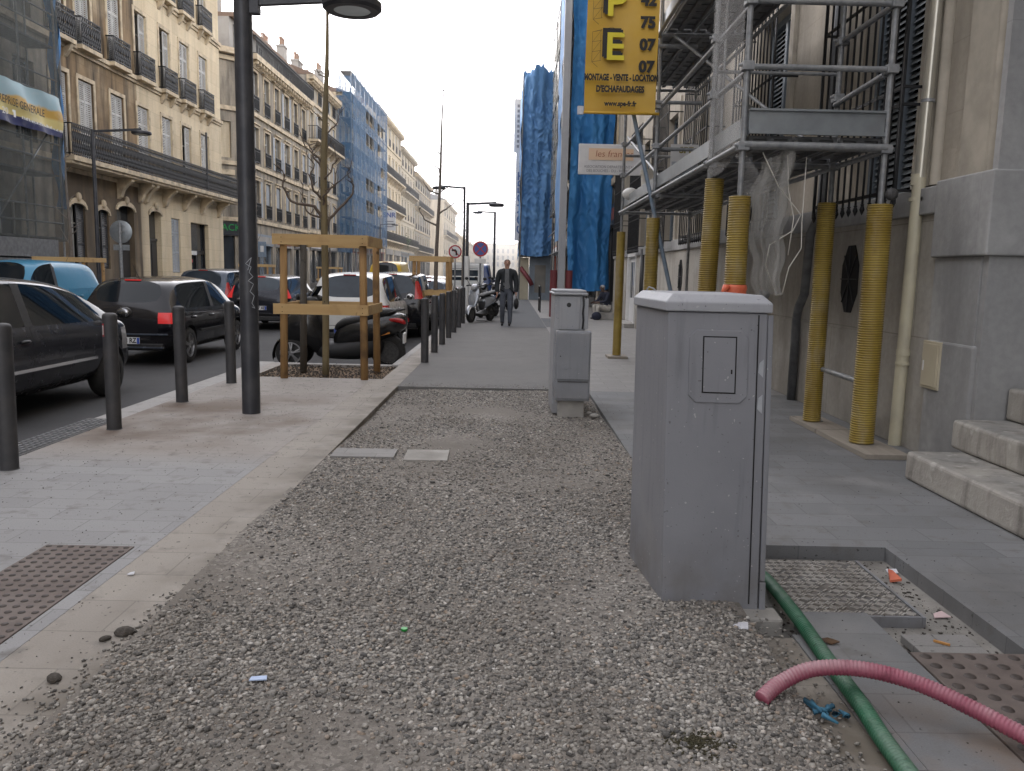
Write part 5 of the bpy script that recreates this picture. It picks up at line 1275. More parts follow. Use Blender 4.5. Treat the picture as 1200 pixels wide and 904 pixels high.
# ---------------- generic fronts further along
def front(label, X, sgn, y0, y1, zs, n, mat, cat='building', ground='shops', kind=None, bal=(), W=.55, seed=0, roof='tile', shut='shut_grey', attic=False, depth=12, cham=None, zb=-.12, lightroof=0, pitch=None):
    """zs: floor levels, last = cornice"""
    rd = random.Random(seed); T = Tx(X, sgn)
    b = thing('townhouse', label, cat, (X, (y0+y1)/2, 0))
    cs = [y0+(y1-y0)*(k+.5)/n for k in range(n)]; ops = []; wl = []
    for z0, z1 in zip(zs[1:], zs[2:]):
        h = min(2.6, (z1-z0)*.68)
        for c in cs: wl.append((c-W, c+W, z0+.28, z0+.28+h))
    gs = []
    m = max(2, n//2); g = (y1-y0)/m
    for k in range(m): gs.append((y0+k*g+.35, y0+(k+1)*g-.35, zb, zs[1]-.75))
    wall(MB(), T, y0, y1, zb-.2, zs[-1], wl+gs, .28).build('wall', M[mat], b)
    xb = X-sgn*.7; xe = X-sgn*depth
    MB().box(min(xb, xe), max(xb, xe), y0, y1, zb-.2, zs[-1]).box(min(X-sgn*.002, xb), max(X-sgn*.002, xb), y0, y0+.05, zb-.2, zs[-1]).box(min(X-sgn*.002, xb), max(X-sgn*.002, xb), y1-.05, y1, zb-.2, zs[-1]).build('side_wall', M[mat], b)
    s = MB()
    for z in zs[1:-1]: tb(s, T, y0, y1, z-.12, z+.10, 0, .13)
    tb(s, T, y0, y1, zs[-1]-.55, zs[-1]-.3, 0, .18); tb(s, T, y0-.05, y1+.05, zs[-1]-.3, zs[-1]+.02, 0, .55)
    k = 0; y = y0+.3
    while y < y1: tb(s, T, y, y+.16, zs[-1]-.5, zs[-1]-.302, .18, .5); y += .62
    for (a, c, z0, z1) in wl:
        tb(s, T, a-.14, a-.004, z0, z1+.16, 0, .05); tb(s, T, c+.004, c+.14, z0, z1+.16, 0, .05); tb(s, T, a-.004, c+.004, z1+.004, z1+.16, 0, .05); tb(s, T, a-.2, c+.2, z1+.165, z1+.24, 0, .14)
    s.build('mouldings', M['lime_trim'] if mat in ('lime_c', 'lime_d') else M[mat], b)
    for i, (a, c, z0, z1) in enumerate(wl):
        window(T, a, c, z0, z1, b, rd.choice(['glass', 'open', 'open', 'shut', 'glass']) if W < .6 and (y1-y0)/n > 2.3 else rd.choice(['glass', 'shut', 'half']), .22, simple=True, shut=shut, rd=rd)
        fl = i//n
        if fl not in bal:
            railing(T, a-.05, c+.05, z0+.0, .85, .08, b, .12, False, solid=.012)
    for fl in bal:
        z = zs[1+fl]; dd = .75
        o = MB(); tb(o, T, y0+.2, y1-.2, z+.10, z+.26, 0, dd+.06)
        q = y0+.5
        while q < y1-.4: o.prism([(0, z+.1), (.6, z+.1), (.5, z-.1), (.2, z-.4), (0, z-.5)], lambda d, zz: T(q-.1, zz, d), lambda d, zz: T(q+.1, zz, d)); q += 1.9
        o.build('balcony_slab', M['lime_trim'] if mat in ('lime_c', 'lime_d') else M[mat], b)
        railing(T, y0+.25, y1-.25, z+.26, 1., dd, b, .16, False, dd, solid=.02)
    for i, (a, c, z0, z1) in enumerate(gs):
        f = MB(); tb(f, T, a, c, z1-.7, z1, -.27, .06); tb(f, T, a, a+.1, z0, z1-.7, -.27, -.1); tb(f, T, c-.1, c, z0, z1-.7, -.27, -.1); tb(f, T, a+.1, c-.1, z0, z0+.45, -.27, -.12); tb(f, T, (a+c)/2-.04, (a+c)/2+.04, z0+.45, z1-.7, -.27, -.15)
        fn = f.build('shopfront', M[rd.choice(['shopfront', 'shopfront', 'shop_red', 'render_grey', 'frame_blue'])], b)
        tb(MB(), T, a+.1, c-.1, z0+.45, z1-.7, -.30, -.26).build('shop_window', M['pane'], fn)
        tb(MB(), T, a+.3, c-.3, z1-.55, z1-.15, .062, .075).build('fascia_panel', M[rd.choice(['shopfront', 'sign_white', 'render_grey', 'shop_red', 'cream_panel'])], fn)
    if attic:
        z = zs[-1]; r = MB(); r.box(min(X-sgn*1.1, xe), max(X-sgn*1.1, xe), y0, y1, z+.02, z+2.1); r.build('attic', M['render_grey'], b)
        for c in cs:
            window(Tx(X-sgn*1.1, sgn), c-.5, c+.5, z+.15, z+1.85, b, 'shut', -.06, simple=True, shut='shut_white')
        railing(T, y0+.1, y1-.1, z+.03, 1.05, .45, b, .16, False, .4, solid=.01)
        MB().box(min(X-sgn*.75, xe), max(X-sgn*.75, xe), y0, y1, z+2.1, z+2.35).build('roof', M['roof_tile'], b); zt = z+2.3
    else:
        z = zs[-1]; r = MB(); A = [(X+sgn*.5, z+.03), (X+sgn*.5, z+.12), (X-sgn*4.5, z+1.9), (xe, z+.03)]
        r.prism(A, lambda x, zz: (x, y0, zz), lambda x, zz: (x, y1, zz)).build('roof', M['roof_tile' if roof == 'tile' else 'zinc_roof'], b); zt = z+.6
    for k in range(3):
        chimney(b, X-sgn*(1.9+rd.random()), y0+(y1-y0)*(.12+.38*k), zt, .55, rd.uniform(.8, 1.6), rd.uniform(1.0, 1.7), rd.randint(2, 4))
    for k in range(2): antenna(b, X-sgn*(1.4+rd.random()), y0+(y1-y0)*rd.uniform(.15, .9), zt, rd.uniform(2, 3))
    return b
# C with a chamfered corner on the side street
C_ = front('sooty corner house with roof terrace railing, behind the lamp post', XL, 1, 51.2, 65.4, [0, 4.3, 7.6, 10.75, 14.1], 6, 'lime_c', bal=(), attic=True, seed=21)
cw = MB(); a0 = Vector((XL, 51.2, 0)); a1 = Vector((XL-2.6, 48.6, 0)); dr = (a1-a0).normalized(); nr = Vector((1, -1, 0)).normalized()
TC = lambda u, z, d: tuple(a0+dr*u+nr*d+Vector((0, 0, z)))
wall(cw, TC, 0, 3.67, -.3, 14.1, [(1.2, 2.5, 7.9, 10.0), (1.1, 2.7, -.12, 3.3)], .2); cw.add([(XL, 51.2, -.3), (XL-2.6, 48.6, -.3), (XL-12, 48.6, -.3), (XL-12, 51.2, -.3), (XL, 51.2, 14.1), (XL-2.6, 48.6, 14.1), (XL-12, 48.6, 14.1), (XL-12, 51.2, 14.1)], [(4, 5, 6, 7), (1, 2, 6, 5)])
cw.build('corner_wall', M['lime_c'], C_)
s = MB()
for z in (4.3, 7.6, 10.75, 13.6): tb(s, TC, 0, 3.7, z-.12, z+.12, 0, .14)
tb(s, TC, 0, 3.7, 13.8, 14.12, 0, .5); tb(s, TC, 1.05, 2.65, 6.9, 7.2, 0, .1); s.build('mouldings', M['lime_trim'], C_)
tb(MB(), TC, 1.2, 2.5, 7.9, 10.0, -.2, -.15).build('blind_window', M['lime_f'], C_)
tb(MB(), TC, 1.1, 2.7, -.12, 3.3, -.2, -.15).build('shop_window', M['pane'], C_)
tb(MB(), TC, .5, 3.3, 3.32, 4.1, .0, .1).build('fascia_panel', M['shopfront'], C_)
text('SNACK', .55, M['green_sign'], C_, TC(1.75, 3.78, .11), rot=(math.pi/2, 0, R(45)), sx=1.1)
front('grey narrow house next to the sooty corner house', XL, 1, 65.45, 76.2, [0, 4.4, 7.8, 11.2, 14.4, 16.2], 4, 'lime_d', bal=(2,), seed=5)
E_ = front('house behind the blue netted scaffold', XL, 1, 76.25, 97.4, [0, 4.6, 8.2, 11.8, 15.2, 17.2], 7, 'lime_f', seed=6)
front('cream house with two long balconies beyond the blue netted scaffold', XL, 1, 97.45, 119.6, [0, 5, 9, 13, 17, 20.2], 7, 'lime_f', bal=(0, 1, 2), seed=7, shut='shut_white')
front('cream house with a corner bay beyond the balconied one', XL, 1, 119.65, 136.4, [0, 5, 8.8, 12.6, 16.2, 18.8], 5, 'lime_g', bal=(0, 2), seed=8, shut='shut_white')
front('greyer shuttered house farther along the left row', XL, 1, 136.45, 163, [0, 4.6, 8.2, 11.8, 15, 17.3], 7, 'lime_d', bal=(0, 2), seed=9)
front('pale house with sunlit end wall beyond the cross street', XL+1.5, 1, 176, 214, [0, 5, 9, 13, 16.5], 6, 'lime_g', bal=(1,), seed=10, roof='zinc')
front('last low house of the left row', XL+1.5, 1, 216, 262, [0, 4.5, 8, 11.4], 7, 'lime_f', seed=11)
# blue net scaffold on E
ES = thing('scaffold', 'tube scaffold under blue netting on the far left front', 'scaffold', (XL+.8, 87, 0))
for k in range(10):
    y = 76.4+k*2.32
    for x in (XL+.3, XL+1.3): MB().cyl((x, y, -.1), (x, y, 19.6 if x > XL+1 else 18.6), .05, n=6).build('standard', M['galv'], ES)
for z in (4, 6.2, 8.4, 10.6, 12.8, 15, 17.2, 19): MB().box(XL+.3, XL+1.3, 76.4, 97.3, z, z+.08).build('deck_plank', M['galv_dark'], ES)
nb = MB()
for k in range(7):
    z = 4.1+k*2.15
    for j in range(9):
        y = 76.4+j*2.32
        if j in (3, 4, 6) and k in (1, 2, 4, 5): zz0, zz1 = z, z+.95
        elif j == 7 and k in (3, 5): zz0, zz1 = z, z+1.1
        else: zz0, zz1 = z, z+2.15
        nb.quad((XL+1.42, y, zz0), (XL+1.42, y+2.32, zz0), (XL+1.42, y+2.32, zz1), (XL+1.42, y, zz1))
tag(nb.build('debris_net', M['net_blue'], None, fixn=False), 'torn blue net along the street face of the far left scaffold', 'net')
net('blue net across the near end of the far left scaffold', lambda u, v: (XL+.0+1.42*u, 76.2, 3.0+15.6*v), 6, 30, M['net_blue'])
SB = thing('projecting_sign', 'small white projecting sign with blue lettering beyond the blue net', 'sign', (XL+1.5, 99.5, 7))
MB().box(XL+.6, XL+2.1, 99.5, 99.6, 6.2, 8.6).build('panel', M['sign_white'], SB); text('SNR', .8, M['blue_sign'], SB, (XL+1.35, 99.48, 8.0), bold=.02)
mb = MB()
for k in range(3): mb.box(XL+.85, XL+1.85, 99.48, 99.499, 6.6+k*.3, 6.72+k*.3)
mb.build('small_print', M['sign_grey'], SB)
o = MB()
rdp = random.Random(4)
for k in range(260):
    p = Vector((rdp.gauss(0, .32), rdp.gauss(0, .4), rdp.gauss(.5, .4))); d = Vector((rdp.uniform(-1, 1), rdp.uniform(-1, 1), rdp.uniform(-1, 1)))*.16; e = Vector((rdp.uniform(-1, 1), rdp.uniform(-1, 1), rdp.uniform(-1, 1)))*.12
    o.add([p, p+d, p+d+e, p+e], [(0, 1, 2, 3)])
o = o.build('balcony_shrub', pm('balcony leaves', (.05, .09, .03), (.08, .12, .04), 8, .8), None, fixn=False); o.location = (XL+.6, 120.6, 5.3); tag(o, 'green leafy shrub standing on a far left balcony', 'shrub')
# right row
front('sooty right-hand house behind the blue tarpaulins', 3.5, -1, 27.5, 45.8, [0, 4.6, 8, 11.4, 14.6], 6, 'lime_d', bal=(), seed=31, zb=0)
front('right-hand house past the far tarpaulin', 3.5, -1, 45.9, 70, [0, 4.4, 7.6, 10.8, 13], 7, 'lime_c', seed=32, zb=0)
front('right-hand house near the end of the street', 3.5, -1, 70.1, 110, [0, 4.4, 7.8, 11], 9, 'lime_d', seed=33, zb=0)
front('low pale houses at the vanishing end of the left row', XL+1.5, 1, 264, 410, [0, 4.5, 8, 11.4], 16, 'lime_g', seed=12)
front('farthest pale house of the right row', 4.5, -1, 125, 375, [0, 4.4, 7.8, 11], 24, 'lime_g', seed=34, zb=0)
EB = thing('townhouse', 'pale sunlit houses closing the far end of the street', 'building', (-6, 430, 0))
TE = Ty(430); ops = [(-18+k*2.6, -18+k*2.6+1.2, z, z+2.2) for k in range(12) for z in (5, 8.4, 11.8)]
wall(MB(), TE, -19.5, 4, -.3, 16, [o for o in ops if o[0] < 2.5], .3).build('wall', M['lime_g'], EB)
MB().box(-19.5, 4, 430.5, 445, -.3, 16).build('rear_mass', M['lime_g'], EB); MB().box(-20, 4.5, 429.5, 445, 16, 16.5).build('roof', M['roof_tile'], EB)
for o in [o for o in ops if o[0] < 2.5]: window(TE, o[0], o[1], o[2], o[3], EB, 'glass', .25, simple=True)
EB2 = thing('townhouse', 'pale taller house at the far end beside the right row', 'building', (6, 380, 0))
wall(MB(), Ty(380), 1.8, 12, -.3, 15, [(2.6+k*2.4, 3.7+k*2.4, z, z+2.1) for k in range(4) for z in (4.5, 8, 11.4)], .3).build('wall', M['lime_f'], EB2)
MB().box(1.8, 12, 380.4, 392, -.3, 15).box(1.4, 12, 379.6, 392, 15, 15.4).build('roof', M['lime_f'], EB2)
for k in range(4):
    for z in (4.5, 8, 11.4): window(Ty(380), 2.6+k*2.4, 3.7+k*2.4, z, z+2.1, EB2, 'glass', .25, simple=True)
# street behind the viewer: the rest of the left row shades the scene
front('townhouse on the left row behind the viewer', XL, 1, -34, 7.9, [0, 4.6, 8.4, 12, 15.6, 18], 9, 'lime_c', seed=41)
# ================================================================== CARS
def paint(name, c, rough=.18, metal=.3):
    t = MT(name, rough, metal, .4, .35); t.col = c
    low = t.math('MULTIPLY', t.rng(t.axis(2), .35, -.2), t.noise(5, 5, lo=.3, hi=.7)); t.mix(t.math('MULTIPLY', low, .45), (.09, .08, .07))
    t.roughness(t.noise(6, 5, lo=.4, hi=.75), rough, rough+.16)
    return t.done()
M['car_glass'] = pm('tinted car glass', (.010, .014, .018), rough=.03, spec=.35)
M['car_glass2'] = pm('blue grey tinted car glass', (.03, .045, .06), (.015, .02, .03), 1.5, .04, spec=.4)
M['tail'] = pm('red lamp plastic', (.42, .012, .012), (.30, .01, .01), 30, .18, coat=.5)
def m_emit(name, c, e, st):
    t = MT(name, .3); t.col = c; t.b.inputs['Emission Color'].default_value = rgb(e); t.b.inputs['Emission Strength'].default_value = st; return t.done()
M['brake'] = m_emit('lit brake lamp', (.5, .02, .02), (1., .05, .05), .22)
M['clear'] = pm('clear lamp plastic', (.55, .56, .58), rough=.15, coat=.5)
M['headlamp'] = pm('headlamp glass', (.35, .36, .38), (.5, .5, .52), 18, .08, .3)
M['plate'] = pm('white number plate', (.68, .68, .68), rough=.4)
M['plate_blue'] = pm('plate blue band', (.03, .08, .40), rough=.4)
M['alloy'] = pm('silver alloy', (.42, .42, .43), (.34, .34, .35), 8, .3, .7, dirt=(.1, .09, .08), dscale=9, damt=.4)
M['mirror'] = pm('mirror glass', (.3, .3, .31), rough=.03, metal=1.)
M['tyre'] = pm('tyre rubber', (.018, .018, .018), (.03, .029, .028), 20, .85, bump=.2)
M['chrome'] = pm('chrome', (.62, .62, .63), rough=.12, metal=1.)
M['seam'] = pm('panel gap', (.004, .004, .004), rough=.9)

def wheel(root, x, y, r, side, spokes=5, z0=0., w=.19, bare=False):
    t = MB().lathe([(r*.66, -w/2), (r*.93, -w/2), (r, -w*.36), (r, w*.36), (r*.93, w/2), (r*.66, w/2)], (x, y, z0+r), 'x', 30).build('tyre', M['tyre'], None, smooth=True)
    m = MB(); o = w*.30*side
    m.lathe([(r*.67, o-.06*side), (r*.70, o+.03*side), (r*.62, o+.03*side), (r*.58, o-.02*side)], (x, y, z0+r), 'x', 30)
    m.lathe([(.0, o+.035*side), (r*.15, o+.03*side), (r*.17, o-.02*side)], (x, y, z0+r), 'x', 16)
    for k in range(spokes):
        a = 6.2832*k/spokes+.3
        for da in (-.13, .13):
            m.bar((x+o+.022*side, y+math.cos(a)*r*.13, z0+r+math.sin(a)*r*.13), (x+o+.006*side, y+math.cos(a+da)*r*.64, z0+r+math.sin(a+da)*r*.64), r*.085, .03, up=(1, 0, 0))
    d = MB().lathe([(.0, o-.07*side), (r*.66, o-.07*side)], (x, y, z0+r), 'x', 24)
    wn = thing_part('wheel', root)
    for ob in (t, m.build('rim', M['alloy'], None, auto=40), d.build('brake_disc', M['iron_dark'], None)): ob.parent = wn
    return wn
def thing_part(name, root):
    o = bpy.data.objects.new(name, None); COL.objects.link(o); o.parent = root; o.empty_display_size = .1; return o

HATCH = dict(tail=.34, dp=.42, bp=-.10, ws=.62, cowl=1.28, hb=.94, nose=.60, zb=.24)
def car(label, L, W, H, pmat, S={}, group='cars in the street', cat='car', glass='car_glass', tails=(), tmat='tail', rr=.305, spokes=5, plate=None, roofrail=False, extra=None, reg=()):
    S = {**HATCH, **S}
    root = thing('parked_car' if cat == 'car' else cat.replace(' ', '_'), label, cat, (0, 0, 0), group=group)
    w = W/2; r = -L/2; f = L/2; hb = S['hb']; zb = S['zb']
    y2 = r+.07+S['tail']; y3 = y2+S['dp']; y6 = S['ws']; y7 = S['cowl']; yb = S['bp']
    st = [  # y, zb, ws, wb, zbelt, wr, zr
        (r, .46, .80*w, .86*w, .70, .74*w, .80),
        (r+.05, zb+.10, .92*w, .965*w, hb-.08, .84*w, hb+.03),
        (r+.11, zb+.02, .955*w, .99*w, hb, .83*w, hb+.10),
        (y2, zb-.02, .965*w, w, hb+.02, .755*w, H-.055),
        (y3, zb-.02, .965*w, w, hb+.01, .765*w, H-.01),
        (yb-.05, zb-.02, .965*w, w, hb, .775*w, H+.01),
        (yb+.05, zb-.02, .965*w, w, hb, .775*w, H+.01),
        (y6, zb-.02, .965*w, w, hb-.01, .745*w, H-.05),
        (y7, zb-.02, .965*w, .995*w, hb-.03, .83*w, hb+.06),
        (y7+.12, zb-.02, .965*w, .99*w, hb-.04, .82*w, hb+.02),
        (f-.38, zb-.01, .95*w, .97*w, hb-.17, .80*w, hb-.10),
        (f-.10, zb+.02, .86*w, .88*w, S['nose']+.02, .66*w, S['nose']+.10),
        (f, zb+.10, .68*w, .70*w, S['nose']-.06, .5*w, S['nose']-.02)]
    side = {4: 1, 6: 1, 7: 1}; top = {2: 3, 7: 4}
    if S.get('quarter', True): side[3] = 1
    if S.get('van'): side.pop(4, None); side.pop(3, None)
    if S.get('norear'): top.pop(2, None)
    rings = []
    for (y, b, ws, wb, zbt, wr, zr) in st:
        h = [(0, b), (.75*ws, b), (ws, b+.10), (wb, (b+zbt)*.5+.04), (wb-.012, zbt-.10), (wb-.05, zbt), (wr, zr-.065), (wr-.105, zr-.008), (0, zr+.02)]
        yo = [0]*9
        full = [(x, y, z) for x, z in h] + [(-x, y, z) for x, z in h[-2:0:-1]]
        rings.append(full)
    v = [p for rg_ in rings for p in rg_]; F = []; MI = []
    n = 16
    for i in range(len(st)-1):
        for k in range(n):
            j = k if k < 8 else 15-k
            F.append((i*n+k, i*n+(k+1) % n, (i+1)*n+(k+1) % n, (i+1)*n+k))
            m = 0
            if j == 5:
                if i in side: m = 1
                if i == 5: m = 2
            if j == 7 and i in top: m = top[i]
            if j == 0: m = 2
            MI.append(m)
    for base, last in ((0, False), ((len(st)-1)*n, True)):
        for j in range(8):
            a, b = base+j, base+j+1; a2, b2 = base+(16-j) % 16, base+(16-j-1)
            q = (a, b, b2, a2) if j not in (0, 7) else ((a, b, b2) if j == 0 else (a, b, a2))
            F.append(tuple(q)); MI.append(0)
    me = bpy.data.meshes.new('cage'); me.from_pydata(v, [], F)
    mats = [pmat, M['car_glass'], M['blackplastic'], M[glass], M['car_glass'], M['seam'], M[tmat], M['slot'], M['headlamp']]
    for m in mats: me.materials.append(m)
    me.polygons.foreach_set('material_index', MI)
    bm = bmesh.new(); bm.from_mesh(me); cr = bm.edges.layers.float.new('crease_edge')
    for e in bm.edges:
        ms = set(p.material_index for p in e.link_faces)
        if len(ms) > 1: e[cr] = .55
    bmesh.ops.recalc_face_normals(bm, faces=bm.faces); bm.to_mesh(me); bm.free()
    ob = bpy.data.objects.new('cage', me); COL.objects.link(ob)
    sm = ob.modifiers.new('s', 'SUBSURF'); sm.levels = sm.render_levels = 3
    wy = (r+.70 if not S.get('wy') else S['wy'][0], f-.78 if not S.get('wy') else S['wy'][1])
    c = MB()
    for yy in wy:
        for sg in (-1, 1): c.cyl((sg*(w-.27), yy, rr+.0), (sg*(w+.2), yy, rr+.0), rr+.045, n=36)
    cut = c.build('cut', M['slot'], None); cut.data.materials.clear()
    for m in mats: cut.data.materials.append(m)
    cut.data.polygons.foreach_set('material_index', [7]*len(cut.data.polygons))
    bo = ob.modifiers.new('b', 'BOOLEAN'); bo.object = cut; bo.operation = 'DIFFERENCE'; bo.solver = 'EXACT'; bo.material_mode = 'INDEX'
    bpy.context.view_layer.update()
    me2 = bpy.data.meshes.new_from_object(ob.evaluated_get(bpy.context.evaluated_depsgraph_get()))
    bpy.data.objects.remove(ob); bpy.data.objects.remove(cut)
    bm = bmesh.new(); bm.from_mesh(me2)
    def region(box, mi, only=(0,)):
        for ax in range(3):
            for lim in box[ax]:
                if lim is None: continue
                co = [0, 0, 0]; co[ax] = lim; no = [0, 0, 0]; no[ax] = 1
                fs = [x for x in bm.faces if x.material_index in only]
                g = set(); [g.update(x.edges) for x in fs]; [g.update(x.verts) for x in fs]
                bmesh.ops.bisect_plane(bm, geom=fs+list(g), plane_co=co, plane_no=no, dist=1e-5)
        for x in bm.faces:
            if x.material_index in only:
                cc = x.calc_center_median()
                if all((box[a][0] is None or cc[a] > box[a][0]) and (box[a][1] is None or cc[a] < box[a][1]) for a in range(3)): x.material_index = mi
    for (x0, x1, z0, z1, yy) in tails:
        for sg in (-1, 1):
            xs = (x0, x1) if sg > 0 else (None if x1 is None else -x1, None if x0 is None else -x0)
            region((xs, (None, r+yy), (z0, z1)), 6)
    for sg in (-1, 1): region(((.50*w, None) if sg > 0 else (None, -.50*w), (f-.52, None), (S['nose']-.02, hb-.12)), 8)
    # door joints
    zt = hb-.005
    for yj in (y7-.08, yb, y3-.02 if S.get('quarter', True) else None):
        if yj is None: continue
        for sg in (-1, 1):
            region(((w*.7, None) if sg > 0 else (None, -w*.7), (yj-.004, yj+.004), (zb+.08, zt)), 5)
    for sg in (-1, 1): region(((w*.7, None) if sg > 0 else (None, -w*.7), (wy[0]+.42, wy[1]-.40), (zb+.075, zb+.083)), 5)
    region(((None, None), (None, r+.5), (zb+.28, zb+.288)), 5)
    for b in reg: region(b[0], b[1])
    # split into parts
    groups = {}
    for x in bm.faces: groups.setdefault(x.material_index, []).append(x)
    nm = {0: 'body', 1: 'side_window', 2: 'trim', 3: 'rear_window', 4: 'windscreen', 5: 'panel_joint', 6: 'tail_light', 7: 'wheel_arch', 8: 'headlight'}
    def emit(fs, name, mi):
        vm = {}; vv = []; ff = []
        for x in fs:
            q = []
            for vt in x.verts:
                if vt.index not in vm: vm[vt.index] = len(vv); vv.append(vt.co.copy())
                q.append(vm[vt.index])
            ff.append(q)
        m = bpy.data.meshes.new(name); m.from_pydata(vv, [], ff); m.materials.append(mats[mi])
        m.polygons.foreach_set('use_smooth', [True]*len(ff)); m.set_sharp_from_angle(angle=R(42)); return link(name, m, root)
    bm.verts.index_update()
    body = None
    for mi, fs in groups.items():
        if mi in (0, 5, 2, 7): 
            o = emit(fs, nm[mi], mi)
            if mi == 0: body = o
            continue
        left = set(fs)
        while left:
            seed = left.pop(); comp = [seed]; stk = [seed]
            while stk:
                x = stk.pop()
                for e in x.edges:
                    for y in e.link_faces:
                        if y in left: left.discard(y); comp.append(y); stk.append(y)
            if len(comp) > 3: emit(comp, nm[mi], mi)
    bm.free()
    for yy in wy:
        for sg in (-1, 1): wheel(root, sg*(w-.115), yy, rr, sg, spokes)
    # mirrors, handles, sills, plate
    for sg in (-1, 1):
        m = MB().ell((sg*(w+.085), y7-.16, hb+.07), (.10, .055, .075), 8, 12); m.bar((sg*(w-.06), y7-.12, hb+.01), (sg*(w+.05), y7-.14, hb+.04), .05, .04)
        mr = m.build('door_mirror', M['blackplastic'] if S.get('blackmirror') else pmat, root, smooth=True)
        MB().ell((sg*(w+.085), y7-.205, hb+.07), (.08, .012, .058), 8, 12).build('mirror_glass', M['mirror'], mr, smooth=True)
        for yh in (yb-.10+.0, yb-.95): 
            if yh > y3-.3: MB().ell((sg*(w+.008), yh-.06, hb-.14), (.022, .085, .022), 6, 10).build('door_handle', M['blackplastic'] if S.get('blackmirror') else pmat, root, smooth=True)
        MB().bar((sg*(w+.0), wy[0]+.45, zb+.30), (sg*(w+.0), wy[1]-.42, zb+.30), .022, .035).build('rub_strip', M['blackplastic'] if not S.get('chromestrip') else M['chrome'], root)
    MB().box(-.13, .13, y2-.02, y2+.03, H-.055, H-.035).build('high_brake_light', M['brake'] if tmat == 'brake' or S.get('brk') else M['tail'], root)
    MB().cyl((0, y2+.22, H+.0), (0, y2-.02, H+.24), .006, .003, 6).build('aerial', M['blackplastic'], root)
    MB().box(-.75*w, .75*w, r+.02, r+.14, zb+.02, zb+.14).build('rear_skirt', M['blackplastic'], root, bevel=.02)
    if plate:
        pz = plate[1]; py = r+plate[2]
        p = MB().box(-.26, .26, py-.012, py, pz-.055, pz+.055).build('number_plate', M['plate'], root, bevel=.004)
        q = MB().box(.215, .256, py-.0145, py-.0125, pz-.05, pz+.05).box(-.256, -.215, py-.0145, py-.0125, pz-.05, pz+.05).build('plate_bands', M['plate_blue'], p)
        text(plate[0], .115, M['slot'], p, (0, py-.0135, pz), sx=.80, bold=.003)
    if roofrail:
        for sg in (-1, 1): MB().tube([(sg*.74*w, y2+.1, H-.02), (sg*.75*w, y2+.25, H+.035), (sg*.75*w, y6-.3, H+.035), (sg*.74*w, y6-.1, H-.02)], .014, 8).build('roof_rail', M['blackplastic'], root, smooth=True)
    MB().bar((-.05, r+.14, hb+.13), (.30, r+.17, hb+.16), .02, .015).build('rear_wiper', M['blackplastic'], root)
    if extra: extra(root, r, f, w, H, hb, body)
    return root
def place(o, x, y, rz=0., z=RZ): o.location = (x, y, z); o.rotation_euler = (0, 0, rz); return o

P_GREY = paint('dark grey car paint', (.035, .038, .048)); P_BLACK = paint('black car paint', (.006, .006, .009), .12, .1); P_NAVY = paint('navy black car paint', (.008, .010, .018))
P_WHITE = paint('white car paint', (.60, .60, .58), .25, 0); P_BEIGE = paint('beige car paint', (.36, .31, .25), .25, .3); P_BLUE = paint('sky blue van paint', (.03, .20, .34), .3, 0)
P_YEL = paint('yellow van paint', (.62, .40, .03), .3, 0); P_DBLUE = paint('dark blue van paint', (.02, .04, .12), .3, .1); P_STEEL = paint('steel blue car paint', (.06, .075, .10))

place(car('dark grey hatchback at the left edge behind the first bollards', 4.15, 1.74, 1.50, P_GREY, dict(hb=.98, blackmirror=True, chromestrip=True, bp=-.42, ws=.72, cowl=1.60, tail=.3), spokes=7, tails=((.62, None, .70, 1.0, .35),)), -5.88, 9.05)
def polo_extra(root, r, f, w, H, hb, body):
    e = MB().lathe([(.056, -.004), (.056, -.010), (.048, -.010), (.048, -.004)], (0, r+.045, .865), 'y', 28)
    def st(pts, wd=.010):
        for a, b in zip(pts, pts[1:]): e.bar((a[0], r+.037, .865+a[1]), (b[0], r+.037, .865+b[1]), wd, .008, up=(0, 1, 0))
    st([(-.022, .046), (.0, .004), (.022, .046)]); st([(-.045, .022), (-.022, -.042), (.0, -.006), (.022, -.042), (.045, .022)])
    e.build('badge', M['chrome'], root)
    text('1.4', .045, M['chrome'], root, (.52, r+.055, .72), sx=1.1)
    MB().box(-.86*w, .86*w, r-.012, r+.02, .515, .545).build('bumper_strip', M['chrome'] if False else P_STEEL, root, bevel=.008)
    MB().box(-.78*w, .78*w, r-.016, r+.03, .30, .325).build('bumper_strip', P_STEEL, root, bevel=.006)
place(car('black hatchback seen from behind with rear badge, red lamps and pale plate ending RZ', 3.95, 1.68, 1.455, P_BLACK, dict(brk=True, hb=.93), tails=((.56, None, .71, .89, .30),), tmat='brake', plate=('BV 843 RZ', .425, .0), extra=polo_extra, spokes=5), -6.35, 15.45)
place(car('navy black hatchback ahead of the badge hatchback, plate ending XE, behind the lamp post', 4.05, 1.74, 1.47, P_NAVY, dict(brk=True), tails=((.66, None, .86, 1.18, .34),), tmat='brake', glass='car_glass2', plate=('CQ 517 XE', .60, .012)), -6.78, 24.0)
place(car('dark people carrier beyond the black hatchback on the far lane', 4.3, 1.78, 1.60, P_STEEL, dict(tail=.22), tails=((.72, None, .8, 1.2, .3),), glass='car_glass2'), -9.35, 27.0)
place(car('white people carrier parked behind the black three wheeled scooter', 3.85, 1.70, 1.60, P_WHITE, dict(hb=.98, tail=.28, cowl=1.2), tails=((.58, None, .68, .95, .36),), glass='car_glass2', plate=('AW 209 PL', .42, .0)), -3.34, 18.7)
place(car('black tall hatchback with upright red lamps, parked beyond the white people carrier', 3.95, 1.72, 1.62, P_BLACK, dict(hb=.99, tail=.24), tails=((.60, None, .98, 1.42, .34),), glass='car_glass2'), -2.98, 22.3+.0)
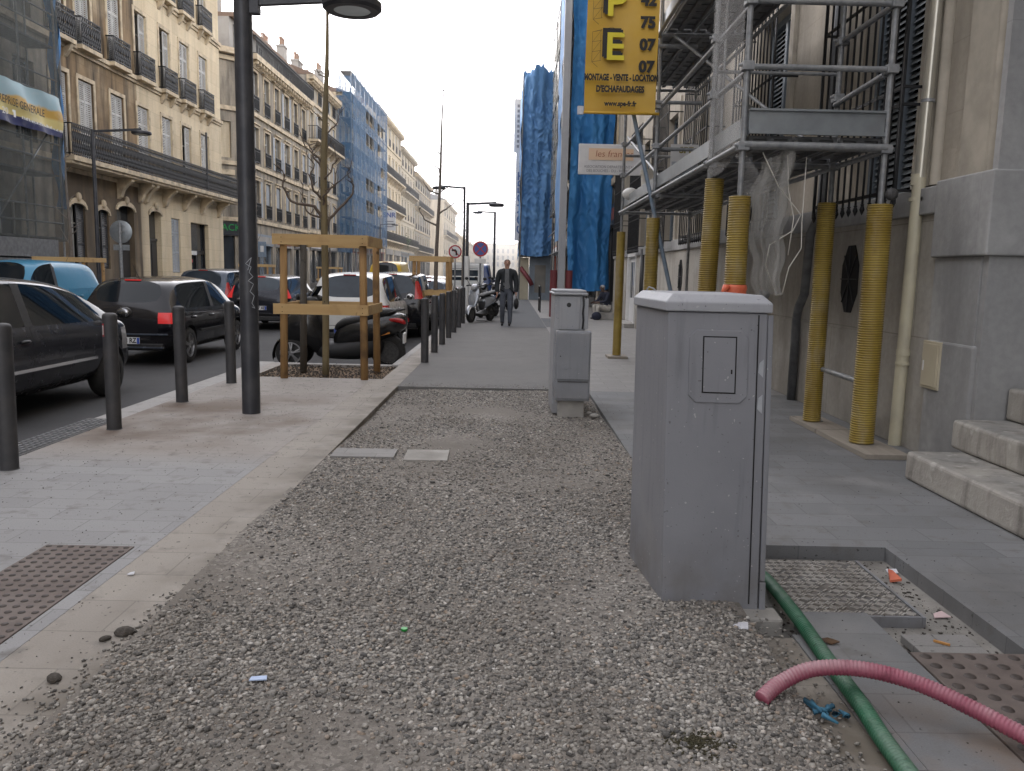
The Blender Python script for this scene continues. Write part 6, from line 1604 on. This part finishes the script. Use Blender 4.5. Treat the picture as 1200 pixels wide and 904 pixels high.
place(car('steel blue hatchback parked past the second timber guard', 4.0, 1.7, 1.42, P_STEEL, dict(), tails=((.58, None, .7, .95, .34),), glass='car_glass2'), -2.62, 27.4)
place(car('beige hatchback farther along the parking row', 3.9, 1.7, 1.50, P_BEIGE, dict(), tails=((.58, None, .7, .95, .34),), glass='car_glass2'), -3.1, 32.4)
place(car('black saloon between the steel blue hatchback and the moving lane', 4.2, 1.75, 1.45, P_NAVY, dict(), tails=((.58, None, .7, .95, .34),), glass='car_glass2'), -6.5, 32.6)
def van_extra(root, r, f, w, H, hb, body):
    for sg in (-1, 1): MB().bar((sg*(w+.004), r+.35, H*.60), (sg*(w+.004), -.15, H*.60), .012, .02).build('side_crease', P_BLUE, root)
place(car('sky blue small van facing the viewer, parked on the far side', 4.0, 1.66, 1.72, P_BLUE, dict(van=True, norear=True, tail=.10, dp=.7, bp=.28, ws=1.0, cowl=1.38, hb=1.0, nose=.68), cat='van', extra=van_extra, group='vans in the street'), -11.85, 20.45, math.pi)
place(car('yellow van far along the traffic lane, only its roof showing', 4.4, 1.8, 2.1, P_YEL, dict(van=True, tail=.1, dp=.8, bp=.4, ws=1.15, cowl=1.6, hb=1.15), cat='van', group='vans in the street'), -5.7, 39.5)
place(car('dark blue van beyond the white truck', 4.6, 1.85, 2.15, P_DBLUE, dict(van=True, norear=True, tail=.08, dp=.9, bp=.5, ws=1.2, cowl=1.7, hb=1.2), cat='van', group='vans in the street'), -1.9+.0, 45)
# white flatbed truck
TR = thing('flatbed_truck', 'white flatbed truck with framed headboard, parked past the hatchbacks', 'truck', (0, 0, 0))
MB().box(-.95, .95, -2.4, 1.0, .62, .72).build('bed', M['white'], TR, bevel=.01)
MB().box(-.95, .95, -2.42, -2.38, .72, 1.08).box(-.95, -.91, -2.38, .98, .72, 1.08).box(.91, .95, -2.38, .98, .72, 1.08).build('side_board', M['white'], TR, bevel=.008)
mb = MB()
for x in (-.92, 0, .92): mb.box(x-.03, x+.03, .94, 1.0, .72, 2.12)
for z in (1.15, 1.45, 1.78, 2.08): mb.box(-.95, .95, .95, .99, z, z+.05)
mb.build('headboard', M['white'], TR)
mb = MB(); pr = [(1.05, .5), (2.75, .5), (2.78, .95), (2.45, 1.15), (2.05, 2.0), (1.9, 2.1), (1.1, 2.1), (1.05, 2.0)]
mb.prism(pr, lambda y, z: (-.9, y, z), lambda y, z: (.9, y, z)); cb = mb.build('cab', M['white'], TR, bevel=.05, seg=3)
MB().box(-.68, .68, 1.03, 1.048, 1.3, 1.85).build('rear_window', M['car_glass2'], cb); MB().box(-.905, .905, 1.4, 2.0, 1.2, 1.85).build('side_window', M['car_glass'], cb)
for yy in (-1.6, 2.0):
    for sg in (-1, 1): wheel(TR, sg*.78, yy, .33, sg, 6)
place(TR, -2.25, 38.0)

# ================================================================== SCOOTERS
def loft(mb, secs, n=16, p=2.6, cap=True):
    """secs: (y, z, halfwidth, halfheight)"""
    v = []
    for (y, z, a, b) in secs:
        for k in range(n):
            t = 2*math.pi*k/n; c, s = math.cos(t), math.sin(t)
            v.append((a*math.copysign(abs(c)**(2/p), c), y, z+b*math.copysign(abs(s)**(2/p), s)))
    f = [(i*n+k, i*n+(k+1) % n, (i+1)*n+(k+1) % n, (i+1)*n+k) for i in range(len(secs)-1) for k in range(n)]
    f += [tuple(range(n-1, -1, -1)), tuple((len(secs)-1)*n+k for k in range(n))]
    return mb.add(v, f)
def sub(o, lv=1):
    m = o.modifiers.new('sub', 'SUBSURF'); m.levels = m.render_levels = lv; return o
M['moto_black'] = pm('black scooter fairing', (.008, .008, .009), (.012, .012, .012), 4, .26, coat=.4)
M['moto_matt'] = pm('matt black scooter plastic', (.014, .014, .015), rough=.6)
M['seat'] = pm('black seat vinyl', (.012, .012, .013), (.018, .018, .018), 20, .6, bump=.2, bscale=200)
M['silver'] = pm('silver scooter paint', (.36, .38, .41), (.32, .34, .37), 3, .25, .5, coat=.5)
MX = thing('motor_scooter', 'big black three wheeled motor scooter parked across the bay behind the timber guard', 'scooter', (0, 0, 0))
for x in (-.20, .20): wheel(MX, x, .80, .265, 1 if x > 0 else -1, 5, w=.12)
wheel(MX, 0, -.80, .29, 1, 5, w=.15)
for x in (-.20, .20):
    m = MB(); m.grid(lambda u, v: (x+(-.085+.17*v), .80+.31*math.cos(-.3+2.2*u), .265+.31*math.sin(-.3+2.2*u)-.04*(2*v-1)**2), 14, 6); m.build('mudguard', M['moto_black'], MX, smooth=True)
sub(loft(MB(), [(1.02, .50, .12, .10), (.94, .58, .26, .22), (.78, .70, .33, .30), (.60, .74, .35, .36), (.42, .66, .33, .44), (.30, .58, .27, .40), (.24, .5, .2, .3)]).build('front_fairing', M['moto_black'], MX, smooth=True))
sub(MB().grid(lambda u, v: ((u-.5)*.5*(1-.25*v), .70-.28*v-.25*(2*u-1)**2*.3, .95+.42*v), 8, 6).build('windscreen', M['car_glass2'], MX, smooth=True, fixn=False))
sub(loft(MB(), [(.45, .33, .22, .16), (.2, .29, .28, .13), (-.15, .32, .28, .18), (-.5, .38, .24, .22), (-.75, .42, .16, .16)]).build('floor_board', M['moto_matt'], MX, smooth=True))
sub(loft(MB(), [(.14, .42, .12, .14), (.0, .54, .19, .24), (-.25, .60, .24, .27), (-.5, .66, .26, .25), (-.8, .74, .24, .22), (-1.02, .80, .18, .17), (-1.14, .82, .09, .09)]).build('rear_body', M['moto_black'], MX, smooth=True))
sub(loft(MB(), [(.12, .66, .08, .05), (.0, .76, .17, .08), (-.2, .82, .20, .09), (-.42, .84, .21, .09), (-.5, .92, .2, .10), (-.75, .97, .18, .08), (-.95, .97, .11, .05)]).build('seat', M['seat'], MX, smooth=True))
MB().tube([(.14, -.72, .93), (.15, -.95, 1.0), (0, -1.08, 1.02), (-.15, -.95, 1.0), (-.14, -.72, .93)], .017, 8).build('grab_rail', M['moto_matt'], MX, smooth=True)
for sg in (-1, 1):
    sub(loft(MB(), [(-.80, .83, .012, .03), (-.92, .84, .02, .035), (-1.05, .82, .018, .05), (-1.10, .78, .01, .03)], 10).build('tail_light', M['tail'], MX, smooth=True)).location = (sg*.19, -.03, .02)
    MB().bar((sg*.205, -.70, .60), (sg*.195, -.86, .64), .012, .03).build('indicator', pm('amber lamp', (.6, .22, .03), rough=.3), MX)
    m = MB().tube([(sg*.10, .58, 1.02), (sg*.28, .52, 1.08), (sg*.36, .48, 1.06)], .016, 8); m.tube([(sg*.27, .48, 1.06), (sg*.38, .45, 1.05)], .024, 8); m.build('handlebar', M['moto_matt'], MX, smooth=True)
    k = MB().tube([(sg*.24, .62, 1.05), (sg*.33, .64, 1.18)], .009, 6); k.ell((sg*.37, .62, 1.22), (.085, .03, .055), 8, 10); k.build('mirror', M['moto_matt'], MX, smooth=True)
sub(loft(MB(), [(-.45, .34, .05, .06), (-.7, .33, .06, .07), (-1.0, .40, .055, .065), (-1.05, .42, .03, .03)], 10).build('exhaust', M['moto_matt'], MX, smooth=True)).location = (.20, 0, 0)
MB().box(-.09, .09, -1.09, -1.06, .45, .62).build('plate', M['plate'], MX); MB().bar((0, -.95, .70), (0, -1.08, .40), .12, .03).build('rear_mudguard', M['moto_matt'], MX)
MB().ell((.16, .45, 1.14), (.10, .12, .08), 8, 10).build('glove_muff', M['seat'], MX, smooth=True); 
MB().ell((-.2, .45, 1.14), (.10, .12, .08), 8, 10).build('glove_muff', M['seat'], MX, smooth=True)
MX.location = (-2.86, 13.95, RZ); MX.rotation_euler = (0, R(-3), R(88))

def small_scooter(label, pm_, x, y, rz, z=0.):
    s = thing('motor_scooter', label, 'scooter', (0, 0, 0))
    wheel(s, 0, .64, .225, 1, 5, w=.105); wheel(s, 0, -.62, .225, 1, 5, w=.11)
    m = MB(); m.grid(lambda u, v: ((-.085+.17*v)*(1-.3*abs(2*u-1)), .64+.275*math.cos(.15+2.4*u), .225+.275*math.sin(.15+2.4*u)-.05*(2*v-1)**2), 14, 8); m.build('mudguard', pm_, s, smooth=True)
    sub(loft(MB(), [(.60, .40, .05, .06), (.55, .55, .14, .10), (.47, .72, .19, .16), (.40, .86, .17, .14), (.36, .96, .09, .06)]).build('leg_shield', pm_, s, smooth=True))
    sub(loft(MB(), [(.52, .93, .05, .04), (.47, 1.0, .10, .075), (.36, 1.02, .12, .08), (.27, 1.0, .07, .05)]).build('handlebar_cowl', pm_, s, smooth=True))
    MB().ell((0, .525, 1.0), (.075, .03, .065), 8, 12).build('headlight', M['clear'], s, smooth=True)
    sub(loft(MB(), [(.46, .24, .12, .05), (.2, .20, .17, .04), (-.1, .22, .18, .06), (-.25, .30, .14, .08)]).build('floor_board', M['moto_matt'], s, smooth=True))
    sub(loft(MB(), [(-.02, .50, .10, .18), (-.12, .54, .16, .18), (-.35, .60, .20, .15), (-.62, .64, .19, .13), (-.86, .68, .10, .08), (-.93, .70, .04, .03)]).build('rear_body', pm_, s, smooth=True))
    sub(loft(MB(), [(-.0, .40, .09, .12), (-.05, .52, .13, .12), (-.1, .62, .1, .06)]).build('under_seat', M['moto_matt'], s, smooth=True))
    sub(loft(MB(), [(.04, .72, .08, .03), (-.05, .76, .14, .045), (-.35, .80, .16, .05), (-.7, .83, .12, .045), (-.82, .82, .06, .03)]).build('seat', M['seat'], s, smooth=True))
    for sg in (-1, 1):
        MB().tube([(sg*.06, .38, 1.02), (sg*.22, .33, 1.05), (sg*.33, .28, 1.03)], .018, 8).build('handlebar', M['moto_matt'], s, smooth=True)
        k = MB().tube([(sg*.16, .36, 1.04), (sg*.27, .38, 1.2)], .007, 6); k.ell((sg*.29, .37, 1.24), (.06, .02, .045), 8, 10); k.build('mirror', M['moto_matt'], s, smooth=True)
        MB().ell((sg*.135, .47, .80), (.03, .03, .045), 6, 8).build('indicator', M['clear'], s, smooth=True)
    sub(loft(MB(), [(-.2, .26, .05, .06), (-.5, .24, .06, .075), (-.82, .28, .055, .06)], 10).build('exhaust', M['moto_matt'], s, smooth=True)).location = (.13, 0, 0)
    MB().bar((0, .55, .42), (0, .64, .225), .05, .05).build('fork', M['moto_matt'], s); MB().bar((-.06, -.2, .28), (-.1, -.62, .225), .08, .1).build('engine', M['moto_matt'], s)
    MB().tube([(.12, -.05, .22), (.17, -.08, .02), (-.17, -.08, .02), (-.12, -.05, .22)], .012, 6).build('stand', M['moto_matt'], s)
    MB().ell((0, -.93, .70), (.07, .03, .035), 6, 10).build('tail_light', M['tail'], s, smooth=True)
    s.location = (x, y, z); s.rotation_euler = (0, 0, rz); return s
small_scooter('silver motor scooter parked at an angle behind the bollards, beside the walking man', M['silver'], -.86, 23.95, R(156))
small_scooter('black motor scooter half hidden behind the silver one', M['moto_black'], -.72, 26.6, R(160))
small_scooter('farther dark motor scooter behind the walking man', M['moto_black'], -.35, 30.5, R(150))

# ================================================================== SIGNS
def round_sign(label, x, y, z, r, build, pole_r=.03, z0=0., back=False, plate=None):
    s = thing('traffic_sign', label, 'traffic sign', (x, y, z0))
    MB().cyl((x, y, z0), (x, y, z+r*.8), pole_r, n=12).build('pole', M['galv'], s, auto=40)
    yy = y+(pole_r+.012)*(1 if back else -1)
    d = MB().lathe([(0, -.012), (r*.97, -.012), (r, -.006), (r, .012), (r*.93, .012), (0, .006)], (x, yy, z), 'y', 40).build('disc', M['alu'] if back else M['white'], s, auto=40)
    build(s, d, x, yy-.0135, z, r)
    if plate: MB().box(x-plate[0]/2, x+plate[0]/2, yy-.01, yy+.01, z-r-.05-plate[1], z-r-.05).build('sub_plate', M['alu'] if back else M['white'], s, bevel=.01)
    return s
def ring(r0, r1, x, y, z, name, mat, par): return MB().lathe([(r0, 0), (r1, 0), (r1, -.003), (r0, -.003)], (x, y, z), 'y', 40, True).build(name, mat, par)
def nostop(s, d, x, y, z, r):
    MB().lathe([(0, 0), (r*.80, 0)], (x, y, z), 'y', 40).build('blue_field', M['blue_sign'], d); ring(r*.78, r*.98, x, y, z, 'red_ring', M['red'], d)
    k = r*.56; MB().bar((x-k, y-.004, z+k), (x+k, y-.004, z-k), r*.14, .004, up=(0, 1, 0)).bar((x-k, y-.005, z-k), (x+k, y-.005, z+k), r*.14, .004, up=(0, 1, 0)).build('red_cross', M['red'], d)
round_sign('round blue and red no stopping sign on a steel pole', -.99, 26.4, 2.16, .245, nostop, plate=(.36, .16))
def noleft(s, d, x, y, z, r):
    ring(r*.78, r*.98, x, y, z, 'red_ring', M['red'], d)
    MB().tube([(x+r*.18, y-.003, z-r*.5), (x+r*.18, y-.003, z+r*.05), (x+r*.05, y-.003, z+r*.25), (x-r*.3, y-.003, z+r*.22)], r*.11, 6).build('black_arrow', M['slot'], d)
    MB().add([(x-r*.3, y-.004, z+r*.45), (x-r*.3, y-.004, z), (x-r*.58, y-.004, z+r*.22)], [(0, 1, 2)]).build('arrow_head', M['slot'], d)
    MB().bar((x-r*.58, y-.006, z+r*.58), (x+r*.58, y-.006, z-r*.58), r*.14, .004, up=(0, 1, 0)).build('red_bar', M['red'], d)
round_sign('small round no left turn sign above the white truck', -2.35, 34.6, 2.26, .28, noleft)
def backs(s, d, x, y, z, r):
    MB().box(x-.12, x+.12, y-.03, y+.02, z-.03, z+.03).box(x-.12, x+.12, y-.03, y+.02, z+.14, z+.2).build('bracket', M['galv'], s)
round_sign('back of a round traffic sign with a small plate below, across the street', -12.05, 25.6, 2.42, .345, backs, .05, -.12, True, (.5, .17))
rs = thing('parking_sign', 'small blue and white roadside plate beside the far timber guard', 'traffic sign', (-12.3, 41.0, -.12))
MB().cyl((-12.3, 41, -.12), (-12.3, 41, 2.7), .035, n=10).build('pole', M['bluesteel'], rs); MB().box(-12.5, -12.1, 40.93, 40.96, 1.95, 2.7).build('panel', M['bluesteel'], rs, bevel=.01); MB().box(-12.38, -12.22, 40.915, 40.929, 2.2, 2.5).build('pictogram', M['white'], rs)

# ================================================================== PEOPLE
M['skin'] = pm('skin', (.42, .24, .17), (.38, .21, .15), 12, .55); M['skin_dk'] = pm('dark skin', (.10, .06, .045), rough=.55)
M['cl_trous'] = pm('blue grey trousers', (.075, .085, .105), (.06, .068, .085), 8, .85); M['cl_sweat'] = pm('grey sweater', (.15, .155, .16), (.12, .125, .13), 30, .9)
M['cl_jacket'] = pm('dark jacket', (.016, .02, .024), (.024, .028, .032), 8, .8); M['cl_shoe'] = pm('black shoes', (.012, .012, .012), rough=.5); M['hair_grey'] = pm('short greying hair', (.20, .15, .11), (.13, .10, .075), 60, .9)
M['cl_pale'] = pm('pale trousers', (.55, .52, .47), (.46, .44, .40), 9, .85); M['cl_navy'] = pm('navy coat', (.018, .022, .04), rough=.85); M['hair_white'] = pm('white hair', (.40, .40, .40), (.3, .3, .3), 60, .9)
def skin_mesh(J, E, root, lv=2):
    ks = list(J); me = bpy.data.meshes.new('sk'); me.from_pydata([J[k][:3] for k in ks], [(ks.index(a), ks.index(b)) for a, b in E], [])
    o = bpy.data.objects.new('sk', me); COL.objects.link(o); m = o.modifiers.new('k', 'SKIN'); m.use_smooth_shade = True
    for i, k in enumerate(ks):
        r = J[k][3]; r = r if isinstance(r, tuple) else (r, r); me.skin_vertices[0].data[i].radius = r; me.skin_vertices[0].data[i].use_root = (k == root)
    s = o.modifiers.new('s', 'SUBSURF'); s.levels = s.render_levels = lv
    bpy.context.view_layer.update(); r = bpy.data.meshes.new_from_object(o.evaluated_get(bpy.context.evaluated_depsgraph_get())); bpy.data.objects.remove(o); return r
def hand(J, E, wrist, side, down, palm_n, size=1.):
    """five fingers from the wrist joint: down = finger direction, palm_n = direction the thumb leaves"""
    w = Vector(J[wrist][:3]); d = Vector(down).normalized(); n = Vector(palm_n).normalized(); c = d.cross(n).normalized()
    p = w+d*.045*size; J[wrist+'p'] = (*p, (.030*size, .018*size)); E.append((wrist, wrist+'p'))
    for i, (o, l) in enumerate(((.030, .072), (.010, .082), (-.010, .076), (-.030, .060))):
        a = p+d*.035*size+n*o*size; b = a+d*l*.55*size+c*.006; e = b+d*l*.4*size+c*.022*side
        for t, (q, r) in enumerate(((a, .0105), (b, .009), (e, .0075))): J['%sf%d%d' % (wrist, i, t)] = (*q, r*size)
        E += [(wrist+'p', '%sf%d0' % (wrist, i)), ('%sf%d0' % (wrist, i), '%sf%d1' % (wrist, i)), ('%sf%d1' % (wrist, i), '%sf%d2' % (wrist, i))]
    a = w+d*.03*size+n*.035*size; b = a+d*.03*size+n*.018*size; e = b+d*.028*size
    for t, (q, r) in enumerate(((a, .013), (b, .0105), (e, .009))): J['%st%d' % (wrist, t)] = (*q, r*size)
    E += [(wrist, wrist+'t0'), (wrist+'t0', wrist+'t1'), (wrist+'t1', wrist+'t2')]
def person(label, J, E, zones, loc, rz, mats, jacket=None, hair='hair_grey', head=None, hair_cut=.03):
    t = thing('person', label, 'person', (0, 0, 0))
    me = skin_mesh(J, E, 'pelvis'); me.materials.clear()
    for m in mats: me.materials.append(M[m])
    for p in me.polygons: p.material_index = zones(p.center)
    b = link('body', me, t)
    h = head; hc = Vector(J['head'][:3]); fw = Vector((0, -1, 0)) if head is None else Vector(head)
    rt = fw.cross(Vector((0, 0, 1))).normalized()
    bm = bmesh.new(); bm.from_mesh(me)
    def shell(test, off, name, mat):
        vv = []; ff = []; vm = {}
        for f in bm.faces:
            if test(f.calc_center_median()):
                q = []
                for v in f.verts:
                    if v.index not in vm: vm[v.index] = len(vv); vv.append(v.co+v.normal*off)
                    q.append(vm[v.index])
                ff.append(q)
        m = bpy.data.meshes.new(name); m.from_pydata(vv, [], ff); m.materials.append(M[mat]); m.polygons.foreach_set('use_smooth', [True]*len(ff))
        o = link(name, m, t); s = o.modifiers.new('thick', 'SOLIDIFY'); s.thickness = .008; s.offset = 1; return o
    if jacket: shell(jacket[0], .016, 'jacket', jacket[1])
    shell(lambda c: (c-hc).length < .2 and (c.z > hc.z+hair_cut and (c-hc).dot(fw) < .055 + .35*(c.z-hc.z-.05) or ((c-hc).dot(fw) < -.025 and c.z > hc.z-.06)), .006, 'hair', hair)
    bm.free()
    # face
    f = MB()
    for sg in (-1, 1): f.ell(hc+fw*.083+rt*sg*.032+Vector((0, 0, .012)), (.012, .010, .007), 6, 8)
    f.build('eyes', M['slot'], t, smooth=True)
    n = MB().tube([hc+fw*.088+Vector((0, 0, .015)), hc+fw*.108+Vector((0, 0, -.022)), hc+fw*.09+Vector((0, 0, -.03))], [.008, .014, .009], 8).build('nose', M[mats[0]], t, smooth=True)
    e = MB()
    for sg in (-1, 1): e.ell(hc+rt*sg*.078+Vector((0, 0, -.003)), (.014, .02, .03), 6, 8)
    e.build('ears', M[mats[0]], t, smooth=True)
    MB().ell(hc+fw*.086+Vector((0, 0, -.055)), (.024, .008, .006), 6, 8).build('mouth', M['red'] if False else M['skin_dk'], t, smooth=True)
    t.location = loc; t.rotation_euler = (0, 0, rz); return t
# walking man: faces -Y, left arm (+x) carries a bag
J = {'pelvis': (0, 0, .95, (.150, .105)), 'waist': (0, -.005, 1.10, (.150, .105)), 'chest': (0, .0, 1.30, (.175, .115)), 'uch': (0, .01, 1.43, (.145, .095)), 'neck': (0, .0, 1.53, .056), 'jaw': (0, -.02, 1.60, (.066, .07)), 'head': (0, -.01, 1.685, (.084, .098)), 'crown': (0, .005, 1.77, (.066, .076)),
     'hipR': (-.09, 0, .90, .104), 'kneeR': (-.105, -.06, .50, .080), 'calfR': (-.105, -.02, .34, .072), 'ankR': (-.108, .05, .10, .058), 'heelR': (-.105, .07, .045, .042), 'toeR': (-.11, -.13, .035, (.046, .03)),
     'hipL': (.09, 0, .90, .104), 'kneeL': (.10, -.10, .51, .080), 'calfL': (.10, -.12, .34, .072), 'ankL': (.10, -.16, .10, .058), 'heelL': (.09, -.13, .045, .042), 'toeL': (.09, -.34, .05, (.046, .03)),
     'shR': (-.20, .02, 1.44, .068), 'elR': (-.265, .05, 1.14, .05), 'wrR': (-.26, -.03, .90, .036), 'shL': (.20, .02, 1.44, .068), 'elL': (.26, .05, 1.14, .05), 'wrL': (.255, .01, .90, .036)}
E = [('pelvis', 'waist'), ('waist', 'chest'), ('chest', 'uch'), ('uch', 'neck'), ('neck', 'jaw'), ('jaw', 'head'), ('head', 'crown'), ('pelvis', 'hipR'), ('hipR', 'kneeR'), ('kneeR', 'calfR'), ('calfR', 'ankR'), ('ankR', 'heelR'), ('heelR', 'toeR'), ('pelvis', 'hipL'), ('hipL', 'kneeL'), ('kneeL', 'calfL'), ('calfL', 'ankL'), ('ankL', 'heelL'), ('heelL', 'toeL'), ('uch', 'shR'), ('shR', 'elR'), ('elR', 'wrR'), ('uch', 'shL'), ('shL', 'elL'), ('elL', 'wrL')]
hand(J, E, 'wrR', 1, (0, -.08, -1), (.1, -1, 0)); hand(J, E, 'wrL', -1, (0, 0, -1), (-.1, -1, 0))
def zone(c):
    if c.z > 1.535: return 0
    if abs(c.x) > .2 and c.z < .905: return 0
    if c.z > 1.0: return 2 if abs(c.x) < .2 else 1
    if c.z > .095: return 3
    return 4
jk = (lambda c: c.z < 1.525 and ((c.z > .93 and abs(c.x) > .19) or (c.z > .93 and (abs(c.x) > .062 + max(0, 1.35-c.z)*.03 or c.y > .03) )) and not (abs(c.x) > .19 and c.z < .905), 'cl_jacket')
person('man in dark open jacket and grey sweater walking toward the viewer on the asphalt path', J, E, zone, (-.11, 22.3, 0), 0, ['skin', 'cl_jacket', 'cl_sweat', 'cl_trous', 'cl_shoe'], jk)
bg = thing('hand_bag', 'black bag carried by the walking man', 'bag', (.15, 22.3, .5))
b = MB().ell((.155, 22.29, .60), (.07, .13, .155), 12, 16).build('bag_body', M['seat'], bg, smooth=True)
MB().tube([(.155, 22.20, .70), (.15, 22.23, .78), (.148, 22.30, .805), (.15, 22.36, .78), (.155, 22.40, .70)], .010, 8).build('bag_handle', M['seat'], bg, smooth=True)
# man seated against the wall, seen from the side, facing the street
J = {'pelvis': (0, .05, .34, (.15, .12)), 'waist': (0, .02, .50, (.14, .11)), 'chest': (0, -.05, .70, (.165, .12)), 'uch': (0, -.10, .83, (.14, .095)), 'neck': (0, -.15, .90, .055), 'jaw': (0, -.20, .93, (.058, .062)), 'head': (0, -.20, 1.02, (.072, .085)), 'crown': (0, -.18, 1.10, (.055, .065)),
     'hipR': (-.09, .0, .32, .095), 'kneeR': (-.12, -.42, .46, .07), 'calfR': (-.12, -.40, .30, .06), 'ankR': (-.12, -.36, .09, .045), 'heelR': (-.12, -.34, .045, .042), 'toeR': (-.13, -.54, .04, (.045, .03)),
     'hipL': (.09, .0, .32, .095), 'kneeL': (.12, -.44, .45, .07), 'calfL': (.12, -.44, .30, .06), 'ankL': (.12, -.42, .09, .045), 'heelL': (.12, -.40, .045, .042), 'toeL': (.13, -.60, .04, (.045, .03)),
     'shR': (-.19, -.08, .82, .066), 'elR': (-.23, -.22, .58, .05), 'wrR': (-.15, -.40, .56, .036), 'shL': (.19, -.08, .82, .066), 'elL': (.23, -.22, .58, .05), 'wrL': (.14, -.42, .56, .036)}
E = [e for e in E if 'f' not in e[0]+e[1] or e[0] in J and e[1] in J]; E = [e for e in E if e[0] in J and e[1] in J]
hand(J, E, 'wrR', 1, (.4, -1, -.3), (.6, 0, .6)); hand(J, E, 'wrL', -1, (-.4, -1, -.3), (-.6, 0, .6))
person('seated figure in dark coat and pale trousers against the wall below the near tarpaulin', J, E, lambda c: 0 if c.z > .885 and c.y < -.1 else (0 if c.y < -.41 and .5 < c.z < .6 else (1 if c.z > .47 and c.y > -.42 and not (c.z < .5 and c.y < -.2) else (2 if c.z > .085 else 3))), (3.12, 26.6, .0), R(-62), ['skin_dk', 'cl_navy', 'cl_pale', 'cl_shoe'], None, 'hair_white', None, -.005)
st_ = MB().box(2.85, 3.38, 26.4, 26.95, 0, .22).build('low_seat', M['concrete'], None, bevel=.01); tag(st_, 'low concrete block the seated figure sits on', 'block')
mb = MB().ell((2.75, 26.2, .12), (.16, .13, .14), 8, 12); tag(mb.build('bundle', M['cl_navy'], None, smooth=True), 'dark bundle on the ground beside the seated figure', 'bundle')
# barrier and clutter near the far shopfront
B2 = thing('street_barrier', 'thin dark metal barrier by the foot of the white post', 'barrier', (1.3, 31, 0))
MB().tube([(1.1, 30.5, 0), (1.1, 30.5, .95), (1.1, 32, .95), (1.1, 32, 0)], .025, 8).tube([(1.1, 30.5, .5), (1.1, 32, .5)], .02, 8).build('frame', M['wrought'], B2, smooth=True)
W2 = thing('site_hut', 'far ochre and grey site front under the distant tarpaulin with a red chute', 'hoarding', (1.5, 46, 0))
MB().box(.45, .95, 45.6, 45.7, .0, 2.3).build('ochre_panel', M['cream_panel'], W2); MB().box(1.0, 2.2, 45.6, 45.7, .0, 2.4).build('grey_panel', M['frame_blue'], W2); MB().box(1.3, 1.9, 45.57, 45.598, .4, 1.9).build('pane', M['pane_lit'], W2)
MB().tube([(.5, 45.4, 1.75), (1.0, 45.2, 1.1), (1.15, 45.2, .8)], .12, 10).build('red_chute', M['maroon'], W2, smooth=True)

# ================================================================== CAMERA, LIGHT, SKY
cam = bpy.data.cameras.new('camera'); co = bpy.data.objects.new('camera', cam); COL.objects.link(co)
cam.sensor_width = 36; cam.lens = 28.8; cam.clip_start = .05; cam.clip_end = 3000
rr_ = Vector((0.9997658348, -0.0010357336, 0.0216148736)); uu = Vector((-0.0212765943, 0.1351576792, 0.9905956331)); ff_ = Vector((0.0039474094, 0.990823561, -0.1351039931))
co.matrix_world = Matrix(((rr_.x, uu.x, -ff_.x, 0), (rr_.y, uu.y, -ff_.y, 0), (rr_.z, uu.z, -ff_.z, 1.4), (0, 0, 0, 1)))
scn.camera = co
EL, AZ = R(17), R(-58)                    # low sun ahead on the left, behind the left row; azimuth from +Y, clockwise
sun = bpy.data.lights.new('sun', 'SUN'); sun.energy = 3.6; sun.angle = R(.5); sun.color = (1., .86, .68)
so = bpy.data.objects.new('sun', sun); COL.objects.link(so)
sd = Vector((math.sin(AZ)*math.cos(EL), math.cos(AZ)*math.cos(EL), math.sin(EL)))
so.rotation_euler = sd.to_track_quat('Z', 'Y').to_euler()
# light haze filling the far street
hz = bpy.data.materials.new('street haze'); hz.use_nodes = True; hn = hz.node_tree; hn.nodes.clear()
ho = hn.nodes.new('ShaderNodeOutputMaterial'); hv = hn.nodes.new('ShaderNodeVolumeScatter'); hv.inputs['Density'].default_value = .0028; hv.inputs['Anisotropy'].default_value = .2; hv.inputs['Color'].default_value = (1, .97, .92, 1)
hn.links.new(hv.outputs[0], ho.inputs['Volume'])
struct('haze', MB().box(-60, 40, 60, 480, -1, 45), hz)
w = bpy.data.worlds.new('World'); scn.world = w; w.use_nodes = True; nt = w.node_tree
sk = nt.nodes.new('ShaderNodeTexSky'); sk.sky_type = 'NISHITA'; sk.sun_disc = False; sk.sun_elevation = EL; sk.sun_rotation = AZ; sk.dust_density = 3.; sk.air_density = 1.2; sk.ozone_density = 1.
hs = nt.nodes.new('ShaderNodeHueSaturation'); hs.inputs['Saturation'].default_value = .14; hs.inputs['Value'].default_value = 5.7
nt.links.new(sk.outputs[0], hs.inputs['Color']); bgn = nt.nodes['Background']; tn = nt.nodes.new('ShaderNodeMix'); tn.data_type = 'RGBA'; tn.blend_type = 'MULTIPLY'; tn.inputs[0].default_value = 1.; tn.inputs[7].default_value = (1.015, .985, 1.01, 1)
nt.links.new(hs.outputs[0], tn.inputs[6]); nt.links.new(tn.outputs[2], bgn.inputs['Color']); bgn.inputs['Strength'].default_value = .15
scn.view_settings.view_transform = 'Standard'; scn.view_settings.look = 'None'; scn.view_settings.exposure = 0; scn.view_settings.gamma = 1
scn.cycles.max_bounces = 6; scn.cycles.transparent_max_bounces = 16; scn.cycles.diffuse_bounces = 3; scn.cycles.use_denoising = True
